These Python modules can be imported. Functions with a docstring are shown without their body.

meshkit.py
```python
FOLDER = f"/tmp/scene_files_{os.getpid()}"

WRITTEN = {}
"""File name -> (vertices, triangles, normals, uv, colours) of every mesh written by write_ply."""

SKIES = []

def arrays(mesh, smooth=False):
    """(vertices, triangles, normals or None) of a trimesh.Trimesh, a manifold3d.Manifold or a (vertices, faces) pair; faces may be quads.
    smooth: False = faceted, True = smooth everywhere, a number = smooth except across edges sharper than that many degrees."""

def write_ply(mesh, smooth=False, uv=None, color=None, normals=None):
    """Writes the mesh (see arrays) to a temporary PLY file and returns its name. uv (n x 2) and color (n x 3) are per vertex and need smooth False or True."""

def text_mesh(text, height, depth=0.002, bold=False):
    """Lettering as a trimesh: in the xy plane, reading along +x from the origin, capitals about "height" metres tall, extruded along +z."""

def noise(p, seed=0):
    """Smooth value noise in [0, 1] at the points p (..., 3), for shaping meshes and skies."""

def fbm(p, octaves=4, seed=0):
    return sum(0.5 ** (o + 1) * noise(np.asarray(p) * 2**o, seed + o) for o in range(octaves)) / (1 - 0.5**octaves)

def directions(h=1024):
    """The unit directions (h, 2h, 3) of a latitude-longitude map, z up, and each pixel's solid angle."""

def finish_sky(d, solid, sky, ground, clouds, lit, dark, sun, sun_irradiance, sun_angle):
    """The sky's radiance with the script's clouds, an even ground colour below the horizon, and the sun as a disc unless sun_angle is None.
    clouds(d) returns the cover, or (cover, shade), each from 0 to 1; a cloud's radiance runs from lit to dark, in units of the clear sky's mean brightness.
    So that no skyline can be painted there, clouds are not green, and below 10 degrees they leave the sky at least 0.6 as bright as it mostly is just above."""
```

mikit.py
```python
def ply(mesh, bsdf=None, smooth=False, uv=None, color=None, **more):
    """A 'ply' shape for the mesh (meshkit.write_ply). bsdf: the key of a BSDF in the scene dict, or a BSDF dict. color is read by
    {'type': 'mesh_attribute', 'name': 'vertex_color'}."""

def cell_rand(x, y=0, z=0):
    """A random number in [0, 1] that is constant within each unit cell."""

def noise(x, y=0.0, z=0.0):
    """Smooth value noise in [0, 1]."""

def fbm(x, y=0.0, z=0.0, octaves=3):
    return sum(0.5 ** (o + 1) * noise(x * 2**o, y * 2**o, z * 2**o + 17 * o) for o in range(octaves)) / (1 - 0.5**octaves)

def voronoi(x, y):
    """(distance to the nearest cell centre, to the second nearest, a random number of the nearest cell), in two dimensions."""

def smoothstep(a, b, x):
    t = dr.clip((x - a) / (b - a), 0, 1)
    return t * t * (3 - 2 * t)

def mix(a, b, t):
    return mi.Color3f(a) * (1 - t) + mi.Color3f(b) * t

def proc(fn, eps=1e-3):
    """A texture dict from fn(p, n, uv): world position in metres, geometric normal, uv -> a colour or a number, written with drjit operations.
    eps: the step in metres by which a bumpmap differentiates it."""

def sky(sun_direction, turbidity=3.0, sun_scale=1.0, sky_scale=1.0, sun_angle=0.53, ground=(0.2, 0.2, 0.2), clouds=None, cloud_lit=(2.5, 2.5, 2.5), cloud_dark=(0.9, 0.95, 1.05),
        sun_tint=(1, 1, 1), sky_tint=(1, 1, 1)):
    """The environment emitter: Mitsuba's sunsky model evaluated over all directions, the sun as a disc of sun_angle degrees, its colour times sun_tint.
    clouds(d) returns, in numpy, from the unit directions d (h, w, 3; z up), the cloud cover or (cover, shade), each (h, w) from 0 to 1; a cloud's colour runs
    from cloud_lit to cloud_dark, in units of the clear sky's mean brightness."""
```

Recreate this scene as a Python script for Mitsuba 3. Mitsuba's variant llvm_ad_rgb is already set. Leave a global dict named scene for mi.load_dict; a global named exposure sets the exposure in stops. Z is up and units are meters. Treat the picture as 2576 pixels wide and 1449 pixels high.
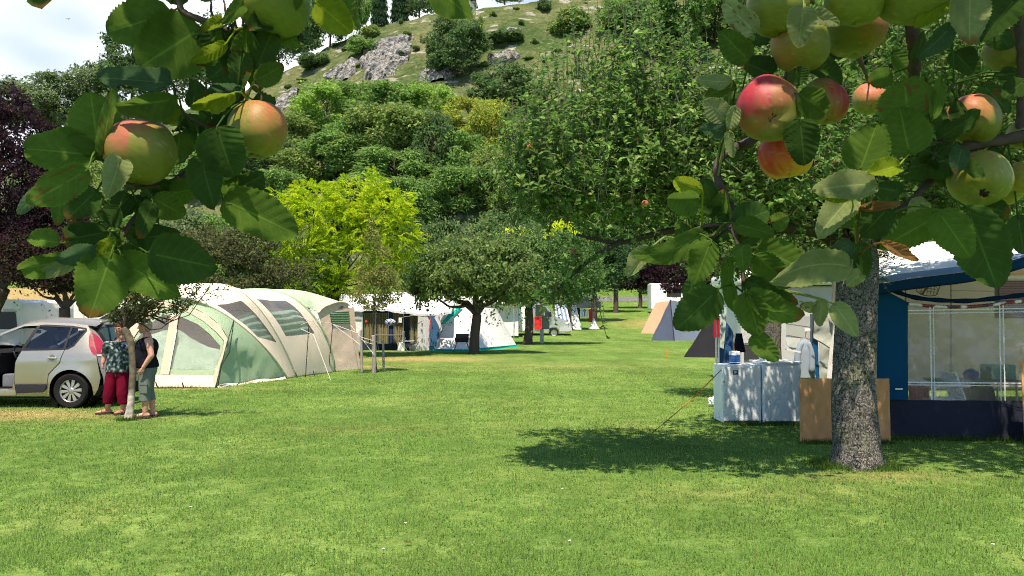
import math, random
import numpy as np, trimesh, manifold3d as m3, drjit as dr, mitsuba as mi, mikit, meshkit
from shapely.geometry import Polygon, box as sbox
from shapely.ops import unary_union

# ---------------------------------------------------------------- camera, sky, exposure
T = mi.ScalarTransform4f
IW, IH, FOC, HZ = 2576.0, 1449.0, 2143.0, 788.0      # picture grid used for measuring, focal length in its pixels, horizon row
EYE = 1.70
PITCH = math.atan((HZ - IH / 2) / FOC)
SUN = np.array([-0.06, -0.46, 1.0]); SUN /= np.linalg.norm(SUN)
exposure = 2.4
scene, labels = {}, {}
scene['camera'] = {'type': 'perspective', 'fov': 2 * math.degrees(math.atan(IW / 2 / FOC)), 'fov_axis': 'x', 'near_clip': 0.05, 'far_clip': 3000.0,
                   'to_world': T().look_at(origin=[0, 0, EYE], target=[0, math.cos(PITCH), EYE + math.sin(PITCH)], up=[0, 0, 1])}


def sky_clouds(d):
    q = d / np.maximum(d[..., 2:3] + 0.22, 0.05)
    n = meshkit.fbm(np.stack([q[..., 0] * 0.9 + 1.4, q[..., 1] * 0.9 + 8.4, q[..., 2] * 0 + 3.1], -1), 5, 4)
    return np.clip((n - 0.44) * 8.0, 0, 1) * np.clip(.55 + d[..., 2] * 3, 0, .97), np.clip((meshkit.fbm(d * 5.0, 4, 9) - 0.42) * 1.8, 0, 1) * 0.6


scene['sky'] = mikit.sky(SUN.tolist(), turbidity=2.6, sun_scale=1.0, clouds=sky_clouds, cloud_lit=(2.7, 2.73, 2.78), cloud_dark=(1.9, 1.97, 2.1))

# ---------------------------------------------------------------- materials
VC = {'type': 'mesh_attribute', 'name': 'vertex_color'}


def rgb(r, g, b):
    return {'type': 'rgb', 'value': [float(r), float(g), float(b)]}


scene['matte'] = {'type': 'twosided', 'bsdf': {'type': 'diffuse', 'reflectance': VC}}
scene['satin'] = {'type': 'twosided', 'bsdf': {'type': 'principled', 'base_color': VC, 'roughness': 0.38, 'specular': 0.45}}
scene['cloth'] = {'type': 'principledthin', 'base_color': VC, 'roughness': 0.75, 'diff_trans': 0.12, 'sheen': 0.1}
scene['paint'] = {'type': 'twosided', 'bsdf': {'type': 'principled', 'base_color': VC, 'roughness': 0.30, 'metallic': 0.72, 'clearcoat': 0.9, 'clearcoat_gloss': 0.93, 'specular': 0.5}}
scene['metal'] = {'type': 'twosided', 'bsdf': {'type': 'principled', 'base_color': VC, 'roughness': 0.35, 'metallic': 0.85}}
scene['pane'] = {'type': 'thindielectric', 'int_ior': 1.5}
scene['film'] = {'type': 'blendbsdf', 'weight': 0.15, 'a': {'type': 'thindielectric', 'int_ior': 1.6},
                 'b': {'type': 'twosided', 'bsdf': {'type': 'principled', 'base_color': rgb(.78, .74, .66), 'roughness': 0.25, 'specular': 0.7}}}
scene['leaf'] = {'type': 'principledthin', 'base_color': VC, 'roughness': 0.35, 'diff_trans': 0.9, 'eta': 1.5}
scene['leaf_matte'] = {'type': 'principledthin', 'base_color': VC, 'roughness': 0.7, 'diff_trans': 0.95, 'eta': 1.35}
scene['fruit'] = {'type': 'principled', 'base_color': VC, 'roughness': 0.5, 'specular': 0.32}


def bark_crack(p):
    a = mikit.fbm(p.x * 30 + 2, p.y * 30, p.z * 17, 3)
    b = mikit.fbm(p.x * 64 + 7, p.y * 64, p.z * 42 + 3, 3)
    return dr.minimum(dr.abs(a - .5) * 5.2 + .22 * b, dr.abs(b - .5) * 6.5 + .12)


def bark_col(p, n, uv):
    r = bark_crack(p)
    b = mikit.noise(p.x * 90, p.y * 90, p.z * 60)
    c = mikit.fbm(p.x * 6 + 9, p.y * 6, p.z * 3, 3)
    plate = mikit.mix([.135, .128, .118], [.30, .29, .265], mikit.smoothstep(.25, .75, b * .6 + c * .4))
    base = mikit.mix([.022, .019, .016], plate, mikit.smoothstep(.10, .48, r))
    return mikit.mix(base, base * mi.Color3f(.75, .85, .55), mikit.smoothstep(.55, .7, c) * .6)


def bark_bump(p, n, uv):
    return mikit.smoothstep(.05, .6, bark_crack(p)) * 0.010 + 0.003 * mikit.noise(p.x * 90, p.y * 90, p.z * 60)


scene['bark'] = {'type': 'bumpmap', 'arbitrary': mikit.proc(bark_bump, 2e-3), 'scale': 1.0, 'nested': {'type': 'diffuse', 'reflectance': mikit.proc(bark_col)}}


def big_leaf_col(p, n, uv):
    i = dr.floor(uv.x * .5)
    u = uv.x - 2 * i
    k = dr.floor((uv.y + 2) * .25)
    v = uv.y - 4 * k
    av = dr.abs(v)
    r = mikit.cell_rand(i, k, 3)
    dark, mid = mi.Color3f(.050, .100, .024), mi.Color3f(.092, .165, .028)
    bright, pale = mi.Color3f(.19, .26, .020), mi.Color3f(.24, .295, .125)
    blue, brown = mi.Color3f(.062, .118, .058), mi.Color3f(.22, .115, .045)
    c = dr.select(k < .5, dark, dr.select(k < 1.5, mid, dr.select(k < 2.5, bright, dr.select(k < 3.5, pale, dr.select(k < 4.5, blue, brown)))))
    c = c * (.8 + .4 * r)
    m = mikit.fbm(u * 5 + i * 7.3, v * 3 + k * 2.1, 0.5, 3)
    c = c * (.72 + .56 * m)
    f = u * 7.5 - av * 1.5
    w = dr.abs(f - dr.floor(f) - .5)
    vein = mikit.smoothstep(.09, .02, w) * .32 * (1 - av * .6)
    mid_rib = mikit.smoothstep(.055, .02, av) * .7
    c = mikit.mix(c, c * 1.5 + mi.Color3f(.03, .045, .012), dr.clip(dr.maximum(vein, mid_rib), 0, 1))
    edge = mikit.smoothstep(.90, .99, av)
    c = mikit.mix(c, c * mi.Color3f(1.5, 1.45, 1.1), edge * .5)
    spot = mikit.smoothstep(.76, .82, mikit.noise(u * 9 + i * 3.7, v * 6 + i, k)) * mikit.smoothstep(.93, .95, r)
    tipb = mikit.smoothstep(.86, 1.0, u + .12 * m) * mikit.smoothstep(.84, .86, mikit.cell_rand(i, k, 8))
    return mikit.mix(c, mi.Color3f(.20, .095, .03), dr.clip(spot + tipb, 0, 1) * .8)


scene['big_leaf'] = {'type': 'principledthin', 'base_color': mikit.proc(big_leaf_col), 'roughness': 0.40, 'diff_trans': 1.1, 'eta': 1.45}

# dry, worn places of the lawn: (x, y, rx, ry, strength)
DRY = [(-8.6, 14.25, 2.2, .75, .95), (-3.4, 31.6, 2.6, 1.7, 1.0), (-5.2, 27.0, 1.6, .8, .9), (12.6, 74, 3.2, 5.0, .9), (2.4, 8.1, 1.5, .5, .16), (3.9, 8.95, .9, .35, .45),
       (-7.4, 19.2, 2.0, .35, .5), (-2.2, 12.6, 1.5, .6, .15), (1.2, 27, 3.2, 2.2, .2)]


def dryness(x, y, noise):
    d = 0.0
    for (cx, cy, rx, ry, s) in DRY:
        q = ((x - cx) / rx) ** 2 + ((y - cy) / ry) ** 2
        d = d + s * np.exp(-q * 1.1) if isinstance(x, np.ndarray) else d + s * dr.exp(-q * 1.1)
    return d * (.55 + .9 * noise)


def lawn_col(p, n, uv):
    a = mikit.fbm(p.x * .55, p.y * .55, 0, 4)
    b = mikit.fbm(p.x * 4.1, p.y * 4.1, 3, 3)
    c = mikit.noise(p.x * 38, p.y * 38, 1)
    f = mikit.noise(p.x * 150, p.y * 110, 1)
    g = mikit.mix([.094, .172, .038], [.168, .256, .064], mikit.smoothstep(.25, .75, a * .5 + b * .5))
    g = g * (.62 + .38 * c + .38 * f) * (.80 + .4 * mikit.fbm(p.x * 1.6 + 3, p.y * .28, 5, 3))
    dry = dr.clip(dryness(p.x, p.y, b) + mikit.smoothstep(.6, .85, a) * .25 * b, 0, 1)
    g = mikit.mix(g, mikit.mix([.25, .20, .07], [.42, .33, .15], c * .5 + f * .5), dry)
    far = mikit.smoothstep(60, 110, p.y)
    return mikit.mix(g, g * mi.Color3f(.95, 1.0, .9), far)


def lawn_bump(p, n, uv):
    return 0.018 * mikit.noise(p.x * 38, p.y * 38, 1) + 0.010 * mikit.noise(p.x * 120, p.y * 90, 1)


scene['lawn_grass'] = {'type': 'bumpmap', 'arbitrary': mikit.proc(lawn_bump, 3e-3), 'scale': 1.0, 'nested': {'type': 'diffuse', 'reflectance': mikit.proc(lawn_col)}}


def hill_col(p, n, uv):
    a = mikit.fbm(p.x * .045, p.y * .045, p.z * .045, 4)
    b = mikit.fbm(p.x * .5, p.y * .5, p.z * .5, 4)
    c = mikit.noise(p.x * 2.2, p.y * 2.2, p.z * 2.2)
    g = mikit.mix([.046, .082, .026], [.128, .140, .064], mikit.smoothstep(.34, .68, a * .55 + b * .45))
    g = g * (.65 + .7 * c)
    t = mikit.smoothstep(.60, .68, mikit.fbm(p.x * .22 + 5, p.y * .22, p.z * .5, 4)) * mikit.smoothstep(.35, .6, b)
    g = mikit.mix(g, mikit.mix([.20, .19, .17], [.42, .40, .36], c), t * .8)
    low = mikit.smoothstep(10, 4, p.z)
    return mikit.mix(g, mikit.mix([.07, .13, .02], [.17, .20, .05], b), low)


scene['hill_ground'] = {'type': 'diffuse', 'reflectance': mikit.proc(hill_col)}


def rock_col(p, n, uv):
    a = mikit.fbm(p.x * .8, p.y * .8, p.z * 1.3, 4)
    b = mikit.fbm(p.x * 3, p.y * 3, p.z * 3.6, 3)
    c = mikit.mix([.13, .135, .135], [.38, .385, .375], mikit.smoothstep(.3, .65, a * .5 + b * .5))
    c = mikit.mix(c, [.33, .285, .20], mikit.smoothstep(.64, .80, mikit.fbm(p.x * .3, p.y * .3, p.z * .6 + 7, 3)) * .7)
    cr = dr.minimum(dr.abs(mikit.fbm(p.x * .9, p.y * .9, p.z * 1.5 + 4, 4) - .5) * 9, dr.abs(mikit.fbm(p.x * 2.2, p.y * 2.2, p.z * 2.8, 3) - .5) * 8 + .15)
    c = c * mikit.mix([.30, .29, .28], [1.0, 1.0, 1.0], mikit.smoothstep(.05, .6, cr))
    return mikit.mix(c, [.10, .13, .04], mikit.smoothstep(.45, .9, n.z) * mikit.smoothstep(.4, .6, b) * .8)


scene['rock'] = {'type': 'twosided', 'bsdf': {'type': 'diffuse', 'reflectance': mikit.proc(rock_col)}}


# ---------------------------------------------------------------- helpers
def at(px, py, Y):
    """the point at world depth Y that the measuring grid shows at (px, py)"""
    u, v = (px - IW / 2) / FOC, (IH / 2 - py) / FOC
    y, z = math.cos(PITCH) - v * math.sin(PITCH), math.sin(PITCH) + v * math.cos(PITCH)
    return np.array([u / y * Y, Y, EYE + z / y * Y])


def new_key(k):
    if k not in scene and k not in labels:
        return k
    i = 1
    while f'{k}_{i:03d}' in scene or f'{k}_{i:03d}' in labels:
        i += 1
    return f'{k}_{i:03d}'


def thing(name, label=None, cat=None, group=None, kind=None):
    k = new_key(name)
    d = {}
    if label: d['label'] = label
    if cat: d['category'] = cat
    if group: d['group'] = group
    if kind: d['kind'] = kind
    labels[k] = d
    return k


def vf(m):
    if hasattr(m, 'to_mesh'):
        q = m.to_mesh()
        return np.array(q.vert_properties[:, :3], float), np.array(q.tri_verts, int)
    if isinstance(m, tuple):
        v, f = np.asarray(m[0], float), np.asarray(m[1], int)
        if f.shape[1] == 4:
            f = np.vstack([f[:, [0, 1, 2]], f[:, [0, 2, 3]]])
        return v, f
    return np.array(m.vertices, float), np.array(m.faces, int)


def cat(ms):
    vs, fs, o = [], [], 0
    for m in ms:
        v, f = vf(m)
        vs.append(v); fs.append(f + o); o += len(v)
    return np.vstack(vs), np.vstack(fs)


def part(parent, name, mesh, bsdf='matte', col=(.5, .5, .5), smooth=35, label=None, kind=None, uv=None, M=None, own=False):
    """one entry of the scene. own: the thing itself is this mesh"""
    k = parent if own else new_key(f'{parent}__{name}')
    v, f = vf(mesh)
    if M is not None:
        v = v @ M[:3, :3].T + M[:3, 3]
        if np.linalg.det(M[:3, :3]) < 0: f = f[:, ::-1]
    if uv is None and smooth is not False and smooth is not True:
        if np.ndim(col) == 1:
            v, f, _ = meshkit.arrays((v, f), smooth)
            smooth = True
        else:
            smooth = True
    c = np.tile(np.asarray(col, float), (len(v), 1)) if np.ndim(col) == 1 else np.asarray(col)
    scene[k] = mikit.ply((v, f), bsdf, smooth=smooth, uv=uv, color=c)
    if label or kind:
        labels.setdefault(k, {})
        if label: labels[k]['label'] = label
        if kind: labels[k]['kind'] = kind
    return k


def single(name, mesh, bsdf, col, label, cat, group=None, smooth=35, kind=None):
    k = thing(name, label, cat, group, kind)
    part(k, '', mesh, bsdf, col, smooth, own=True)
    return k


def frame(o, x, z=(0, 0, 1)):
    """4x4 with local x along x, local z near z, origin o"""
    x = np.asarray(x, float); x = x / np.linalg.norm(x)
    z = np.asarray(z, float); y = np.cross(z, x); y /= np.linalg.norm(y)
    M = np.eye(4)
    M[:3, 0], M[:3, 1], M[:3, 2], M[:3, 3] = x, y, np.cross(x, y), o
    return M


def place(x, y, z, deg=0.0, s=1.0):
    a = math.radians(deg)
    M = np.eye(4)
    M[:3, :3] = np.array([[math.cos(a), -math.sin(a), 0], [math.sin(a), math.cos(a), 0], [0, 0, 1]]) * s
    M[:3, 3] = x, y, z
    return M


def xf(m, M):
    v, f = vf(m)
    return v @ M[:3, :3].T + M[:3, 3], f


def tube(p, r, n=8, caps=True):
    p = np.asarray(p, float)
    r = np.broadcast_to(np.asarray(r, float), (len(p),))
    t = np.gradient(p, axis=0)
    t /= np.linalg.norm(t, axis=1, keepdims=True) + 1e-12
    a = np.cross(t[0], [0, 0, 1.0] if abs(t[0][2]) < .9 else [1.0, 0, 0]); a /= np.linalg.norm(a)
    A = []
    for k in range(len(p)):
        a = a - t[k] * (a @ t[k]); a /= np.linalg.norm(a) + 1e-12
        A.append(a.copy())
    A = np.array(A); B = np.cross(t, A)
    g = np.arange(n) * 2 * np.pi / n
    v = p[:, None] + r[:, None, None] * (np.cos(g)[None, :, None] * A[:, None] + np.sin(g)[None, :, None] * B[:, None])
    i, j = np.meshgrid(np.arange(len(p) - 1), np.arange(n), indexing='ij')
    q = np.stack([i * n + j, i * n + (j + 1) % n, (i + 1) * n + (j + 1) % n, (i + 1) * n + j], -1).reshape(-1, 4)
    f = np.vstack([q[:, [0, 1, 2]], q[:, [0, 2, 3]]])
    v = v.reshape(-1, 3)
    if caps:
        o = len(v)
        v = np.vstack([v, p[0], p[-1]])
        j = np.arange(n)
        e = (len(p) - 1) * n
        f = np.vstack([f, np.stack([(j + 1) % n, j, j * 0 + o], 1), np.stack([e + j, e + (j + 1) % n, j * 0 + o + 1], 1)])
    return v, f


def curve(pts, n):
    """Catmull-Rom through the points"""
    p = np.asarray(pts, float)
    p = np.vstack([2 * p[0] - p[1], p, 2 * p[-1] - p[-2]])
    t = np.linspace(0, len(p) - 3 - 1e-9, n)
    i = t.astype(int); u = (t - i)[:, None]
    a, b, c, d = p[i], p[i + 1], p[i + 2], p[i + 3]
    return .5 * (2 * b + (c - a) * u + (2 * a - 5 * b + 4 * c - d) * u ** 2 + (3 * b - a - 3 * c + d) * u ** 3)


def bx(x0, x1, y0, y1, z0, z1, r=0.0):
    if r <= 0:
        m = trimesh.creation.box((x1 - x0, y1 - y0, z1 - z0))
        return np.array(m.vertices) + [(x0 + x1) / 2, (y0 + y1) / 2, (z0 + z1) / 2], np.array(m.faces)
    pts = []
    for sx in (0, 1):
        for sy in (0, 1):
            for sz in (0, 1):
                c = np.array([x1 - r if sx else x0 + r, y1 - r if sy else y0 + r, z1 - r if sz else z0 + r])
                s = np.array([1 if sx else -1, 1 if sy else -1, 1 if sz else -1])
                for d in ((1, 0, 0), (0, 1, 0), (0, 0, 1), (.577, .577, .577), (.707, .707, 0), (.707, 0, .707), (0, .707, .707)):
                    pts.append(c + s * np.array(d) * r)
    return vf(m3.Manifold.hull_points(np.array(pts)))


def hull(pts):
    return vf(m3.Manifold.hull_points(np.asarray(pts, float)))


def lathe(prof, n=24):
    """profile (r, z) turned about z"""
    prof = np.asarray(prof, float)
    g = np.arange(n) * 2 * np.pi / n
    v = np.stack([prof[:, None, 0] * np.cos(g), prof[:, None, 0] * np.sin(g), np.repeat(prof[:, None, 1], n, 1)], -1).reshape(-1, 3)
    i, j = np.meshgrid(np.arange(len(prof) - 1), np.arange(n), indexing='ij')
    q = np.stack([i * n + j, i * n + (j + 1) % n, (i + 1) * n + (j + 1) % n, (i + 1) * n + j], -1).reshape(-1, 4)
    return v, np.vstack([q[:, [0, 1, 2]], q[:, [0, 2, 3]]])


def sheet(poly, fmap, res, thick=0.0):
    """the polygon cut into cells of size res, each vertex (a, b) mapped to 3-D by fmap(a, b[, offset])"""
    poly = poly if isinstance(poly, Polygon) or hasattr(poly, 'geoms') else Polygon(poly)
    if not poly.is_valid: poly = poly.buffer(0)
    rx, ry = res if isinstance(res, tuple) else (res, res)
    x0, y0, x1, y1 = poly.bounds
    nx, ny = max(1, math.ceil((x1 - x0) / rx - 1e-6)), max(1, math.ceil((y1 - y0) / ry - 1e-6))
    V, F, seen = [], [], {}

    def vid(p):
        k = (round(p[0], 5), round(p[1], 5))
        if k not in seen:
            seen[k] = len(V); V.append(k)
        return seen[k]
    for i in range(nx):
        for j in range(ny):
            c = poly.intersection(sbox(x0 + (x1 - x0) * i / nx, y0 + (y1 - y0) * j / ny, x0 + (x1 - x0) * (i + 1) / nx, y0 + (y1 - y0) * (j + 1) / ny))
            for g in getattr(c, 'geoms', [c]):
                if g.geom_type != 'Polygon' or g.area < 1e-9: continue
                if len(g.interiors) == 0 and len(g.exterior.coords) == 5 and abs(g.area - g.convex_hull.area) < 1e-9:
                    p = [vid(q) for q in list(g.exterior.coords)[:4]]
                    if not g.exterior.is_ccw: p = p[::-1]
                    F += [[p[0], p[1], p[2]], [p[0], p[2], p[3]]]
                else:
                    vv, ff = trimesh.creation.triangulate_polygon(g, engine='earcut')
                    ids = [vid(q) for q in vv]
                    for t in ff:
                        a, b, c2 = (vv[t[k]] for k in range(3))
                        s = (b[0] - a[0]) * (c2[1] - a[1]) - (b[1] - a[1]) * (c2[0] - a[0])
                        if abs(s) < 1e-12: continue
                        F.append([ids[t[0]], ids[t[1]], ids[t[2]]] if s > 0 else [ids[t[0]], ids[t[2]], ids[t[1]]])
    V, F = np.array(V, float), np.array(F, int)
    P = fmap(V[:, 0], V[:, 1])
    if thick:
        tm = trimesh.Trimesh(P, F, process=False)
        Q = P - tm.vertex_normals * thick
        e = np.sort(np.vstack([F[:, [0, 1]], F[:, [1, 2]], F[:, [2, 0]]]), 1)
        d = np.vstack([F[:, [0, 1]], F[:, [1, 2]], F[:, [2, 0]]])
        _, inv, cnt = np.unique(e, axis=0, return_inverse=True, return_counts=True)
        b = d[cnt[inv.ravel()] == 1]
        n = len(P)
        F = np.vstack([F, F[:, ::-1] + n, np.stack([b[:, 1], b[:, 0], b[:, 0] + n], 1), np.stack([b[:, 1], b[:, 0] + n, b[:, 1] + n], 1)])
        P = np.vstack([P, Q])
    return P, F


def prism(poly, M, t):
    """polygon in local xy extruded by t along local z"""
    poly = poly if isinstance(poly, Polygon) else Polygon(poly)
    m = trimesh.creation.extrude_polygon(poly.buffer(0), t, engine='earcut')
    return xf((np.array(m.vertices), np.array(m.faces)), M)


def grid_mesh(P):
    """(n, m, 3) points to a mesh"""
    n, m = P.shape[:2]
    i, j = np.meshgrid(np.arange(n - 1), np.arange(m - 1), indexing='ij')
    q = np.stack([i * m + j, i * m + j + 1, (i + 1) * m + j + 1, (i + 1) * m + j], -1).reshape(-1, 4)
    return P.reshape(-1, 3), np.vstack([q[:, [0, 1, 2]], q[:, [0, 2, 3]]])


def unit(a):
    a = np.asarray(a, float)
    return a / (np.linalg.norm(a, axis=-1, keepdims=True) + 1e-12)


def leaf_cards(p, ax, nm, ln, wd, col, six=False, fold=.25, curl=.0):
    """leaves at p with length axis ax, face normal nm; returns (v, f, colours)"""
    ax = unit(ax); sd = unit(np.cross(nm, ax)); nm = np.cross(ax, sd)
    ln, wd = np.asarray(ln)[:, None], np.asarray(wd)[:, None]
    n = len(p)
    if six:
        pts = [p, p + ax * ln * .33 + sd * wd * .46 + nm * wd * fold * .5, p + ax * ln * .70 + sd * wd * .36 + nm * (wd * fold * .4 - ln * curl * .45),
               p + ax * ln - nm * ln * curl, p + ax * ln * .70 - sd * wd * .36 + nm * (wd * fold * .4 - ln * curl * .45), p + ax * ln * .33 - sd * wd * .46 + nm * wd * fold * .5,
               p + ax * ln * .5 - nm * ln * curl * .2]
        tri = np.array([[0, 6, 1], [1, 6, 2], [2, 6, 3], [3, 6, 4], [4, 6, 5], [5, 6, 0]])
    else:
        pts = [p, p + ax * ln * .45 + sd * wd * .5 + nm * wd * fold * .5, p + ax * ln - nm * ln * curl, p + ax * ln * .45 - sd * wd * .5 + nm * wd * fold * .5]
        tri = np.array([[0, 2, 1], [0, 3, 2]])
    m = len(pts)
    v = np.stack(pts, 1).reshape(-1, 3)
    f = (tri[None] + (np.arange(n) * m)[:, None, None]).reshape(-1, 3)
    return v, f, np.repeat(col, m, 0)


def leaf_cols(rng, n, pal, jit=.22):
    pal = np.asarray(pal, float) * 1.75
    c = pal[rng.integers(0, len(pal), n)]
    return np.clip(c * (1 + jit * rng.standard_normal((n, 1))).clip(.35, 1.9) * (1 + .06 * rng.standard_normal((n, 3))), .003, .8)


def crown_points(rng, lobes, n, shell=.5, nf=1.2, thr=.40, rough=.25, seed=0):
    L = np.asarray(lobes, float)
    w = (L[:, 3] * L[:, 4] + L[:, 4] * L[:, 5] + L[:, 3] * L[:, 5])
    k = rng.choice(len(L), int(n * 3), p=w / w.sum())
    d = unit(rng.standard_normal((len(k), 3)))
    r = 1 - (1 - shell) * rng.random(len(k)) ** 1.4
    c, R = L[k, :3], L[k, 3:]
    bump = meshkit.fbm(d * 2.3 + c * .7, 3, seed) - .5
    p = c + d * R * (r * (1 + 2 * rough * bump))[:, None]
    q = meshkit.fbm(p * nf, 3, seed + 5)
    keep = np.flatnonzero(q > thr)[:n]
    return p[keep], d[keep]


def crown(rng, lobes, n, size, pal, shell=.5, nf=1.2, thr=.42, rough=.25, up=.5, rnd=.7, droop=.3, asp=.55, six=False, curl=.1, jit=.22, seed=0):
    p, d = crown_points(rng, lobes, n, shell, nf, thr, rough, seed)
    n = len(p)
    nm = unit(d * .6 + [0, 0, up] + rnd * rng.standard_normal((n, 3)))
    ax = unit(rng.standard_normal((n, 3)) + d * .8 - [0, 0, droop])
    ln = size * (.65 + .7 * rng.random(n))
    return leaf_cards(p - ax * ln[:, None] * .5, ax, nm, ln, ln * asp, leaf_cols(rng, n, pal, jit), six, .3, curl)


def limbs(rng, base, fork, targets, r0, r1, n=7, wob=.06, sides=7):
    """a trunk from base to fork, one curved limb from the fork to each target"""
    ms = []
    base, fork = np.asarray(base, float), np.asarray(fork, float)
    for t in targets:
        t = np.asarray(t, float)
        d = t - fork
        mid = fork + d * .5 + rng.standard_normal(3) * wob * np.linalg.norm(d) + [0, 0, -.06 * np.linalg.norm(d)]
        c = curve([fork - (fork - base) * .04, fork + d * .2 + [0, 0, .04 * np.linalg.norm(d)], mid, t], n)
        ms.append(tube(c, np.linspace(r1, r1 * .22, n), sides))
    return ms
# ---------------------------------------------------------------- the ground: lawn, rising meadow, hill
G_Y = np.array([-900, 55, 70, 90, 110, 128, 150, 900.0])
G_Z = np.array([0, 0, .5, 1.9, 3.1, 5.0, 6.0, 8.0])
R_PX = np.array([-2200, -900, -300, 0, 250, 450, 650, 800, 940, 1100, 1400, 1800, 2576, 3600, 6000])
R_PY = np.array([640, 590, 520, 450, 350, 285, 212, 130, 62, 28, -8, -62, -150, -200, -100])
R_D = 230.0


def ridge(x):
    px = 1288 + FOC * x / R_D
    return 1.7 + (788 - np.interp(px, R_PX, R_PY)) / FOC * R_D


def ground_z(x, y):
    x, y = np.asarray(x, float), np.asarray(y, float)
    left = np.clip((-x / np.maximum(y, 20) - .30) / .25, 0, 1) * np.clip((y - 45) / 60, 0, 1) * 2.2
    z = np.interp(y, G_Y, G_Z) + left
    yy = np.maximum(y, 100)
    xr = x * R_D / yy
    t = np.clip((y - 122) / (R_D - 122), 0, 1)
    s = t * (.72 + .56 * t - .28 * t * t)
    zr = ridge(xr)
    h = (zr - 6) * s
    fade = np.clip(t * 8, 0, 1)
    P = np.stack([x, y, x * 0], -1)
    h = h + fade * (1 - np.clip((y - R_D) / 20, 0, 1)) * ((meshkit.fbm(P * .05, 3, 2) - .5) * 7 * np.clip(1 - t, .15, 1) + (meshkit.fbm(P * .3, 3, 3) - .5) * 1.6)
    h = h + np.maximum(y - R_D, 0) * .03
    z = z + np.where(t > 0, h, 0)
    return z + (meshkit.fbm(P * .35, 2, 1) - .5) * .05 * np.clip((np.hypot(x, y) - 3) / 10, 0, 1)


def gz(x, y):
    return float(ground_z(np.array([x]), np.array([y]))[0])


def on_ground(px, py, lo=100.0, hi=420.0):
    """where the line of sight through (px, py) meets the hill"""
    Y = np.arange(lo, hi, .5)
    P = np.array([at(px, py, a) for a in (1.0, 2.0)])
    d = P[1] - P[0]
    Q = P[0] + (Y[:, None] - 1) * d
    below = Q[:, 2] < ground_z(Q[:, 0], Q[:, 1])
    i = int(np.argmax(below)) if below.any() else len(Y) - 1
    return Q[i]


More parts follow.
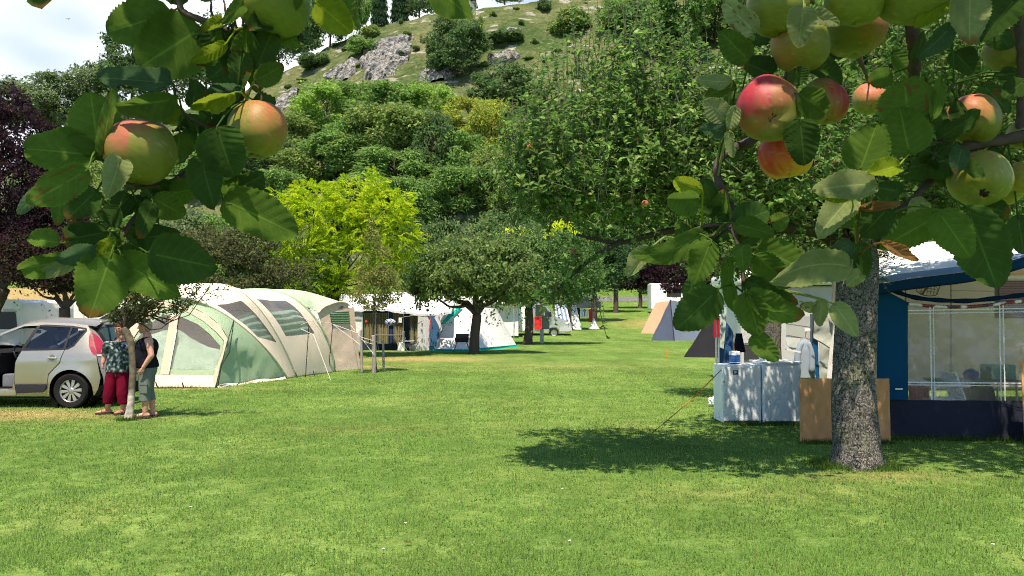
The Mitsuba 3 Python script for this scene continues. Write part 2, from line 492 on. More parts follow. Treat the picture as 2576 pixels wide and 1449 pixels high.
az = np.concatenate([np.linspace(-180, -48, 34)[:-1], np.linspace(-48, 48, 330), np.linspace(48, 180, 34)[1:]])
rr = np.concatenate([np.geomspace(.25, 60, 70)[:-1], np.arange(60, 262, 1.5), np.geomspace(264, 1100, 16)])
A, R = np.meshgrid(np.radians(az), rr, indexing='ij')
X, Y = R * np.sin(A), R * np.cos(A)
P = np.stack([X, Y, ground_z(X, Y)], -1)
gv, gf = grid_mesh(P)
cen = gv[gf].mean(1)
hillf = (cen[:, 1] > 124)
for nm_, sel, mat, lab in (('lawn', ~hillf, 'lawn_grass', 'sunny mown lawn of the campsite with dry yellow patches'),
                           ('hill', hillf, 'hill_ground', 'steep grassy hillside with bare rock behind the campsite')):
    f = gf[sel]
    used, inv = np.unique(f, return_inverse=True)
    k = thing(nm_, lab, None, kind='structure')
    scene[k] = mikit.ply((gv[used], inv.reshape(-1, 3)[:, ::-1]), mat, smooth=True)

# asphalt lane at the far end of the field
xs = np.linspace(-30, 60, 60)
lane = np.stack([np.stack([xs, np.full_like(xs, y) + .02 * xs, ground_z(xs, np.full_like(xs, y) + .02 * xs) + .03], -1) for y in np.linspace(111, 118, 6)], 0)
k = thing('road', 'narrow grey asphalt lane at the far end of the lawn', None, kind='structure')
part(k, '', grid_mesh(lane), 'matte', (.16, .16, .165), True, own=True)

# grass blades near the camera
rng = np.random.default_rng(11)
N = 520000
yy = 3.9 * (27.0 / 3.9) ** (rng.random(N) ** 1.25)
xx = (rng.random(N) * 2 - 1) * (.64 * yy + 1.0)
q = np.stack([xx, yy, xx * 0], -1)
clump = meshkit.fbm(q * 2.2, 3, 21)
fine = meshkit.fbm(q * 9.0, 2, 22)
keep = (fine * .6 + clump * .4) > (.34 + .14 * rng.random(N))
xx, yy, clump, fine = xx[keep], yy[keep], clump[keep], fine[keep]
n = len(xx)
zz = ground_z(xx, yy)
q = np.stack([xx, yy, zz], -1)
dry = np.clip(dryness(xx, yy, clump), 0, 1)
near = np.clip((yy - 4) / 12, 0, 1)
hgt = (.016 + .030 * rng.random(n) ** 1.6 + .022 * np.clip(clump - .5, 0, .3) / .3) * (1 - .6 * dry) * (1 + .25 * near)
wid = (.0035 + .0025 * rng.random(n)) * (1 + 1.1 * near)
th = rng.random(n) * 2 * np.pi
side = np.stack([np.cos(th), np.sin(th), th * 0], -1)
lean = np.stack([-np.sin(th), np.cos(th), th * 0], -1) * (rng.standard_normal(n) * .75)[:, None] + [0, 0, 1.0]
tip = q + unit(lean) * hgt[:, None]
broad = rng.random(n) < .10                                   # clover and plantain leaves lie flatter and wider
wid = np.where(broad, wid * 2.6, wid); tip[broad] = q[broad] + unit(lean[broad] * [1, 1, .25]) * .022
v = np.stack([q - side * wid[:, None] / 2, q + side * wid[:, None] / 2, tip], 1).reshape(-1, 3)
f = np.arange(3 * n).reshape(-1, 3)
big = meshkit.fbm(np.stack([xx, yy, xx * 0], -1) * .55, 4, 0)
base = np.array([.122, .226, .050]) * (1 - clump[:, None]) * 1.15 + np.array([.192, .306, .076]) * clump[:, None]
base = base * (.95 + .4 * rng.random((n, 1))) * (.8 + .6 * big[:, None])
straw = np.array([.34, .30, .13]) * (.6 + .7 * rng.random((n, 1)))
pd = np.clip(dry + np.clip(big - .60, 0, .2) * .8 * (rng.random(n) < .5), 0, 1)[:, None]
col = np.where(rng.random((n, 1)) < pd * 1.05 + .03, straw, base)
col[broad] = np.array([.095, .200, .042]) * (.7 + .6 * rng.random((broad.sum(), 1)))
# longer unmown tufts round trunks and along the foot of things
ex = []
for (x0, y0, x1, y1, sp, m) in ((3.45, 9.42, 4.2, 9.36, .10, 2200), (3.45, 9.5, 3.5, 9.8, .08, 700), (4.12, 9.5, 4.18, 9.8, .08, 700), (3.2, 13.05, 4.42, 13.0, .05, 1600), (3.78, 11.15, 4.97, 11.15, .05, 1300), (4.95, 11.42, 7.3, 11.42, .06, 1800), (6.6, 10.98, 7.4, 10.98, .05, 500), (-6.25, 13.65, -6.05, 13.65, .06, 500), (-8.1, 19.4, -6.7, 19.6, .06, 900), (-6.7, 19.7, -5.2, 25.0, .08, 1500), (-4.4, 24.2, -3.6, 24.8, .10, 500)):
    t = rng.random(m)
    ex.append(np.stack([x0 + (x1 - x0) * t + sp * rng.standard_normal(m), y0 + (y1 - y0) * t + sp * rng.standard_normal(m), 0 * t], -1))
ex = np.vstack(ex); ex[:, 2] = ground_z(ex[:, 0], ex[:, 1]); m = len(ex)
th = rng.random(m) * 6.28
sd = np.stack([np.cos(th), np.sin(th), 0 * th], -1)
tp = ex + unit(np.stack([-np.sin(th), np.cos(th), 0 * th], -1) * (.5 * rng.standard_normal(m))[:, None] + [0, 0, 1]) * (.03 + .075 * rng.random(m) ** 1.5)[:, None]
v = np.vstack([v, np.stack([ex - sd * .004, ex + sd * .004, tp], 1).reshape(-1, 3)])
f = np.arange(len(v)).reshape(-1, 3)
col = np.vstack([col, np.array([.085, .165, .034]) * (.6 + .7 * rng.random((m, 1)))])
k = thing('grass', 'short mown grass blades and clover of the near lawn', 'grass', kind='stuff')
scene[k] = mikit.ply((v, f), 'leaf_matte', smooth=False, color=np.repeat(col, 3, 0))
# ---------------------------------------------------------------- rock outcrops on the hill
def outcrop(px, py, wpx, hpx, seed, label, bulge=1.0):
    """a crag: a broken, ledged sheet of rock standing proud of the slope, its rim under the turf"""
    o = on_ground(px, py)
    s = o[1] / FOC
    n, m = max(10, int(wpx * s / .34)), max(10, int(hpx * s * 1.25 / .34))
    a, b = np.meshgrid(np.linspace(-1, 1, n), np.linspace(-1, 1, m), indexing='ij')
    x = o[0] + a * wpx * s / 2
    top, bot = on_ground(px, py - hpx / 2), on_ground(px, py + hpx / 2)
    y = top[1] * (1 + b) / 2 + bot[1] * (1 - b) / 2
    z = ground_z(x, y)
    P = np.stack([x, y, z], -1)
    Q = np.stack([x * .55, y * .3, z * .75], -1)
    Q = Q + .8 * (np.stack([meshkit.noise(Q * .8, seed), meshkit.noise(Q * .8, seed + 1), meshkit.noise(Q * .8, seed + 2)], -1) - .5)
    led = meshkit.fbm(Q * .9, 3, seed) * 5
    step = np.floor(led) + np.clip((led - np.floor(led)) * 3.2, 0, 1)
    cell = meshkit.noise(np.floor(Q * [1.4, 1.4, 2.2] + .5 * meshkit.noise(Q * 3, 7)[..., None]) * 7.7, seed)
    rim = np.clip(1.15 - np.sqrt(a * a + b * b) + (meshkit.fbm(P * .25, 3, seed + 4) - .5) * 1.5, 0, 1)
    rim = np.clip(rim * 2.6 - .25, 0, 1)
    h = rim * bulge * (.35 + np.maximum(step - 1.8, 0) * .42 + cell * .9 + (meshkit.fbm(P * 1.2, 3, seed + 8) - .5) * 1.5) - .9 * (1 - rim)
    P = P + h[..., None] * unit(np.array([.05, -.85, .55]))
    P = P + (np.stack([meshkit.noise(P * 1.9, seed + 11), meshkit.noise(P * 1.9, seed + 12), meshkit.noise(P * 1.9, seed + 13)], -1) - .5) * .5
    single('rock_outcrop', grid_mesh(P), 'rock', (.4, .4, .4), label, 'rock', smooth=False)


outcrop(965, 150, 130, 110, 1, 'largest pale limestone crag in the middle of the hillside')
outcrop(862, 182, 100, 46, 2, 'broken grey rock face just left of the largest crag')
outcrop(1095, 190, 100, 34, 3, 'low pale rock ledge just right of the largest crag')
outcrop(712, 258, 62, 46, 4, 'small bare rock low on the left flank of the hill')
outcrop(1270, 150, 90, 40, 5, 'pale rock patch beside the apple tree crown on the hillside')
outcrop(1290, 95, 60, 34, 6, 'upper pale rock patch near the top of the grassy hill')
outcrop(1420, 50, 40, 26, 7, 'scattered pale stones near the top of the grassy hill')
outcrop(1195, 208, 30, 14, 8, 'single small pale stone under the dark hillside bush')


# ---------------------------------------------------------------- trees on the hill: prototypes one metre high, placed as copies
def proto(kind, seed, pal):
    rng = np.random.default_rng(seed)
    pal = np.asarray(pal) * (np.array([1.55, 1.45, 1.4]) if kind != 'conifer' else 1.1)
    if kind in ('round', 'tall'):
        lobes = [(0, 0, .55, .34, .34, .38)]
        for i in range(15):
            a = rng.uniform(0, 6.28); z = rng.uniform(.12, .88)
            r = .36 * math.sqrt(max(.14, 1 - ((z - .46) / .48) ** 2))
            lobes.append((r * math.cos(a), r * math.sin(a), z, rng.uniform(.11, .19), rng.uniform(.11, .19), rng.uniform(.08, .14)))
        m = crown(rng, lobes, 9000, .046, pal, .66, 5, .40, .9, up=.6, rnd=.7, seed=seed)
    elif kind == 'feather':
        lobes = []
        for i in range(30):
            a = rng.uniform(0, 6.28); z = rng.uniform(.10, .9)
            r = .40 * math.sqrt(max(.1, 1 - ((z - .5) / .5) ** 2)) * rng.uniform(.6, 1)
            lobes.append((r * math.cos(a), r * math.sin(a), z, .15, .15, .14))
        p, d = crown_points(rng, lobes, 10000, .35, 6, .35, .5, seed)
        n = len(p)
        ax = unit(d * [1, 1, .2] + .5 * rng.standard_normal((n, 3)) - [0, 0, .35])
        nm = unit([0, 0, 1] + .8 * rng.standard_normal((n, 3)))
        ln = .066 * (.6 + .7 * rng.random(n))
        m = leaf_cards(p, ax, nm, ln, ln * .34, leaf_cols(rng, n, pal), False, .1, .25)
    elif kind == 'conifer':
        n = 5200
        z = 1 - rng.random(n) ** .6 * .95
        a = rng.random(n) * 6.28 + 0
        tier = .8 + .2 * np.cos(z * 70 + a)
        r = (1 - z) ** .8 * .30 * (.25 + .75 * rng.random(n) ** .5) * tier
        p = np.stack([r * np.cos(a), r * np.sin(a), z - r * .25], -1)
        ax = unit(np.stack([np.cos(a), np.sin(a), -.5 + 0 * a], -1) + .4 * rng.standard_normal((n, 3)))
        m = leaf_cards(p, ax, unit([0, 0, 1] + .5 * rng.standard_normal((n, 3))), .07 * (.6 + .6 * rng.random(n)), .028 * np.ones(n), leaf_cols(rng, n, pal), False, .2, .2)
    else:                                                     # shrub
        lobes = [(rng.uniform(-.3, .3), rng.uniform(-.3, .3), rng.uniform(.25, .7), .24, .24, .26) for i in range(9)]
        m = crown(rng, lobes, 4200, .085, pal, .6, 5, .38, .5, up=.6, seed=seed)
    return m


PAL = {'green': [(.080, .145, .042), (.10, .17, .050), (.065, .118, .036)], 'dark': [(.048, .088, .034), (.060, .105, .040), (.038, .068, .030)],
       'lime': [(.115, .195, .04), (.10, .175, .04), (.13, .21, .05)], 'olive': [(.098, .150, .045), (.085, .132, .04), (.115, .158, .055)],
       'ochre': [(.165, .19, .04), (.14, .18, .035), (.12, .17, .035)], 'grey': [(.080, .12, .060), (.095, .135, .07), (.065, .10, .05)],
       'pine': [(.028, .060, .030), (.035, .072, .034), (.022, .045, .024)], 'purple': [(.050, .018, .030), (.040, .016, .026), (.065, .028, .036)]}
protos = {}


def hill_tree(px, pb, pt, wpx, kind, pal, label, group=None, var=0, Y=None):
    o = on_ground(px, pb) if Y is None else np.array([at(px, pb, Y)[0], Y, gz(at(px, pb, Y)[0], Y)])
    s = o[1] / FOC
    h, w = (pb - pt) * s * 1.04, wpx * s * (1.22 if kind != 'conifer' else 1.05)
    key = (kind, pal, var)
    if key not in protos:
        v, f, c = proto(kind, 100 + len(protos), PAL[pal])
        stem = [tube(curve([(0, 0, -.06), (.01, 0, .25), (.0, .01, .55), (.01, 0, .8)], 7), np.linspace(.018, .006, 7), 6)]
        r2 = np.random.default_rng(len(protos))
        for i in range(6):
            a = r2.uniform(0, 6.28)
            stem.append(tube(curve([(0, 0, .2 + .07 * i), (.12 * math.cos(a), .12 * math.sin(a), .34 + .07 * i), (.28 * math.cos(a), .28 * math.sin(a), .5 + .06 * i)], 5), np.linspace(.009, .003, 5), 5))
        grp = 'group_%s_%s_%d' % key
        protos[key] = grp
        scene[grp] = {'type': 'shapegroup', 'crown': mikit.ply((v, f), 'leaf_matte', smooth=False, color=c),
                       'trunk': mikit.ply(cat(stem), 'matte', smooth=True, color=np.tile([.10, .085, .07], (len(cat(stem)[0]), 1)))}
    grp = protos[key]
    M = T().translate(o.tolist()).rotate([0, 0, 1], (px * 37 + pb * 11) % 360).scale([w, w, h])
    k = thing('shrub' if kind == 'shrub' else 'conifer_tree' if kind == 'conifer' else 'hillside_tree', label, 'shrub' if kind == 'shrub' else 'tree', group)
    scene[k] = {'type': 'instance', 'of': {'type': 'ref', 'id': grp}, 'to_world': M}
    return k


HILL = [
    # ridge, left to right
    (40, 330, 205, 190, 'round', 'grey', 'grey green tree on the far left skyline behind the purple tree', None, 0),
    (150, 320, 190, 170, 'round', 'grey', 'round grey green tree on the left skyline under the open sky', None, 1),
    (225, 330, 165, 150, 'round', 'grey', 'tallest grey green tree of the left skyline just left of the apple leaves', None, 0),
    (330, 265, 85, 160, 'round', 'dark', 'dark tree against the sky behind the left apple leaves', None, 0),
    (420, 240, 70, 150, 'round', 'grey', 'grey tree on the ridge behind the upper left apple leaves', None, 1),
    (520, 235, 40, 150, 'round', 'dark', 'dark ridge tree behind the stalks of the left branch', None, 1),
    (610, 215, 70, 150, 'round', 'grey', 'grey ridge tree right behind the left apple branch', None, 0),
    (700, 170, 40, 130, 'tall', 'grey', 'feathery grey tree with bare trunks at the left end of the grassy slope', None, 0),
    (765, 145, 5, 120, 'tall', 'dark', 'dark tree in the grove above the left end of the grassy slope', None, 0),
    (830, 118, -60, 120, 'tall', 'dark', 'tall dark tree at the right of the grove on the slope', None, 1),
    (905, 85, -120, 95, 'round', 'green', 'green leafy tree on the ridge beside the blue sky gap', None, 0),
    (955, 62, -140, 80, 'conifer', 'pine', 'dark pine on the skyline right of the blue sky gap', None, 0),
    (1005, 52, -120, 85, 'conifer', 'pine', 'second dark pine on the skyline left of the white house', None, 1),
    (1055, 44, -60, 85, 'round', 'dark', 'dark leafy tree just left of the white house', None, 0),
    (1270, 8, -60, 90, 'round', 'green', 'green tree on the hilltop right of the white house', None, 1),
    # grassy slope
    (785, 178, 130, 72, 'shrub', 'dark', 'round dark bush alone on the left of the grassy slope', None, 0),
    (908, 140, 92, 62, 'shrub', 'green', 'low green bush growing above the largest crag', None, 0),
    (935, 95, 62, 46, 'shrub', 'olive', 'small olive bush on the ridge above the largest crag', None, 0),
    (1145, 195, 45, 150, 'round', 'dark', 'big dark bushy tree alone on the upper hillside', None, 0),
    (1095, 150, 95, 70, 'shrub', 'dark', 'dark bush left of the big hillside tree', None, 1),
    (1185, 150, 20, 60, 'tall', 'olive', 'slim olive tree right of the big hillside tree', None, 0),
    (1275, 110, 68, 70, 'shrub', 'dark', 'dark bush among the upper pale rocks', None, 0),
    (1365, 30, -10, 40, 'shrub', 'dark', 'small dark bush near the hilltop', None, 1),
    (1430, 90, 20, 90, 'shrub', 'olive', 'olive scrub on the upper slope left of the apple tree top', None, 0),
    (1560, 90, -20, 110, 'round', 'green', 'green tree on the upper slope behind the apple tree top', None, 0),
    (1650, 130, -10, 130, 'round', 'dark', 'dark tree on the upper right slope left of the tallest one', None, 1),
    (1725, 150, -60, 170, 'round', 'green', 'large green tree on the upper right slope', None, 1),
    (1800, 110, -60, 120, 'round', 'dark', 'dark tree beside the topmost right apple leaves', None, 0),
    (1900, 130, -80, 150, 'round', 'dark', 'dark hillside tree behind the big red apple', None, 1),
    (2050, 160, -90, 200, 'round', 'green', 'green hillside tree behind the right apple cluster', None, 0),
    (2230, 180, -90, 220, 'round', 'dark', 'dark hillside tree right of the apple cluster', None, 0),
    (2420, 200, -90, 230, 'round', 'green', 'green hillside tree at the upper right corner', None, 1),
    (2560, 200, -90, 220, 'round', 'dark', 'dark hillside tree at the right edge of the picture', None, 1),
    (1265, 275, 160, 150, 'round', 'dark', 'dark bush below the pale rock patch beside the apple tree', None, 1),
    # the wood on the lower slope
    (822, 345, 195, 165, 'round', 'lime', 'bright green bushy tree below the crag, leftmost of the slope wood', None, 0),
    (735, 400, 290, 130, 'feather', 'olive', 'feathery olive tree beside the right hand apple of the left branch', None, 0),
    (895, 320, 205, 110, 'round', 'green', 'green tree directly below the largest crag', None, 0),
    (1000, 330, 205, 150, 'round', 'green', 'round green tree below the low rock ledge', None, 1),
    (1085, 330, 210, 120, 'round', 'lime', 'lime green tree below the big hillside tree', None, 1),
    (1180, 350, 240, 130, 'feather', 'ochre', 'yellowish feathery tree left of the apple tree crown', None, 0),
    (1235, 420, 255, 120, 'feather', 'ochre', 'second yellowish feathery tree touching the apple tree crown', None, 1),
    (965, 430, 255, 210, 'feather', 'olive', 'broad feathery olive tree in the middle of the slope wood', None, 1),
    (860, 460, 330, 170, 'feather', 'green', 'feathery green tree above the yellow tree on the left', None, 0),
    (990, 490, 370, 190, 'feather', 'green', 'soft dark green feathery tree above the right half of the yellow tree', None, 1),
    (745, 480, 370, 150, 'feather', 'olive', 'feathery tree behind the drooping apple leaf', None, 1),
    (690, 470, 350, 110, 'round', 'dark', 'dark tree behind the lower right apple of the left branch', None, 1),
    (1090, 470, 285, 115, 'round', 'dark', 'dark ivy covered tree in the shadowy gap of the wood', None, 1),
    (1160, 480, 330, 140, 'round', 'green', 'dull green tree right of the ivy covered tree', None, 0),
    (1235, 500, 380, 130, 'feather', 'olive', 'feathery olive tree behind the lower apple tree crown', None, 0),
    (1100, 600, 440, 130, 'round', 'dark', 'dark tree at the foot of the slope behind the round apple tree', None, 0),
    (1185, 610, 470, 140, 'round', 'grey', 'grey green bush at the foot of the slope behind the round apple tree', None, 0),
    (1270, 610, 450, 150, 'round', 'dark', 'dark tree at the foot of the slope under the apple boughs', None, 1),
    (1380, 620, 440, 190, 'round', 'dark', 'dark tree at the foot of the slope behind the apple bough', None, 0),
    (1500, 640, 420, 190, 'round', 'green', 'green tree at the foot of the slope seen through the apple crown', None, 0),
    (1640, 640, 400, 210, 'round', 'dark', 'dark tree behind the drooping leaf left of the right branch', None, 1),
    (1800, 640, 400, 220, 'round', 'green', 'green tree far behind the right apple branch', None, 1),
    (1960, 640, 380, 230, 'round', 'dark', 'dark tree far behind the second trunk', None, 0),
    (2140, 640, 380, 230, 'round', 'grey', 'grey green tree far behind the big trunk', None, 1),
    (2330, 640, 380, 240, 'round', 'dark', 'dark tree far behind the blue awning', None, 1),
    (2520, 640, 370, 240, 'round', 'green', 'green tree far behind the right end of the blue awning', None, 0),
    (640, 560, 430, 130, 'round', 'dark', 'dark tree behind the bush left of the yellow tree', None, 0),
    (560, 600, 420, 150, 'round', 'green', 'green tree far behind the lower left apple leaves', None, 1),
    (440, 600, 400, 180, 'round', 'grey', 'grey tree far behind the left apple', None, 1),
    (330, 600, 400, 170, 'round', 'green', 'green tree far behind the purple tree', None, 0),
    (200, 610, 330, 190, 'round', 'olive', 'olive tree beside the top of the purple tree', None, 0),
    (90, 620, 330, 190, 'round', 'grey', 'grey green tree behind the top of the purple tree', None, 0),
    (700, 560, 430, 150, 'feather', 'green', 'feathery green tree low on the slope left of the yellow tree', None, 1),
    (790, 570, 440, 160, 'round', 'dark', 'dark tree low on the slope right behind the yellow tree top', None, 1),
    (900, 570, 450, 170, 'feather', 'olive', 'olive feathery tree low on the slope behind the yellow tree top', None, 0),
    (1010, 580, 440, 150, 'feather', 'green', 'green feathery tree low on the slope right of the yellow tree', None, 0),
    (1060, 560, 400, 110, 'round', 'dark', 'narrow dark tree beside the ivy covered tree', None, 0),
    (1170, 560, 430, 140, 'round', 'green', 'green tree low on the slope above the round apple tree', None, 1),
    (1300, 540, 380, 140, 'feather', 'olive', 'olive feathery tree seen under the apple boughs', None, 0),
    (600, 470, 320, 140, 'round', 'dark', 'dark tree on the left flank behind the two left apples', None, 0),
    (520, 500, 340, 150, 'round', 'green', 'green tree on the left flank behind the left branch', None, 0),
    (640, 400, 270, 90, 'shrub', 'olive', 'olive bush on the left flank beside the small bare rock', None, 0),
    (1150, 540, 410, 150, 'feather', 'green', 'feathery green tree low on the slope between the dark trees', None, 0),
    (1210, 560, 430, 140, 'round', 'olive', 'olive tree low on the slope near the lower apple boughs', None, 0),
    (620, 540, 400, 170, 'round', 'green', 'green tree low on the left flank above the dark brownish tree', None, 1),
    (520, 560, 420, 160, 'round', 'olive', 'olive tree low on the left flank behind the lower left leaves', None, 1),
    (880, 430, 300, 160, 'round', 'green', 'round green tree in the middle of the slope wood', None, 0),
    (1060, 420, 270, 150, 'round', 'olive', 'olive tree in the upper right of the slope wood', None, 1),
    (270, 480, 250, 150, 'round', 'grey', 'grey green tree behind the left apple leaves beside the purple tree', None, 1),
]
for h in HILL:
    if h[1] > 520 and h[4] in ('round',):
        hill_tree(h[0], h[1], h[2], h[3], h[4], h[5], h[6], h[7], h[8], Y=120 + (h[0] * 7) % 9)
    else:
        hill_tree(*h)

rs = np.random.default_rng(88)
SCRUB = ['left of the largest crag near the ridge', 'just above the left rock face', 'between the left rock face and the largest crag', 'right of the top of the largest crag', 'right of the largest crag', 'left of the big hillside tree', 'near the skyline above the largest crag', 'above the big hillside tree', 'above the slim olive tree', 'left of the upper pale rocks', 'under the green hilltop tree', 'above the upper pale rock patch', 'below the pale rock patch beside the apple tree', 'right of the pale rock patch', 'left of the scattered pale stones', 'below the scattered pale stones', 'above the small bare rock low on the left', 'nearest the small bare rock low on the left', 'between the largest crag and the low rock ledge', 'above the single small stone', 'right of the white house', 'below the white house']
for si, (px, py) in enumerate(((842, 118), (868, 128), (905, 168), (1020, 92), (1048, 128), (1066, 108), (1010, 60), (1120, 52), (1205, 62), (1232, 100), (1240, 40), (1312, 62), (1330, 150), (1345, 110), (1390, 66), (1400, 130), (760, 205), (725, 225), (1000, 140), (1215, 170), (1300, 25), (1180, 28))):
    hill_tree(px, py, py - rs.uniform(8, 17), rs.uniform(13, 30), 'shrub', 'olive' if rs.random() < .6 else 'dark', 'low scrub bush on the grassy hillside ' + SCRUB[si], 'scrub on the upper hillside', int(rs.integers(0, 2)))
# house on the hilltop
o = on_ground(1140, 24, 180, 300) + [0, 3, 0]
M = place(o[0], o[1], o[2], -12)
k = thing('house', 'white walled house with dark roof half hidden on the hilltop', 'house')
part(k, 'wall', xf(bx(-6, 6, 0, 8, -1, 4.2), M), 'matte', (.78, .77, .74))
part(k, 'roof', xf(hull([(-6.8, -.9, 4.1), (6.8, -.9, 4.1), (-6.8, 8.9, 4.1), (6.8, 8.9, 4.1), (-6.8, 4, 7.2), (6.8, 4, 7.2), (-6.8, -.9, 4.35), (6.8, -.9, 4.35)]), M), 'matte', (.10, .085, .075))
for wx in (-3.8, -.6, 2.8):
    part(k, 'window', xf(bx(wx, wx + 1.1, -.03, .05, 1.6, 3.0), M), 'satin', (.05, .06, .07))
k = thing('mesh_fence', 'pale wire mesh fence beside the hilltop house', 'fence')
for i in range(9):
    q = on_ground(1150 + i * 8, 22 - i, 180, 300)
    part(k, 'post', tube([q - [0, 0, .3], q + [0, 0, 1.9]], .05, 6), 'matte', (.6, .6, .58))
q = [on_ground(1150 + i * 8, 22 - i, 180, 300) for i in range(9)]
part(k, 'wire', cat([tube([a + [0, 0, z] for a in q], .02, 4) for z in (.3, .7, 1.1, 1.5, 1.85)]), 'matte', (.6, .6, .58), kind='stuff')


# ---------------------------------------------------------------- trees in the field
def base(px, Y):
    x = (px - IW / 2) / FOC * Y
    return np.array([x, Y, gz(x, Y)])


BARKD = (.085, .068, .055)


def bark_trunk(pts, rad, seed, n=40, sides=28, flare=0, amp=.10):
    p = curve(pts, n)
    r = np.interp(np.linspace(0, 1, n), np.linspace(0, 1, len(rad)), rad)
    v, f = tube(p, r, sides)
    c = np.vstack([np.repeat(p, sides, 0), p[:1], p[-1:]])
    rr = np.append(np.repeat(r, sides), [r[0], r[-1]])
    d = unit(v - c)
    amp_ = (meshkit.fbm(v * [9, 9, 4], 3, seed) - .5) * 2 * amp + (meshkit.fbm(v * [30, 30, 14], 2, seed + 1) - .5) * amp
    v = v + d * (rr * amp_)[:, None]
    if flare:
        a = np.arctan2(d[:, 1], d[:, 0])
        z = v[:, 2] - p[0][2]
        v = v + d * (flare * np.clip(1 - z / .38, 0, 1) ** 2 * (.55 + .45 * np.cos(3 * a + seed)))[:, None] * [1, 1, 0]
    return v, f


def field_tree(name, label, cat_, tb, fork, rad, lobes, n, size, pal, seed, mat='leaf', limb_r=.36, shell=.55, nf=2.2, thr=.42, rough=.35, up=.5, droop=.3, asp=.55, group=None, barkmat='matte', six=False, wild=0, extra=None, jit=.22):
    rng = np.random.default_rng(seed)
    k = thing(name, label, cat_, group)
    tb, fork = np.asarray(tb, float), np.asarray(fork, float)
    L = [tuple(np.asarray(l[:3]) + fork) + tuple(l[3:]) for l in lobes]
    mid = (tb + fork) / 2 + rng.standard_normal(3) * .03 * np.linalg.norm(fork - tb) * [1, 1, 0]
    part(k, 'trunk', bark_trunk([tb - [0, 0, .15], tb + (fork - tb) * .1, mid, fork], [rad * 1.35, rad * 1.05, rad * .95, rad * .9], seed, 20, 14, rad * .5), 'bark' if barkmat == 'bark' else 'matte', BARKD, True)
    tg = [np.array(l[:3]) + rng.standard_normal(3) * .1 * l[3] for l in L]
    part(k, 'boughs', cat(limbs(rng, tb, fork, tg, rad, rad * limb_r)), 'matte', BARKD, True)
    n, size = int(n * 1.55), size * 1.35
    ms = [crown(rng, L, n, size, pal, shell, nf, thr, rough, up=up, droop=droop, asp=asp, six=six, seed=seed, jit=jit)]
    if wild:                                                   # loose twigs breaking the outline
        p, d = crown_points(rng, L, wild, .9, nf, .3, rough, seed)
        for a, b in zip(p, d):
            e = unit(b + [0, 0, .5] + .4 * rng.standard_normal(3))
            m = 9
            t = rng.random(m)[:, None] * size * 7
            q = a + e * t + rng.standard_normal((m, 3)) * size * .5
            ms.append(leaf_cards(q, unit(e + .8 * rng.standard_normal((m, 3))), unit(rng.standard_normal((m, 3)) + [0, 0, .6]), size * (.5 + .5 * rng.random(m)), size * asp * np.ones(m) * .8, leaf_cols(rng, m, pal, jit), six, .3, .1))
    v = np.vstack([m[0] for m in ms])
    o = np.cumsum([0] + [len(m[0]) for m in ms])
    f = np.vstack([m[1] + o[i] for i, m in enumerate(ms)])
    c = np.vstack([m[2] for m in ms])
    kk = f'{k}__crown'
    scene[kk] = mikit.ply((v, f), mat, smooth=False, color=c)
    return k


APPLE = [(.085, .155, .036), (.105, .19, .044), (.070, .130, .032), (.15, .22, .068)]
# round apple tree in front of the white tent (crown 1010-1370, 565-790)
b = base(1192, 35.7)
field_tree('apple_tree', 'round crowned dark green apple tree in front of the white tent', 'tree', b, at(1200, 790, 35.7), .21,
           [(-1.6, .2, 1.25, 1.6, 1.6, .85), (-.5, -.3, 1.9, 1.6, 1.7, 1.1), (.6, .1, 1.95, 1.6, 1.6, 1.1), (1.5, .2, 1.2, 1.2, 1.4, .8), (-1.7, .4, 2.0, 1.2, 1.3, .9), (-.3, .8, 2.7, 1.4, 1.4, .75), (1.1, .5, 2.5, 1.1, 1.3, .75), (0, -.9, 1.3, 1.3, .9, .6), (-2.3, 0, 1.15, .75, .9, .5), (2.0, 0, 1.9, .8, 1, .7)],
           11500, .135, [(.095, .145, .046), (.12, .175, .058), (.078, .12, .038), (.15, .205, .075)], 31, thr=.46, nf=1.5, rough=.6, wild=260, limb_r=.50)
# apple tree behind it (trunk 1328)
b = base(1328, 46.5)
field_tree('apple_tree', 'dark apple tree with pale trunk left of the motorhome', 'tree', b, at(1330, 775, 46.5), .24,
           [(-1.6, .5, 1.6, 1.9, 1.7, 1.4), (0, 0, 2.2, 2.1, 1.9, 1.5), (1.7, -.2, 1.2, 1.8, 1.7, 1.1), (2.6, 0, 2.1, 1.7, 1.6, 1.3), (1.0, .3, 3.3, 1.7, 1.6, 1.1), (-.9, .2, 3.4, 1.6, 1.6, 1.0), (0, -1.0, .8, 1.7, 1.0, .7)],
           11500, .15, [(.072, .13, .040), (.095, .16, .052), (.06, .11, .035), (.12, .185, .062)], 32, wild=260, thr=.45, nf=1.4, rough=.6)
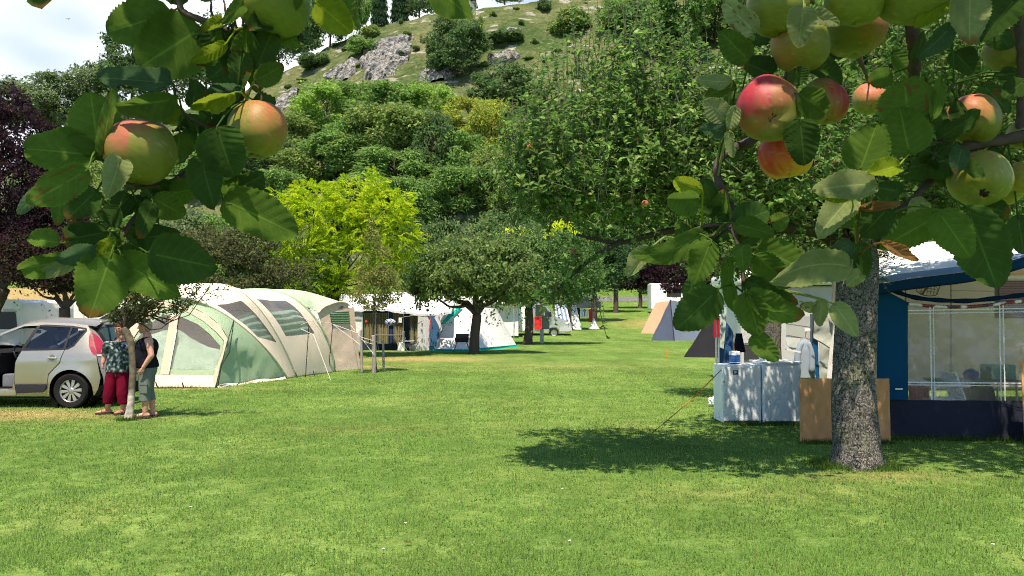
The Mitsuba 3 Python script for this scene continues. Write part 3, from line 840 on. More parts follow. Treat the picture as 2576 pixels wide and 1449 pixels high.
# the row of trees behind the motorhome
for (px, Y, hh, ww, pal, lab, sd) in ((1432, 66, 7.6, 3.6, [(.05, .10, .03), (.06, .12, .036)], 'dark leafy tree behind the bonnet of the motorhome', 41),
                                      (1494, 76, 8.6, 3.9, [(.035, .075, .03), (.045, .09, .034)], 'dark tree behind the washing line', 42),
                                      (1549, 88, 8.0, 4.0, [(.045, .085, .04), (.055, .10, .05), (.04, .075, .036)], 'small trunked tree beside the far grey lane', 43)):
    b = base(px, Y)
    field_tree('lawn_tree', lab, 'tree', b, b + [0, 0, 2.3], .26, [(-.3 * ww, 0, .30 * hh, .34 * ww, .4 * ww, .19 * hh), (.3 * ww, .1, .28 * hh, .36 * ww, .4 * ww, .17 * hh), (0, -.2, .48 * hh, .42 * ww, .45 * ww, .2 * hh), (-.15 * ww, .3, .16 * hh, .4 * ww, .4 * ww, .12 * hh), (.45 * ww, 0, .45 * hh, .3 * ww, .3 * ww, .15 * hh), (-.45 * ww, 0, .5 * hh, .28 * ww, .3 * ww, .14 * hh)],
               6500, .19, pal, sd, mat='leaf', thr=.45, nf=1.2, rough=.6, wild=120)
# purple leaved trees
PUR = [(.027, .014, .021), (.037, .019, .027), (.021, .011, .018), (.026, .022, .020)]
b = base(1610, 96)
field_tree('plum_tree', 'purple leaved tree left of the far white caravan', 'tree', b, b + [0, 0, 1.6], .22, [(-1.5, 0, 1.8, 1.9, 1.6, 1.3), (1.2, 0, 1.5, 1.9, 1.6, 1.1), (0, 0, 3.0, 1.9, 1.6, 1.3), (2.2, 0, 2.6, 1.3, 1.2, 1.0)], 5200, .20, PUR, 44, thr=.42, wild=60)
b = base(1735, 74)
field_tree('plum_tree', 'purple leaved tree hanging over the far white caravan', 'tree', b, b + [0, 0, 2.6], .22, [(-1.3, -.5, .8, 1.5, 1.3, .8), (.8, 0, 1.3, 1.9, 1.6, 1.2), (-.6, 0, 2.2, 1.9, 1.6, 1.2), (2.4, 0, 1.6, 1.5, 1.4, 1.2), (1.6, 0, 3.0, 1.6, 1.4, .9), (3.6, 0, 1.0, 1.4, 1.2, 1.0)], 6000, .17, PUR, 45, thr=.42, wild=70)
b = base(-75, 31)
field_tree('plum_tree', 'tall dark purple leaved tree at the left edge behind the caravan', 'tree', b, b + [1.2, 0, 2.6], .26,
           [(-1.2, 0, 1.9, 1.9, 1.7, 1.3), (.9, 0, 1.8, 1.5, 1.5, 1.0), (0, 0, 3.8, 1.7, 1.7, 1.6), (1.2, .3, 3.6, 1.3, 1.3, 1.4), (-.9, 0, 5.4, 1.4, 1.3, 1.3), (.5, 0, 5.6, 1.2, 1.2, 1.2), (.0, 0, 6.6, .9, .9, .9), (1.8, .3, 2.3, 1.2, 1.1, 1.1), (-2.5, 0, 4.2, 1.5, 1.4, 1.5), (1.35, .2, 5.6, .55, .55, .6), (-1.8, 0, 6.4, 1.1, 1.0, .8)],
           17000, .10, PUR, 46, thr=.42, wild=220, limb_r=.35)
b = base(170, 30)
field_tree('plum_tree', 'low purple leaved tree behind the silver car', 'tree', b, b + [-.1, 0, 1.9], .20,
           [(-1.3, 0, 1.3, 1.2, 1.2, .6), (.6, 0, 1.3, 1.3, 1.2, .6), (0, 0, 2.0, 1.5, 1.3, .8), (1.5, 0, 1.7, 1.0, 1.0, .7), (-1.6, 0, 2.0, 1.0, 1.0, .7), (1.9, .2, 1.1, .7, .8, .4), (-.2, 0, .85, .9, .9, .35)],
           8500, .09, [(.032, .017, .019), (.042, .026, .023), (.045, .050, .028), (.026, .016, .017)], 47, thr=.42, wild=140)
# dark bush left of the yellow tree
b = base(590, 29)
field_tree('hedge_tree', 'dense dark brownish green tree behind the green tent', 'tree', b, b + [0, 0, 1.0], .2,
           [(-1.7, 0, 1.6, 1.6, 1.4, 1.3), (0, -.2, 1.7, 1.7, 1.4, 1.5), (1.3, 0, 1.4, 1.3, 1.3, 1.2), (-.9, 0, 2.8, 1.4, 1.3, .9), (.5, 0, 2.9, 1.3, 1.2, .8), (1.5, 0, 2.4, .9, .9, .7), (-2.4, 0, 2.3, 1.0, 1.0, .9), (0, -.4, .4, 1.8, 1.2, .8)],
           14000, .085, [(.060, .072, .030), (.080, .092, .040), (.045, .055, .025), (.105, .11, .055)], 48, mat='leaf', thr=.47, nf=1.6, rough=.6, wild=420)
# golden robinia: long feathery sprays of leaflets
rng = np.random.default_rng(50)
b = base(832, 33)
fk = at(838, 742, 33)
k = thing('robinia_tree', 'bright golden yellow feathery leaved tree behind the green tent', 'tree')
part(k, 'trunk', bark_trunk([b - [0, 0, .1], b + [0, 0, .8], fk], [.30, .24, .26], 5, 20, 14, .1), 'matte', (.055, .045, .035), True)
GL = [(-1.5, 0, 2.3, 1.3, 1.3, 1.0), (0, 0, 2.9, 1.6, 1.5, 1.1), (1.7, 0, 2.7, 1.35, 1.4, 1.1), (2.5, 0, 2.2, .9, 1.0, .9), (-1.9, 0, 3.3, .8, .8, .7), (-.7, -.3, 3.6, 1.1, 1.0, .7), (.8, 0, 3.8, 1.1, 1.0, .7), (2.2, 0, 3.5, .9, .9, .7), (-1.4, -.4, 1.1, .9, .9, .6), (.6, -.8, 1.5, 1.3, .9, .7), (-.6, -.5, .5, .9, .8, .45), (.6, -.4, .35, .9, .8, .4), (2.0, -.2, 1.2, .8, .8, .5), (1.6, 0, 4.35, .35, .35, .55), (-1.2, 0, 4.0, .4, .4, .4)]
GL = [tuple(np.array(l[:3]) * [1, 1, 1] + fk) + l[3:] for l in GL]
part(k, 'boughs', cat(limbs(rng, b, fk, [l[:3] for l in GL], .26, .05)), 'matte', (.055, .045, .035), True)
p, d = crown_points(rng, GL, 3300, .62, 1.6, .36, .4, 3)
ms = []
GOLD = [(.44, .58, .022), (.38, .55, .022), (.50, .60, .03)]
n = len(p)
ax = unit(d * [1, 1, .5] + .55 * rng.standard_normal((n, 3)) + [0, 0, .12])
for i in range(n):                                           # each spray: a pinnate leaf of nine pairs
    a = ax[i]; sd = unit(np.cross(a, [0, 0, 1.0] + .5 * rng.standard_normal(3))); nm = np.cross(sd, a)
    L = .30 * (.7 + .6 * rng.random())
    t = np.repeat(np.linspace(.12, 1, 7), 2); s = np.tile([1, -1], 7)
    q = p[i] + a * (t * L)[:, None] - np.array([0, 0, 1.0]) * (t ** 2 * L * .35)[:, None]
    la = unit(sd * s[:, None] + a * .45 - [0, 0, .35])
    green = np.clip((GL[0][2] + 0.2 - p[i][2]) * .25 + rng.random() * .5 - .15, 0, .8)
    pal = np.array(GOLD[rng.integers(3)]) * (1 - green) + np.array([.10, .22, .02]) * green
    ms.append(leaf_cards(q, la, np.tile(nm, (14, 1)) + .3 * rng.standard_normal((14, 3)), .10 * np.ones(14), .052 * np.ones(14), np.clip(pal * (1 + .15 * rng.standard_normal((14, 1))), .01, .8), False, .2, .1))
v = np.vstack([m[0] for m in ms]); o = np.arange(n) * len(ms[0][0])
f = np.vstack([m[1] + o[i] for i, m in enumerate(ms)])
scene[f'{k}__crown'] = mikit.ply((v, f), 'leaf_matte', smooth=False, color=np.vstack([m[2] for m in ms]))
# a second golden tree far away
b = base(1410, 104)
field_tree('robinia_tree', 'distant bright yellow tree seen above the motorhome', 'tree', b, b + [0, 0, 3.5], .2, [(0, 0, 4.5, 3.2, 2.0, 1.5), (-2.4, 0, 4.0, 2.0, 1.5, 1.4), (2.2, 0, 4.0, 1.8, 1.5, 1.2), (0, 0, 6, 1.6, 1.4, .9), (-5.5, 0, 4.8, 2.4, 1.5, 1.2)], 4200, .26, GOLD, 51, mat='leaf_matte', thr=.42)

# slender sapling between stakes (crown 895-1005, 560-790)
b = base(946, 24.3)
fk = at(941, 775, 24.3)
field_tree('sapling', 'slender young tree with thin trunk tied between wooden stakes', 'tree', b, fk, .035,
           [(0, 0, .5, .5, .45, .35), (-.1, 0, 1.0, .42, .4, .4), (.15, 0, 1.4, .4, .4, .45), (.25, 0, .9, .45, .4, .35), (-.35, 0, .35, .35, .3, .25), (-.05, 0, 1.95, .25, .25, .4), (.0, 0, .1, .4, .35, .2), (.5, 0, .4, .35, .3, .3), (-.1, 0, 2.4, .12, .12, .3)],
           2600, .055, [(.16, .17, .045), (.12, .145, .04), (.20, .19, .07), (.10, .125, .035)], 52, limb_r=.4, thr=.40, wild=110)

# small apple tree at the two people
b = base(322, 13.75)
tr = [b - [0, 0, .1], at(326, 1040, 13.75), at(331, 990, 13.75), at(334, 920, 13.78), at(328, 860, 13.8), at(312, 825, 13.8)]
rng = np.random.default_rng(53)
k = thing('apple_tree', 'small apple tree with thin leaning trunk in front of the two people', 'tree')
v, f = bark_trunk(tr, [.075, .058, .053, .053, .058, .062], 8, 60, 20, .05, .10)
h = v[:, 2] - b[2]
nz = meshkit.fbm(v * [9, 9, 5], 3, 5)
cc = np.clip((h - .40 - (nz - .5) * .25) / .1, 0, 1)[:, None]
col = np.array([.46, .42, .36]) * (1 - cc) + np.array([.13, .115, .085]) * cc
yl = np.clip((h - 1.25) / .15, 0, 1)[:, None] * np.clip((nz - .42) * 6, 0, 1)[:, None]
col = (col * (1 - yl) + np.array([.24, .16, .03]) * yl) * (.25 + 1.5 * meshkit.fbm(v * 22, 3, 9)[:, None])
part(k, 'trunk', (v, f), 'matte', col, True, label='thin leaning trunk, whitish near the ground')
fk = at(314, 830, 13.8)
tg = [at(a, c, Y) for a, c, Y in ((258, 775, 13.9), (285, 745, 13.7), (330, 735, 13.9), (372, 752, 13.6), (420, 748, 13.8), (480, 765, 13.6), (500, 735, 13.8), (350, 700, 14.1), (400, 690, 13.9), (545, 690, 13.8), (440, 725, 13.6), (250, 735, 14.2), (300, 640, 13.6), (380, 610, 13.8), (450, 640, 13.5), (250, 660, 13.9), (330, 560, 13.9), (500, 660, 13.9), (420, 690, 13.3), (340, 680, 13.3), (560, 720, 13.7))]
bw = limbs(rng, tr[-2], fk, tg, .055, .018, 8, .10, 6)
ms = []
for t in tg:
    d = unit(t - fk)
    for j in range(15):
        s = fk + (t - fk) * rng.uniform(.30, 1.08)
        e = unit(d + .9 * rng.standard_normal(3) * [1, 1, .7] + [0, 0, .15])
        L = rng.uniform(.12, .30)
        bw.append(tube([s, s + e * L * .5 + rng.standard_normal(3) * .01, s + e * L], [.005, .004, .002], 4))
        m = int(rng.integers(9, 16))
        q = s + e * (rng.random((m, 1)) * L) + rng.standard_normal((m, 3)) * .018
        ms.append(leaf_cards(q, unit(e * .5 + .8 * rng.standard_normal((m, 3))), unit(rng.standard_normal((m, 3)) + [0, 0, .8]), .052 * (.7 + .5 * rng.random(m)), .028 * np.ones(m), leaf_cols(rng, m, [(.07, .09, .03), (.055, .075, .028), (.09, .105, .04)]), True, .3, .12))
part(k, 'boughs', cat(bw), 'matte', (.07, .055, .04), True)
v = np.vstack([m[0] for m in ms]); o = np.cumsum([0] + [len(m[0]) for m in ms])
scene[f'{k}__crown'] = mikit.ply((v, np.vstack([m[1] + o[i] for i, m in enumerate(ms)])), 'leaf', smooth=False, color=np.vstack([m[2] for m in ms]))

# second trunk behind the white cabinets, with its own crown
b = base(1952, 16.2)
k2 = field_tree('apple_tree', 'apple tree with rough brown trunk behind the white cabinets', 'tree', b, at(1945, 740, 16.2), .175,
                [(-.9, .4, .8, 1.0, .9, .55), (.3, .2, 1.1, 1.2, 1.0, .7), (1.3, .3, 1.3, 1.0, 1.0, .6), (.2, .3, 2.0, 1.4, 1.1, .7), (-1.0, .5, 1.8, 1.0, .9, .6), (1.6, .3, 2.3, 1.1, 1.0, .7), (.4, .3, 3.0, 1.3, 1.0, .7)],
                12500, .062, [(.085, .13, .036), (.10, .15, .045), (.065, .105, .03), (.12, .17, .06)], 54, barkmat='bark', six=True, thr=.40, wild=120)

# the big apple tree: trunk 2150, crown 1270-2576 reaching over the lawn
rng = np.random.default_rng(60)
b = base(2152, 9.55)
k = thing('apple_tree', 'big apple tree with thick scaly grey trunk and red apples', 'tree')
top = at(2158, 640, 9.6)
v, f = bark_trunk([b - [0, 0, .12], b + [0, 0, .1], at(2148, 1000, 9.55), at(2152, 850, 9.58), at(2156, 720, 9.6), top, at(2160, 585, 9.6)], [.275, .262, .235, .225, .228, .215, .13], 12, 150, 72, .19, .04)
part(k, 'trunk', (v, f), 'bark', (.3, .3, .3), True)
forks = [at(2140, 600, 9.4), at(2200, 580, 9.7)]
# main boughs
BO = [[top, at(2050, 575, 9.3), at(1880, 575, 9.1), at(1690, 580, 8.9), at(1560, 610, 8.8), at(1450, 590, 8.7)],
      [top, at(2020, 500, 9.2), at(1820, 460, 9.0), at(1600, 480, 8.8), at(1420, 470, 8.7), at(1330, 430, 8.6)],
      [top, at(2080, 430, 9.4), at(1930, 300, 9.2), at(1760, 200, 9.1), at(1600, 120, 9.0)],
      [top, at(2200, 450, 9.7), at(2220, 250, 9.8), at(2160, 60, 9.8)],
      [top, at(2300, 520, 9.7), at(2480, 430, 9.6), at(2700, 360, 9.5)],
      [top, at(2260, 480, 10.2), at(2330, 320, 10.6), at(2450, 180, 10.8)],
      [top, at(2100, 480, 10.2), at(1980, 380, 10.6), at(1850, 330, 10.8)],
      [top, at(2150, 520, 8.9), at(2060, 420, 8.3), at(1950, 380, 7.9)],
      [at(1560, 608, 8.8), at(1490, 650, 8.7), at(1430, 700, 8.6), at(1390, 740, 8.6)]]
bw, paths = [], []
for i, q in enumerate(BO):
    c = curve(q, 26); paths.append(c)
    bw.append(tube(c, np.geomspace(.15 if i < 4 else .11, .014, 26) if i < 8 else np.linspace(.03, .012, 26), 9))
part(k, 'boughs', cat(bw), 'matte', (.060, .050, .042), True)
TW, LF = [], []


def shoot(s, e, L, m, lsz, tw=.0045, pal=APPLE, bend=.12):
    """an upright shoot with leaves along it"""
    n = 5
    c = s + e * (np.linspace(0, 1, n) * L)[:, None] + unit(rng.standard_normal(3)) * (np.linspace(0, 1, n)[:, None] ** 2) * L * bend
    TW.append(tube(c, np.linspace(tw, tw * .4, n), 4, False))
    t = np.sort(rng.random(m)) ** .85
    q = np.stack([np.interp(t, np.linspace(0, 1, n), c[:, j]) for j in range(3)], -1)
    out = unit(np.cross(np.tile(e, (m, 1)), rng.standard_normal((m, 3))))
    a = unit(out + e * .55 - [0, 0, .12])
    LF.append(leaf_cards(q, a, unit(e * 1.0 - out * .3 + .45 * rng.standard_normal((m, 3))), lsz * (.6 + .6 * rng.random(m)), lsz * .52 * (.8 + .4 * rng.random(m)), leaf_cols(rng, m, pal), True, .35, .15))


CR = [(at(1550, 370, 8.9), .95, 1.1, .72), (at(1430, 430, 8.7), .68, .9, .55), (at(1690, 340, 9.0), .95, 1.1, .80), (at(1610, 260, 9.0), .60, .9, .42), (at(1820, 400, 9.1), 1.0, 1.1, .75), (at(1700, 480, 8.9), 1.0, 1.1, .55), (at(1480, 520, 8.7), .75, .9, .42), (at(1340, 470, 8.6), .3, .5, .35),
      (at(2000, 380, 9.4), 1.0, 1.2, .85), (at(2200, 310, 9.8), 1.1, 1.2, .85), (at(2400, 330, 9.8), 1.0, 1.2, .9), (at(2560, 400, 9.6), .9, 1.0, .9), (at(2050, 520, 9.2), .9, 1.0, .5), (at(2400, 520, 9.7), .8, .9, .4), (at(1920, 300, 9.4), .8, 1.0, .6), (at(2520, 250, 10), 1.1, 1.1, .7), (at(1900, 500, 11.8), 1.2, 1.0, .6), (at(2060, 500, 12.1), 1.1, .9, .6), (at(2290, 470, 10.9), 1.1, .8, .55), (at(2470, 440, 10.7), 1.1, .8, .55), (np.array([5.3, 8.0, 3.7]), .9, .9, .6), (np.array([4.3, 8.3, 4.3]), .9, .9, .6), (np.array([6.3, 8.6, 3.8]), .9, .9, .6), (at(1385, 440, 8.8), .5, .8, .5), (at(1420, 480, 10.3), .75, .7, .5), (at(1600, 470, 10.4), .9, .7, .5), (at(2170, 560, 9.2), .55, .5, .35), (at(2000, 480, 10.8), 1.1, 1.0, .7), (at(1980, 430, 8.1), .8, .7, .5)]
lob = [tuple(c) + (a, b_, d) for c, a, b_, d in CR]
p, d = crown_points(rng, lob, 6200, .25, 1.3, .34, .4, 7)
for a, e in zip(p, d):
    up = unit(e * .35 + [0, 0, 1.0] + .33 * rng.standard_normal(3))
    shoot(a, up, rng.uniform(.18, .5), int(rng.integers(9, 16)), .080)
# water shoots standing out of the top
for px in np.linspace(1285, 1810, 120):
    py = np.interp(px, [1280, 1340, 1420, 1500, 1560, 1640, 1720, 1800], [380, 285, 210, 130, 105, 110, 160, 230]) + rng.uniform(-20, 130)
    s = at(px + rng.uniform(-8, 8), py, rng.uniform(8.4, 9.4))
    shoot(s, unit(np.array([rng.uniform(-.18, .14), rng.uniform(-.1, .1), 1.0])), rng.uniform(.35, .75), int(rng.integers(16, 26)), .058, .005, [(.085, .155, .045), (.075, .14, .04), (.10, .17, .055)], .06)
for px, py, e in ((1300, 500, (-.5, 0, .8)), (1290, 560, (-.3, 0, .7)), (1330, 600, (-.6, 0, .2)), (1270, 430, (-.4, 0, .9)), (1400, 740, (-.7, 0, -.3)), (1470, 690, (-.7, 0, -.5)), (1440, 650, (-.8, 0, -.2)), (1500, 740, (.2, 0, -1)), (1260, 520, (-.5, 0, .6))):
    s = at(px, py, 8.7)
    shoot(s, unit(np.array(e)), .42, 11, .066, .006)
for c in (paths[0], paths[8], paths[1]):
    for i in range(26):
        s = c[int(rng.integers(7, len(c)))]
        shoot(s, unit(rng.standard_normal(3) + [0, 0, .5]), rng.uniform(.15, .4), int(rng.integers(8, 14)), .075)
# epicormic shoots on the trunk
for i in range(46):
    s = at(rng.uniform(2195, 2225), rng.uniform(600, 700), 9.5)
    shoot(s, unit(np.array([rng.uniform(-.1, 1), rng.uniform(-.6, .2), rng.uniform(-.6, .5)])), rng.uniform(.1, .24), 10, .030, .003, [(.05, .11, .026), (.065, .13, .03)])
part(k, 'twigs', cat(TW), 'matte', (.13, .13, .085), False, kind='stuff')
v = np.vstack([m[0] for m in LF]); o = np.cumsum([0] + [len(m[0]) for m in LF])
scene[f'{k}__crown'] = mikit.ply((v, np.vstack([m[1] + o[i] for i, m in enumerate(LF)])), 'leaf', smooth=False, color=np.vstack([m[2] for m in LF]))
# ---------------------------------------------------------------- apple branches hanging in front of the camera
def big_leaf(B, Tp, w, roll, fold, curl, tint, ident, nu=30, nv=5, wave=.075, bend=0.0):
    B, Tp = np.asarray(B, float), np.asarray(Tp, float)
    a = Tp - B; L = np.linalg.norm(a); a /= L
    cam = np.array([0, 0, EYE]) - (B + Tp) / 2
    n0 = unit(cam - a * (cam @ a))
    s0 = np.cross(n0, a)
    cr, sr = math.cos(math.radians(roll)), math.sin(math.radians(roll))
    n = n0 * cr + s0 * sr
    s = np.cross(n, a)
    u = np.linspace(0, 1, nu)[:, None]; v = np.linspace(-1, 1, 2 * nv + 1)[None]
    W = w / 2 * np.clip(np.sin(np.pi * u ** .82), 0, 1) ** .52 * (1 - .16 * u) + .0006
    tooth = 1 + .045 * ((np.arange(nu) % 2)[:, None] * 2 - 1) * (np.abs(v) > .99)
    av = np.abs(v)
    x = v * W * tooth * math.cos(fold)
    z = av * W * math.sin(fold) - curl * L * u ** 2 + .0018 * np.cos(2 * np.pi * (u * 7.5 - av * 1.5)) * av * (1 - av * .6) \
        + wave * L * (.5 * np.sin(u * 9 + ident) * v + .35 * np.sin(u * 13 + 2 * ident) * v * v - .5 * av ** 2 * math.sin(ident * 1.7))
    y = u * L * (1 - .25 * curl * u)
    P = B + a * y[..., None] + s * (x + bend * L * np.sin(np.pi * u))[..., None] + n * z[..., None]
    f = grid_mesh(P)
    uv = np.stack([np.broadcast_to(np.clip(u, 0, .999) + 2 * ident, x.shape), np.broadcast_to(v * .999 + 4 * tint, x.shape)], -1).reshape(-1, 2)
    return f[0], f[1], uv


WOOD = []
DK, MD, BR, PL, BL, BN = 0, 1, 2, 3, 4, 5


def branch_thing(label, stems, leaves, seed, shade, fill=46):
    rng = np.random.default_rng(seed)
    k = thing('apple_branch', label, 'branch')
    lines = []
    for pts, r0, r1 in stems:
        c = curve([at(*p) for p in pts], max(8, 6 * len(pts)))
        lines.append(c)
        v, f = tube(c, np.linspace(r0, r1, len(c)) * (1 + .10 * np.sin(np.arange(len(c)) * 2.1)), 12)
        bump = (meshkit.fbm(v * 120, 3, 4) - .5)[:, None]
        col = np.array([.085, .068, .060]) * (1 + 1.1 * bump)
        part(k, 'twig' if r0 < .0045 else 'stem', (v + bump * .0016, f), 'matte', col, True)
    L = np.vstack(lines)
    WOOD.append(L)
    for i, q in enumerate(leaves):
        x0, y0, x1, y1, w, tint, Y = q[:7]
        o = dict(roll=rng.uniform(-28, 28), fold=rng.uniform(.10, .72), curl=rng.uniform(-.05, .36), dt=rng.uniform(-.03, .02))
        if len(q) > 7: o.update(q[7])
        B, Tp = at(x0, y0, Y), at(x1, y1, Y + o['dt'])
        wm = 1.10 * w / FOC * Y / max(.45, math.cos(math.radians(o['roll'])) * math.cos(o['fold']))
        v, f, uv = big_leaf(B, Tp, wm, o['roll'], o['fold'], o['curl'], tint, i, bend=o.get('bend', 0))
        d = np.linalg.norm(L - B, axis=1)
        j = int(np.argmin(d))
        if d[j] < .14:
            e = L[j]
        else:
            e = B + unit(L[j] - B) * .03
        pv, pf = tube(curve([e, (e + B) / 2 + [0, 0, .12 * min(d[j], .06)], B, B + (Tp - B) * .12], 7), np.linspace(.0013, .0008, 7), 6)
        puv = np.tile([.02 + 2 * i, 4.0 * tint], (len(pv), 1))
        kk = part(k, 'leaf', (np.vstack([v, pv]), np.vstack([f, pf + len(v)])), 'big_leaf', uv=np.vstack([uv, puv]), smooth=True, label='withered brown leaf' if tint == BN else None)
    # smaller spur leaves filling in round the wood of the branch
    vis = L[(L[:, 2] < 2.05)]
    for i in range(fill):
        q = vis[int(rng.integers(len(vis)))]
        d = unit(rng.standard_normal(3) * [1, .7, .8] + [0, .25, -.25])
        B = q + d * rng.uniform(.008, .03); Tp = B + d * rng.uniform(.030, .062)
        v, f, uv = big_leaf(B, Tp, rng.uniform(.020, .038), rng.uniform(-60, 60), rng.uniform(.2, .7), rng.uniform(0, .3), int(rng.choice([DK, DK, MD])), 300 + i, 16, 3)
        pv, pf = tube([q, B + d * .004], [.0012, .0008], 5)
        part(k, 'leaf', (np.vstack([v, pv]), np.vstack([f, pf + len(v)])), 'big_leaf', uv=np.vstack([uv, np.tile([.02 + 2 * (300 + i), 0.0], (len(pv), 1))]), smooth=True)
    # the same branch goes on above the picture
    vs, fs, us, n = [], [], [], 0
    for i in range(shade[4]):
        p = np.array([rng.uniform(shade[0], shade[1]), rng.uniform(shade[2], shade[3]), rng.uniform(*shade[5])])
        d = unit(rng.standard_normal(3) * [1, 1, .5])
        v, f, uv = big_leaf(p, p + d * rng.uniform(.07, .10), .06, rng.uniform(0, 360), .25, .1, int(rng.integers(0, 2)), 200 + i, 8, 2)
        vs.append(v); fs.append(f + n); us.append(uv); n += len(v)
    if vs:
        part(k, 'upper_leaves', (np.vstack(vs), np.vstack(fs)), 'big_leaf', uv=np.vstack(us), smooth=True, kind='stuff')
    return k


UL = [([(745, 0, 1.02), (700, 72, 1.02), (655, 105, 1.02), (622, 165, 1.02), (607, 205, 1.02), (605, 236, 1.02), (585, 330, 1.05), (520, 400, 1.06), (440, 455, 1.05), (385, 500, 1.03), (330, 560, 1.02), (290, 625, 1.01)], .0062, .0028),
      ([(745, 4, 1.02), (790, -90, 1.0), (860, -240, .98), (900, -420, .95)], .0066, .011),
      ([(655, 103, 1.02), (610, 88, 1.02), (555, 73, 1.01), (500, 48, 1.0), (462, 30, 1.0), (445, -5, 1.0)], .0052, .003),
      ([(606, 210, 1.02), (610, 232, 1.02), (622, 252, 1.0)], .0022, .0016), ([(440, 455, 1.05), (400, 470, 1.03), (358, 462, 1.02)], .003, .002),
      ([(585, 330, 1.05), (520, 318, 1.02), (470, 290, 1.0), (440, 262, 1.0)], .0022, .0014), ([(440, 455, 1.05), (330, 470, 1.0), (255, 400, .99), (240, 380, .98)], .003, .0016),
      ([(560, 73, 1.01), (535, 40, 1.0), (530, -10, 1.0)], .0014, .0012), ([(590, 82, 1.01), (572, 45, 1.0), (562, 0, 1.0)], .0013, .0011), ([(600, 85, 1.01), (590, 50, 1.0), (578, 25, 1.0)], .0013, .0011), ([(610, 88, 1.01), (612, 60, 1.0), (606, 25, 1.0)], .0013, .0011),
      ([(700, 72, 1.02), (690, 45, 1.01), (688, 20, 1.0)], .002, .0015)]
LL = [(432, 30, 260, 88, 118, MD, 1.0, dict(roll=10, fold=.25, curl=.1)), (508, 70, 346, 172, 165, MD, 1.01, dict(roll=-8, fold=.2, curl=.05)), (570, 108, 484, 165, 36, BR, .97, dict(roll=20)), (560, 48, 508, 72, 26, BR, .98),
      (622, -6, 560, 60, 36, MD, .99), (606, 132, 520, 200, 95, DK, 1.06), (640, 205, 716, 163, 54, MD, .99, dict(roll=-10)), (622, 168, 682, 108, 64, MD, 1.06), (795, 6, 886, 82, 84, BR, 1.0, dict(roll=5, curl=.05)), (850, -10, 892, 60, 60, MD, 1.03),
      (436, 210, 243, 192, 58, BL, .98, dict(roll=-42, fold=.15, curl=.02)), (447, 246, 285, 282, 66, MD, .97, dict(roll=25)), (252, 392, 222, 218, 130, MD, .98, dict(roll=12, fold=.2, curl=.08)), (258, 388, 276, 214, 34, MD, .975, dict(roll=20, fold=.3)),
      (248, 392, 46, 368, 108, MD, .985, dict(roll=-12, fold=.3, curl=.1)), (222, 424, 70, 524, 82, MD, .96, dict(roll=24, curl=.15)), (110, 470, 46, 532, 34, BL, 1.0), (304, 400, 270, 498, 62, PL, .95, dict(roll=0, fold=.85, curl=.12)),
      (245, 478, 168, 552, 72, DK, 1.0), (162, 468, 136, 585, 38, MD, 1.02), (384, 498, 468, 545, 68, MD, .99), (302, 520, 276, 568, 52, DK, .99), (384, 505, 350, 602, 44, DK, .985), (546, 318, 584, 452, 118, DK, .955, dict(roll=-18, fold=.4, curl=.16)),
      (505, 388, 532, 520, 82, DK, .97, dict(roll=-20, fold=.3)), (545, 420, 584, 500, 72, MD, 1.0), (560, 502, 754, 590, 112, MD, .98, dict(roll=15, fold=.35, curl=.08)), (556, 495, 664, 442, 86, DK, 1.02), (602, 216, 512, 252, 58, BL, .98), (592, 232, 474, 276, 42, BR, .965, dict(roll=30, curl=.1)),
      (372, 636, 542, 674, 122, DK, .95, dict(roll=-14, fold=.16, curl=.05)), (282, 632, 226, 800, 128, MD, .97, dict(roll=8, fold=.18, curl=.02)), (312, 662, 438, 736, 92, MD, .985), (190, 648, 32, 686, 60, MD, .97), (196, 660, 58, 702, 34, PL, .965), (238, 620, 138, 666, 52, BL, .955),
      (152, 612, 66, 598, 46, MD, 1.0), (272, 582, 138, 612, 84, DK, .99), (288, 602, 228, 642, 28, BR, .95), (342, 600, 442, 590, 66, DK, 1.02), (442, 262, 410, 312, 42, BR, .98), (482, 272, 502, 200, 62, DK, 1.06), (430, 262, 340, 300, 60, MD, 1.08),
      (600, 236, 540, 330, 50, DK, 1.04), (470, 300, 520, 380, 50, DK, 1.05), (560, 390, 600, 340, 40, DK, 1.05), (420, 480, 330, 560, 70, DK, 1.05), (330, 560, 420, 640, 70, DK, 1.04), (250, 560, 200, 640, 60, DK, 1.04), (300, 620, 370, 690, 60, DK, 1.03), (470, 420, 500, 500, 60, DK, 1.06),
      (700, 70, 760, 120, 45, MD, 1.05), (560, 240, 500, 300, 44, DK, 1.07), (230, 620, 180, 560, 44, MD, 1.05), (700, 10, 760, -50, 60, MD, 1.0), (430, 10, 470, -60, 60, DK, 1.02), (540, 0, 500, -70, 60, MD, 1.02)]
branch_thing('leafy apple branch hanging into the left half of the picture', UL, LL, 71, (-1.0, -.10, .50, 1.20, 210, (2.16, 2.75)))

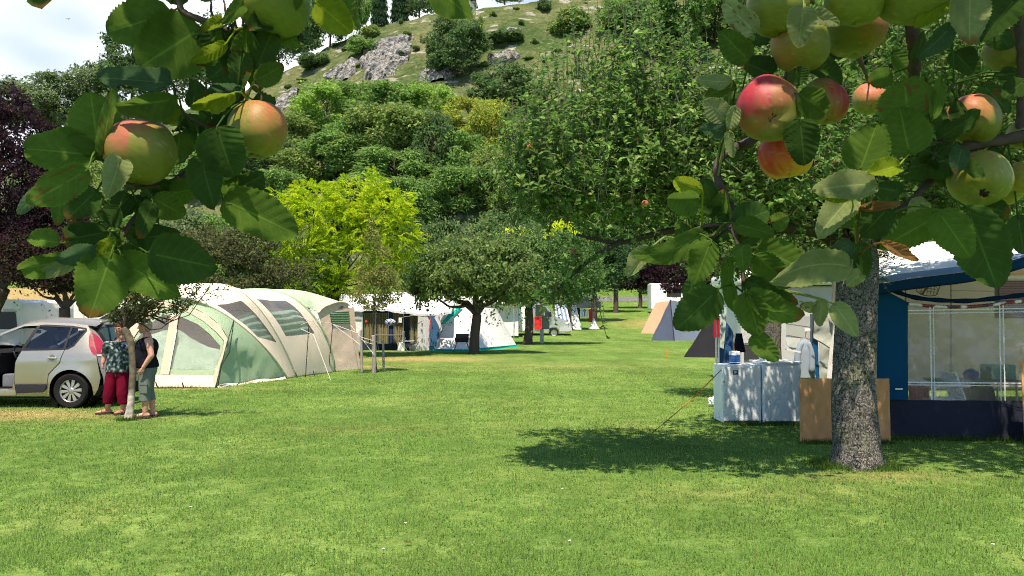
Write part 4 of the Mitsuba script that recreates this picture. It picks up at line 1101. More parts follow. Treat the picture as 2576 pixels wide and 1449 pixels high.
UR = [([(2700, 300, 1.12), (2560, 345, 1.12), (2470, 360, 1.12), (2411, 381, 1.12), (2379, 423, 1.11), (2336, 459, 1.11), (2300, 499, 1.10), (2261, 528, 1.10), (2200, 552, 1.09), (2165, 575, 1.09), (2158, 625, 1.08), (2145, 668, 1.07)], .0085, .002),
      ([(2290, -200, 1.1), (2296, 60, 1.12), (2302, 130, 1.13), (2300, 200, 1.15), (2310, 260, 1.2)], .011, .006),
      ([(1990, -160, 1.06), (2020, 60, 1.1), (1990, 180, 1.12), (1960, 240, 1.12), (1900, 345, 1.12), (1840, 375, 1.10), (1808, 405, 1.09), (1805, 445, 1.08), (1824, 491, 1.07), (1843, 523, 1.06), (1840, 566, 1.06), (1858, 620, 1.05), (1868, 680, 1.04), (1871, 736, 1.03)], .0085, .0022),
      ([(2440, 290, 1.14), (2437, 340, 1.12), (2425, 366, 1.12)], .003, .003), ([(2396, 355, 1.08), (2345, 360, 1.07), (2325, 375, 1.07)], .0014, .0016), ([(2396, 362, 1.08), (2358, 380, 1.07), (2345, 402, 1.07)], .0014, .0016),
      ([(1840, 566, 1.06), (1800, 590, 1.05), (1770, 615, 1.05), (1735, 690, 1.04)], .0035, .0016), ([(1840, 566, 1.06), (1770, 570, 1.05), (1700, 600, 1.04)], .003, .0014), ([(2340, 300, 1.1), (2345, 280, 1.08), (2400, 210, 1.08)], .0016, .0012),
      ([(2150, -180, 1.12), (2140, 20, 1.16), (2150, 120, 1.18), (2176, 180, 1.6), (2186, 212, 1.98)], .007, .002), ([(2560, -200, 1.1), (2570, 60, 1.1), (2575, 200, 1.12), (2565, 340, 1.13)], .009, .006)]
LR = [(1900, 82, 1820, 4, 62, PL, 1.0), (1884, 152, 1812, 84, 68, MD, 1.0), (1945, 190, 1868, 150, 62, DK, 1.06), (2022, 18, 2008, 120, 70, PL, .94, dict(roll=0, fold=.55)), (2026, 30, 2114, 56, 38, PL, .95), (1842, 205, 1750, 210, 34, PL, .99), (1852, 216, 1768, 236, 42, MD, 1.0),
      (1824, 296, 1772, 252, 56, PL, 1.0), (1828, 332, 1756, 320, 38, BL, 1.02), (1850, 266, 1834, 332, 32, PL, .98), (1836, 330, 1842, 398, 24, PL, .98), (2008, 236, 2100, 292, 74, MD, .965, dict(roll=10, fold=.3)), (2012, 298, 2026, 418, 84, DK, .96, dict(roll=5, fold=.2)), (2000, 170, 2022, 222, 54, DK, .99),
      (2042, 168, 2122, 202, 54, DK, 1.08), (2288, 308, 2272, 194, 134, MD, 1.04, dict(roll=8, fold=.18, curl=.05)), (2290, 392, 2262, 272, 120, MD, 1.02, dict(roll=-8, fold=.15)), (2162, 434, 2206, 308, 108, MD, 1.0, dict(roll=12, fold=.2, curl=.04)), (2262, 416, 2182, 440, 48, BR, .99),
      (2208, 462, 2048, 468, 70, PL, .98, dict(roll=-25)), (2142, 490, 2056, 482, 44, BR, .985), (2440, -24, 2440, 106, 90, PL, .94, dict(roll=5, fold=.15)), (2392, 66, 2330, 142, 48, BL, 1.0), (2392, -14, 2304, 62, 44, BR, .97), (2562, -10, 2468, 92, 96, DK, 1.0),
      (2345, 302, 2376, 174, 32, MD, 1.02), (2562, 182, 2498, 190, 32, DK, 1.05), (2580, 200, 2524, 246, 52, DK, 1.03), (2392, 400, 2288, 422, 84, DK, 1.1), (2420, 368, 2404, 436, 44, BL, 1.03), (2358, 528, 2442, 648, 90, MD, 1.02, dict(roll=5, fold=.15, curl=.03)), (2432, 520, 2510, 730, 132, DK, 1.06, dict(roll=-6, fold=.15, curl=.02)),
      (2356, 545, 2218, 622, 80, MD, 1.05), (2236, 520, 2164, 602, 88, DK, 1.0, dict(roll=8, fold=.4)), (2146, 490, 2058, 586, 74, PL, 1.02, dict(roll=-10)), (2216, 610, 2318, 656, 27, BN, .98, dict(roll=20)), (2330, 505, 2288, 536, 42, PL, 1.08), (2440, 510, 2552, 540, 64, DK, 1.1),
      (2162, 610, 2176, 712, 46, DK, 1.04), (2146, 610, 2084, 652, 44, BL, 1.03), (2142, 670, 1940, 712, 80, PL, .97, dict(roll=18, fold=.35, curl=.05, bend=-.10)), (2166, 688, 2128, 722, 36, PL, 1.0), (2162, 524, 2262, 512, 22, BN, 1.0),
      (1768, 480, 1695, 452, 46, BR, 1.02), (1760, 500, 1678, 500, 64, MD, 1.0), (1792, 546, 1774, 448, 58, DK, 1.05), (1796, 546, 1776, 470, 44, MD, 1.06), (1850, 564, 1940, 525, 80, DK, 1.0, dict(roll=5, fold=.15)), (1846, 562, 1948, 590, 48, MD, .985), (1940, 560, 1986, 545, 46, MD, 1.02),
      (1772, 584, 1600, 648, 62, MD, 1.0, dict(roll=15, curl=.12, bend=.08)), (1640, 622, 1568, 698, 44, PL, 1.0), (1790, 604, 1742, 720, 68, MD, .97, dict(roll=-15, fold=.35)), (1806, 728, 1696, 840, 96, DK, .98, dict(roll=10, fold=.15)), (1802, 608, 1774, 668, 44, DK, 1.06), (1832, 650, 1836, 802, 34, MD, 1.0),
      (1864, 614, 1872, 678, 42, MD, .98), (1906, 622, 2058, 692, 84, MD, 1.02, dict(roll=8, fold=.15)), (1896, 640, 1992, 716, 68, MD, 1.0), (1960, 680, 1990, 722, 26, BN, .995), (1880, 702, 2002, 782, 54, DK, .99), (1880, 736, 2036, 796, 64, MD, .965, dict(roll=12, fold=.25, bend=-.08)),
      (1871, 736, 1906, 850, 78, MD, .97, dict(roll=-8, fold=.2, bend=.05)), (1892, 842, 1958, 908, 52, MD, .985), (2068, 752, 2060, 820, 36, PL, 1.0), (2096, 764, 2156, 838, 50, PL, .98, dict(roll=10)), (2052, 774, 2014, 770, 26, PL, 1.0),
      (1850, 560, 1800, 500, 50, DK, 1.07), (1860, 610, 1910, 590, 44, DK, 1.07), (1740, 600, 1690, 560, 40, MD, 1.04), (1960, 240, 1900, 200, 50, DK, 1.12), (2100, 110, 2040, 170, 60, DK, 1.16), (2230, 60, 2180, 120, 50, DK, 1.16), (2240, 130, 2290, 190, 44, MD, 1.18), (2400, 130, 2460, 190, 60, DK, 1.15),
      (2470, 210, 2540, 280, 60, DK, 1.16), (2520, 380, 2470, 400, 40, DK, 1.12), (2340, 440, 2420, 400, 60, DK, 1.14), (2560, 540, 2576, 640, 60, DK, 1.12), (2500, 60, 2540, 130, 60, DK, 1.06), (2050, 120, 2090, 190, 40, DK, 1.12), (1940, 80, 1880, 110, 40, DK, 1.08), (2230, 540, 2290, 600, 70, DK, 1.12), (2160, 560, 2110, 540, 40, MD, 1.06)]
branch_thing('leafy apple branch hanging into the right half of the picture', UR, LR, 72, (.15, 1.05, .50, 1.25, 260, (2.18, 2.8)))


def apple(px, py, rpx, Y, label, blush=.5, tilt=(0, 0), seed=0, red=(.36, .045, .045), ground=(.135, .165, .026), bdir=None, stem=True, hole=False, group=None, n=44):
    c = at(px, py, Y); R = rpx / FOC * np.linalg.norm(c - [0, 0, EYE]) * .94
    th = np.linspace(.015, np.pi - .015, n)[:, None]; ph = np.linspace(0, 2 * np.pi, n + 1)[None]
    r = R * (1 + .04 * np.sin(th) ** 2 - .20 * np.exp(-(th / .34) ** 2) - .13 * np.exp(-((np.pi - th) / .30) ** 2)) * (1 + .018 * np.cos(5 * ph) * np.clip(np.cos(th) * -1, 0, 1) + .02 * np.cos(2 * ph + seed))
    dd = np.stack([np.sin(th) * np.cos(ph), np.sin(th) * np.sin(ph), np.cos(th) + 0 * ph], -1)
    r = r * (1 + .13 * (meshkit.noise(dd * 1.3 + seed * 7.7, seed) - .5))
    P = np.stack([r * np.sin(th) * np.cos(ph), r * np.sin(th) * np.sin(ph), r * np.cos(th) * 1.03 - R * .04 * np.sin(th)], -1)
    ax, ay = map(math.radians, tilt)
    Rx = np.array([[1, 0, 0], [0, math.cos(ax), -math.sin(ax)], [0, math.sin(ax), math.cos(ax)]])
    Ry = np.array([[math.cos(ay), 0, math.sin(ay)], [0, 1, 0], [-math.sin(ay), 0, math.cos(ay)]])
    A = Ry @ Rx
    Pw = P @ A.T
    d = unit(Pw)
    b = unit(np.array(bdir if bdir is not None else [-.45, -.35, .75]))
    ang = np.arctan2(P[..., 1], P[..., 0])
    streak = meshkit.fbm(np.stack([np.cos(ang) * 9 + seed, np.sin(ang) * 9, th * 1.2 + 0 * ang], -1), 3, seed)
    fine = meshkit.fbm(d * 40 + seed, 2, 3)
    t = np.clip((d @ b - (1 - 2 * blush) + (streak - .5) * 1.3 + (fine - .5) * .5) * .85, 0, 1)[..., None]
    yel = np.clip((d @ b + .5 + (streak - .5)), 0, 1)[..., None]
    g = np.array(ground) * (1 - .2 * yel) + np.array([.40, .29, .045]) * .2 * yel
    col = g * (1 - t) + np.array(red) * t
    col = col * (.80 + .40 * fine[..., None])
    dots = meshkit.noise(d * 34 + seed * 3, 11) > .86
    col = np.where(dots[..., None], col * .7 + np.array([.42, .36, .18]) * .3, col)
    th2 = np.broadcast_to(th, r.shape)[..., None]
    col = col * (1 - .5 * np.exp(-((th2) / .22) ** 2)) + np.array([.16, .12, .04]) * .4 * np.exp(-((th2) / .22) ** 2)
    k = thing('apple', label, 'apple', group)
    part(k, 'skin', (lambda m: (m[0] + c, m[1][:, ::-1]))(grid_mesh(Pw)), 'fruit', col.reshape(-1, 3), True)
    up = A @ np.array([0, 0, 1.0])
    rc = np.random.default_rng(seed)
    ms = []
    for i in range(7):
        a = i / 7 * 6.28
        o = A @ np.array([math.cos(a) * .05 * R, math.sin(a) * .05 * R, -.80 * R])
        ms.append(tube([c + o, c + o * 1.02 + A @ np.array([math.cos(a) * .09 * R, math.sin(a) * .09 * R, -.08 * R])], [.06 * R, .02 * R], 5))
    if hole: ms.append(tube([c + A @ np.array([.05 * R, 0, -.72 * R]), c + A @ np.array([.05 * R, 0, -.945 * R])], [.20 * R, .17 * R], 14))
    part(k, 'calyx', cat(ms), 'matte', (.045, .032, .022), True)
    W = np.vstack(WOOD)
    s = c + up * R * .74
    j = int(np.argmin(np.linalg.norm(W - (s + up * .03), axis=1)))
    if np.linalg.norm(W[j] - s) < .22 and n > 20:
        part(k, 'stalk', tube(curve([s, s + up * .016, (s + up * .03) * .5 + W[j] * .5 + [0, 0, .006], W[j]], 10), [.0016, .0015, .0015, .0015, .0015, .0016, .0017, .0018, .0020, .0024], 7), 'matte', (.09, .075, .04), True)
    elif stem:
        s = c + up * R * .72
        part(k, 'stalk', tube(curve([s, s + up * .012 + [.002, 0, .002], s + up * .022 + [.006, .004, .006]], 6), [.0016, .0015, .0015, .0016, .0018, .0022], 7), 'matte', (.09, .075, .04), True)
    return k


apple(355, 378, 82, 1.0, 'yellow green apple with pink top, left of the two hanging on the left branch', .42, (-8, 4), 1, red=(.44, .06, .08))
apple(648, 323, 72, 1.01, 'orange tinged apple hanging at the right side of the left branch', .44, (0, 6), 2, red=(.38, .10, .045), bdir=(.6, -.3, .6))
apple(688, 8, 88, 1.02, 'green apple cut off by the top edge above the left branch', .10, (0, 0), 3, ground=(.11, .17, .02))
apple(440, 290, 26, 1.10, 'small green apple half hidden in the left branch', .2, (0, 0), 4, stem=False)
apple(1932, 274, 79, 1.0, 'large red and green apple facing the camera, biggest on the right branch', .68, (-58, 12), 5, red=(.34, .030, .045), bdir=(-.7, -.35, .65))
apple(2072, 256, 56, 1.07, 'dark red apple behind the large red and green apple', .62, (-20, 0), 6, red=(.26, .016, .018), bdir=(.8, -.3, .3))
apple(1975, 384, 64, 1.06, 'red and orange apple hanging just below the large red and green apple', .62, (-10, -6), 7, red=(.50, .055, .02), ground=(.55, .34, .03), bdir=(-.8, -.4, .1))
apple(2013, 110, 68, 1.03, 'green apple with red left cheek under the top of the right branch', .30, (6, 0), 8, bdir=(-.95, -.2, .1), red=(.40, .09, .04))
apple(1956, 12, 72, 1.01, 'green apple at the top edge, leftmost of the right branch', .14, (0, 0), 9, ground=(.115, .17, .024))
apple(2150, 62, 76, 1.12, 'orange brown apple near the top edge between green apples', .50, (0, 0), 10, red=(.36, .13, .05), bdir=(.6, -.4, .4))
apple(2152, -12, 68, 1.0, 'green apple at the top edge in front of the orange brown one', .08, (0, 0), 11, ground=(.13, .185, .024))
apple(2300, -36, 90, 1.0, 'large green apple at the top edge right of the right branch stem', .12, (0, 0), 12, ground=(.11, .165, .024))
apple(2184, 248, 36, 2.0, 'small pink apple hanging behind the big upright leaf', .60, (-40, 8), 13, red=(.48, .12, .07), bdir=(0, -.5, .7))
apple(2449, 298, 57, 1.12, 'pinkish apple with yellow right side in the upper right', .46, (-15, 15), 14, red=(.42, .10, .06), bdir=(-.6, -.3, .6))
apple(2464, 450, 66, 1.10, 'yellow green apple with a dark wormhole at the lower right', .16, (-48, 24), 15, ground=(.145, .195, .026), hole=True)
apple(2518, 466, 50, 1.16, 'yellow green apple tucked behind the one with a wormhole', .05, (0, 0), 16, ground=(.19, .22, .028), stem=False)
apple(2572, 338, 32, 1.14, 'green apple cut by the right edge, upper of two', .08, (0, 0), 17, ground=(.19, .22, .035), stem=False)
apple(2580, 446, 38, 1.12, 'yellow green apple cut by the right edge, lower of two', .05, (0, 0), 18, ground=(.22, .23, .028), stem=False)
apple(2552, 116, 60, 1.14, 'shaded brownish green apple at the upper right corner', .3, (0, 0), 19, ground=(.12, .15, .03), red=(.20, .07, .03), stem=False)
# apples in the big tree
for i, (px, py, Y, w, b) in enumerate(((1590, 424, 7.95, 'left one of the pair of pink apples in the middle of the big apple tree', .6), (1604, 419, 8.0, 'right one of the pair of pink apples in the middle of the big apple tree', .65), (1328, 370, 8.1, 'pink apple at the left edge of the big apple tree crown', .7), (1622, 512, 7.9, 'pink apple with dark eye low in the big apple tree', .75),
                                       (1348, 262, 8.3, 'single reddish apple high on the left of the big apple tree', .5), (1552, 490, 8.0, 'pale green apple low in the middle of the big apple tree', .0), (1586, 508, 8.1, 'green apple with red top beside the pink apple with dark eye', .25), (1490, 500, 8.0, 'pale green apple above the bough of the big apple tree', .0), (1510, 455, 8.0, 'green apple left of the pair of pink apples', .05),
                                       (1318, 460, 8.1, 'red apple low on the left edge of the big apple tree crown', .7), (1442, 636, 8.4, 'orange apple hanging on the lowest drooping twig of the big apple tree', .7), (2098, 408, 8.4, 'pink apple peeping between leaves under the red and orange apple', .7))):
    apple(px, py, 9.0, Y + .35, w, b, (-65 if i in (3,) else 0, 0), 30 + i, red=(.42, .12, .08), ground=(.24, .32, .08), bdir=(-.2, -.7, .5), n=16)
# ---------------------------------------------------------------- tents and awnings
CREAM, BEIGE, GREEN = (.80, .725, .585), (.62, .51, .40), (.35, .475, .31)
DGREEN = (.20, .36, .26)


def sight(px, py):
    """a point and direction of the line of sight, arrays allowed"""
    u, v = (np.asarray(px, float) - IW / 2) / FOC, (IH / 2 - np.asarray(py, float)) / FOC
    return np.stack([u + 0 * v, math.cos(PITCH) - v * math.sin(PITCH) + 0 * u, math.sin(PITCH) + v * math.cos(PITCH) + 0 * u], -1)


def onplane(p0, n):
    """a map from measured picture points to the plane through p0 with normal n"""
    p0, n = np.asarray(p0, float), unit(n)
    e = np.array([0, 0, EYE])

    def f(px, py, off=0.0):
        d = sight(px, py)
        return e + d * (((p0 - e) @ n) / (d @ n))[..., None] + n * off
    return f


def zc(x0, y0, s):
    """turns points measured in an enlarged crop into the measuring grid"""
    return lambda pts: [(x0 + a * s, y0 + b * s) for a, b in pts]


z4, z5, z6 = zc(394.6, 670.8, .2451), zc(828.7, 670.8, .21463), zc(1262.8, 670.8, .21463)
z11, z13, z12 = zc(2130.8, 552.4, .4084), zc(1775.7, 670.8, .2179), zc(1736.2, 828.7, .3267)


def wavy(fm, amp, freq, seed, n=None, dirn=(0, -1, 0)):
    """adds cloth waves to a map"""
    dirn = np.asarray(dirn, float)

    def f(a, b):
        P = fm(a, b)
        return P + dirn * (amp * (meshkit.fbm(P * freq, 3, seed) - .5))[:, None]
    return f


# the big green and cream tunnel tent, in its own frame: s along the tent, l across, z up
TO = np.array([-8.39, 20.0]); ta = math.radians(16)
TA, TR = np.array([math.sin(ta), math.cos(ta)]), np.array([math.cos(ta), -math.sin(ta)])


def tarc(t, sb, sa, w, h, e1, e2):
    ph = np.pi * np.clip(np.asarray(t, float), 1e-6, 1 - 1e-6)
    c, s = np.cos(ph), np.sin(ph)
    xy = TO + (sb + (sa - sb) * s)[:, None] * TA + (w * np.sign(c) * np.abs(c) ** e1)[:, None] * TR
    return np.column_stack([xy, h * s ** e2])


ARC = [(2.98, .36, 1.75, 2.10, .71, .90), (3.49, 1.60, 1.72, 2.44, .45, .92), (5.56, 4.23, 1.77, 2.37, .78, .73), (5.75, 4.95, 1.58, 2.2, .78, .75)]


def tsurf(sag=.05, off=0.0):
    def f(q, t):
        q = np.asarray(q, float); i = np.clip(q.astype(int), 0, len(ARC) - 2); u = q - i
        A = np.array([tarc(t, *a) for a in ARC])
        k = np.arange(len(q))
        P = A[i, k] * (1 - u)[:, None] + A[i + 1, k] * u[:, None]
        cen = np.column_stack([np.outer(np.ones(len(q)), TO) + np.outer((q + .5) * 1.6, TA), np.full(len(q), .5)])
        d = unit(P - cen)
        wr = (meshkit.fbm(P * [2.2, 2.2, 1.2], 3, 4) - .5) * .07 * (1 - np.abs(2 * u - 1) ** 3)
        return P + d * (off - sag * 4 * u * (1 - u) * np.sin(np.pi * t) - sag * .6 * 4 * u * (1 - u) + wr)[:, None]
    return f


tent = thing('tunnel_tent', 'large cream and pale green tunnel tent with curved poles beside the silver car', 'tent')
W1 = [(.14, .115), (.86, .06 + .055), (.86, .30), (.5, .315), (.14, .325)]
w1 = Polygon([(.20, .16), (.80, .12), (.80, .325), (.20, .345)])
w2 = Polygon([(1.18, .135), (1.80, .125), (1.80, .315), (1.18, .325)])
lo1 = Polygon([(0, 0), (2, 0), (2, .10), (1, .105), (0, .03)])
body = sbox(0, 0, 2, 1).difference(w1).difference(w2)
part(tent, 'roof', sheet(body.intersection(sbox(0, .30, 2, 1)), tsurf(), (.05, .02)), 'cloth', CREAM, True)
part(tent, 'side_wall', sheet(body.intersection(sbox(0, 0, 2, .30)), tsurf(), (.05, .02)), 'cloth', (.72, .635, .52), True)
part(tent, 'rear_section', sheet(sbox(2, 0, 3, 1), tsurf(), (.08, .03)), 'cloth', GREEN, True)
P = tarc(np.linspace(0, 1, 40), *ARC[3]); c = P.mean(0)
part(tent, 'rear_wall', (np.vstack([P, c]), np.array([[i, i + 1, 40] for i in range(39)])), 'cloth', BEIGE, True)
for w in (w1, w2):
    x0, y0, x1, y1 = w.bounds
    kw = part(tent, 'window', sheet(w, tsurf(.05, .004), (.06, .02)), 'film', uv=None, smooth=True)
    cur = w.intersection(sbox(x0, 0, x1, y0 + (y1 - y0) * .66))

    def cmap(q, t, base=tsurf(.05, -.05)):
        P = base(q, t)
        return P + np.column_stack([TR[0] * np.ones(len(q)), TR[1] * np.ones(len(q)), 0 * q]) * (.035 * np.sin(t * 210 + 3 * meshkit.noise(P * 3, 2)))[:, None]
    scene[f'{kw}__curtain'] = mikit.ply(sheet(cur, cmap, (.04, .005)), 'cloth', smooth=True, color=np.tile(DGREEN, (len(sheet(cur, cmap, (.04, .005))[0]), 1)))
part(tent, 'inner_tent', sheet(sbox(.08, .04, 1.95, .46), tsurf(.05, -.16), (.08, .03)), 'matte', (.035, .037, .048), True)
# arch seams
for i, (a, col, r) in enumerate(((ARC[0], (.70, .61, .49), .022), (ARC[1], (.77, .70, .58), .018), (ARC[2], GREEN, .04))):
    P = tarc(np.linspace(.004, .996, 70), *a)
    part(tent, 'arch_seam', tube(P, r, 8), 'cloth', col, True)
# front gable: a tilted plane, seen straight on
GP = onplane((-8.39, 19.5, 0), (0, -1, .37))
edge = z4([(600, 1240), (650, 1000), (712, 850), (726, 740), (650, 610), (510, 492), (310, 400), (30, 352)])
E3 = np.array([GP(np.array([a]), np.array([b]))[0] for a, b in edge])
xc = -8.42
EL = E3[::-1].copy(); EL[:, 0] = 2 * xc - EL[:, 0]; EL[:, 1] += .12
E = curve(np.vstack([E3, EL]), 64)
C = tarc(np.linspace(.002, .998, 64), *ARC[0])
L = np.array([[E[i] * (1 - u) + C[i] * u for u in np.linspace(0, 1, 14)] for i in range(64)])
bul = np.sin(np.linspace(0, np.pi, 14))[None, :, None]
wr = (meshkit.fbm(L * [2.5, 2.5, 2.5] + 9, 3, 5) - .5)[..., None]
fold_ = (np.sin(L[..., 2] * 9 - L[..., 1] * 11 + 3 * wr[..., 0]) * np.clip(1 - L[..., 2], 0, 1))[..., None]
L = L + np.array([.55, -.8, 0]) * bul * (-.05 + .16 * wr + .018 * fold_)
part(tent, 'green_side_panel', grid_mesh(L), 'cloth', GREEN, True)
skl = [(q[0] + .02, q[1] - .015, 0.0) for q in (tuple(L[1, j]) for j in range(14))]
part(tent, 'hem', grid_mesh(np.array([[np.array(q) + [.01, -.03, .05 + .02 * math.sin(i)], np.array(q) + [.06, -.10, .0]] for i, q in enumerate(skl)])), 'cloth', CREAM, True)


def gsheet(name, pts, bs, col, off, amp=.03, parent=None, hole=None, res=9.0, conv=z4, fr=2.5, seed=3):
    pl = Polygon(conv(pts))
    if hole is not None: pl = pl.difference(Polygon(conv(hole)).buffer(0))
    m = sheet(pl.buffer(0), wavy(lambda a, b: GP(a, b, off), amp, fr, seed), res)
    return part(parent or tent, name, m, bs, col, True)


inner = [(-420, 1105), (-330, 900), (-260, 760), (-120, 560), (60, 415), (180, 420), (330, 470), (480, 560), (610, 670), (690, 760), (672, 860), (640, 960), (575, 1112)]
outer = [(-460, 1240), (-390, 880), (-330, 700), (-140, 470), (30, 350), (310, 398), (510, 490), (650, 608), (727, 740), (713, 850), (652, 1000), (603, 1240)]
gsheet('gable_band', outer, 'cloth', BEIGE, 0.0, .03, hole=inner)
gsheet('hem', [(-460, 1240), (-430, 1106), (578, 1116), (600, 1240)], 'cloth', CREAM, .02, .05)
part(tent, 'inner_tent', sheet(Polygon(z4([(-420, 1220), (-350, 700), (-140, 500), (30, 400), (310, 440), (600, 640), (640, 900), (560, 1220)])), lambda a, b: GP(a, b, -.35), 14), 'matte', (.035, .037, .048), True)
green_ring = [(-400, 1100), (-320, 900), (-250, 760), (-110, 560), (60, 420), (180, 425), (330, 475), (480, 565), (605, 675), (683, 762), (668, 860), (636, 955), (572, 1110)]
pane = [(-370, 1046), (-300, 880), (-235, 780), (-100, 610), (60, 490), (180, 490), (300, 535), (420, 590), (540, 690), (650, 810), (632, 950), (592, 1052)]
gsheet('gable_border', green_ring, 'cloth', GREEN, -.012, .02, hole=pane)
kw = gsheet('window', pane, 'film', (1, 1, 1), -.004, .10, fr=1.6)
cur = [(-370, 1046), (-320, 900), (-120, 700), (60, 640), (150, 632), (225, 640), (330, 715), (430, 775), (520, 815), (640, 838), (632, 950), (592, 1050)]
gsheet('curtain', cur, 'cloth', (.36, .52, .40), -.09, .20, parent=kw, fr=3.0, seed=8)
gsheet('door_post', [(38, 1108), (150, 480), (232, 480), (208, 640), (120, 1108)], 'cloth', (.66, .53, .41), .03, .02)
for pts in ([(120, 1106), (204, 650), (214, 650), (130, 1106)],):
    gsheet('zip', pts, 'matte', (.75, .72, .66), .04, .0)
# rear pod
b0, b1 = np.array([-5.21, 25.1, 0]), np.array([-4.66, 26.2, 0])
PP = onplane(b0, (.894, -.447, .10))
face = [(1840, 1078), (1650, 480), (1692, 430), (1762, 395), (1850, 368), (1922, 371), (1962, 395), (1977, 560), (2032, 800), (2096, 1046), (2000, 1060), (1920, 1062)]
flap = [(1776, 474), (1962, 464), (1974, 580), (1792, 586)]
part(tent, 'pod_wall', sheet(Polygon(z4(face)).difference(Polygon(z4(flap))), wavy(PP, .06, 2, 6, dirn=(.9, -.45, 0)), 5), 'cloth', (.64, .52, .42), True)
part(tent, 'pod_window_flap', sheet(Polygon(z4(flap)).buffer(1.0), lambda a, b: PP(a, b, .03) + np.array([.9, -.45, 0]) * (.02 * np.sin(b * 1.1))[:, None], 1.5), 'cloth', (.20, .32, .19), True)
mark = [(1868, 428), (1876, 410), (1888, 404), (1894, 408), (1906, 402), (1900, 414), (1904, 430), (1896, 426), (1890, 418), (1884, 430), (1878, 440), (1872, 438), (1876, 426)]
part(tent, 'emblem', sheet(Polygon(z4(mark)), lambda a, b: PP(a, b, .045), 1.0), 'matte', (.08, .06, .05), False, label='small dark leaping animal emblem on the rear pod')
part(tent, 'lettering', sheet(Polygon(z4([(1874, 444), (1904, 440), (1904, 448), (1874, 452)])), lambda a, b: PP(a, b, .045), 1.0), 'matte', (.42, .33, .26), False)
# pod roof in green, from the last big arch over to the pod's top edge
top = np.array([PP(np.array([a]), np.array([b]))[0] for a, b in z4([(1650, 480), (1692, 430), (1762, 395), (1850, 368), (1922, 371), (1962, 395)])])
top = curve(top, 24)
t3 = tarc(np.linspace(.27, .5, 24), *ARC[2])
hump = np.array([at(a, b, y) for (a, b), y in zip(z4([(1640, 440), (1600, 330), (1540, 258), (1480, 210), (1400, 188)]), (25.4, 25.7, 26.0, 26.2, 26.4))])
hump = curve(hump, 24)
G = np.stack([curve([t3[i], hump[i] * .55 + (t3[i] + top[i]) * .225, top[i]], 16) for i in range(24)])
part(tent, 'pod_roof', grid_mesh(G), 'cloth', (.40, .52, .36), True)
part(tent, 'pod_edge', tube(top + [.02, -.02, .01], .03, 6), 'cloth', (.72, .64, .52), True)
# gap behind the pod roof
bk = np.array([[-4.66, 26.2, 0], [-5.4, 27.2, 0], [-5.6, 27.3, 1.8], [-4.9, 26.4, 1.9]])
part(tent, 'pod_rear', (np.array(bk), np.array([[0, 1, 2], [0, 2, 3]])), 'cloth', BEIGE, False)
# guy poles, straps and pegs
def zpt(a, b, Y): return at(*z4([(a, b)])[0], Y)
p = zpt(792, 545, 20.3)
part(tent, 'strap', cat([tube([p, zpt(722, 780, 19.6), zpt(598, 1252, 19.45)], .012, 5), tube([p, zpt(745, 880, 19.7), zpt(665, 1010, 19.6), zpt(622, 1248, 19.5)], .011, 5)]), 'matte', (.05, .07, .055), True, kind='stuff')
for a, b, c2, d, Y0, Y1 in ((1560, 602, 1525, 1134, 22.4, 22.8), (1806, 590, 1760, 1082, 24.4, 24.6)):
    part(tent, 'guy_pole', tube([zpt(a, b, Y0), zpt(c2, d, Y1)], .011, 6), 'matte', (.04, .04, .045), True)
ROPE = (.74, .73, .69)
SA, SB, SC = at(907, 836, 24.25), at(938, 846, 24.25), at(963, 860, 25.0)
gl = [tube([zpt(1806, 592, 24.4), zpt(2085, 690, 24.2)], .008, 4), tube([zpt(1806, 592, 24.4), zpt(2085, 800, 24.2)], .008, 4), tube([zpt(1480, 640, 22.6), zpt(1610, 700, 22.2), zpt(1785, 1168, 21.9)], .008, 4), tube([zpt(1440, 505, 23.2), zpt(1590, 552, 23.0), zpt(1480, 596, 22.9)], .006, 4), tube([zpt(1240, 500, 23.4), zpt(1800, 582, 24.4)], .006, 4),
      tube([zpt(1978, 588, 26.1), zpt(2088, 718, 24.2)], .008, 4)]
part(tent, 'guy_line', cat(gl), 'matte', ROPE, True, kind='stuff')
pg = []
for a, b, Y in ((15, 1228, 19.5), (285, 1222, 19.45), (905, 1206, 20.7), (1625, 1105, 23.3), (1445, 1150, 22.6)):
    q = zpt(a, b, Y); q[2] = 0
    part(tent, 'peg', tube([q + [0, 0, -.03], q + [-.05, -.03, .13]], .014, 6), 'matte', (.06, .06, .06), True)
# stakes and rope by the sapling
rng = np.random.default_rng(77)
for i, (a, y0, y1, Y, r, lab) in enumerate(((908, 829, 938.5, 24.25, .040, 'weathered grey wooden stake nearest the green tent'), (939, 843, 939, 24.2, .062, 'thick weathered wooden stake in the middle of three by the sapling'), (963, 856, 933, 25.0, .038, 'short dark wooden stake, rightmost of three by the sapling'))):
    p0, p1 = at(a + 2, y1, Y), at(a, y0, Y); p0[2] = -.05
    v, f = bark_trunk([p0, (p0 + p1) / 2 + [.008, 0, 0], p1], [r, r * .97, r * .9], 70 + i, 30, 12, 0, .12)
    col = np.array([.30, .28, .25]) * (.55 + .9 * meshkit.fbm(v * [40, 40, 5], 3, i))[:, None]
    single('wooden_stake', (v, f), 'matte', col, lab, 'stake', smooth=True)
ro = [tube(curve([at(907, 848, 24.18), at(922, 852, 24.12), at(939, 857, 24.12), at(950, 860, 24.6), at(963, 866, 24.93)], 14), .007, 5), tube(curve([at(908, 853, 24.18), at(922, 861, 24.12), at(939, 866, 24.12)], 9), .007, 5), tube([at(910, 852, 24.2), at(939, 890, 24.1), at(970, 932, 24.6)], .007, 5)]
single('rope', cat(ro), 'matte', ROPE, 'white rope strung between the three wooden stakes', 'rope')

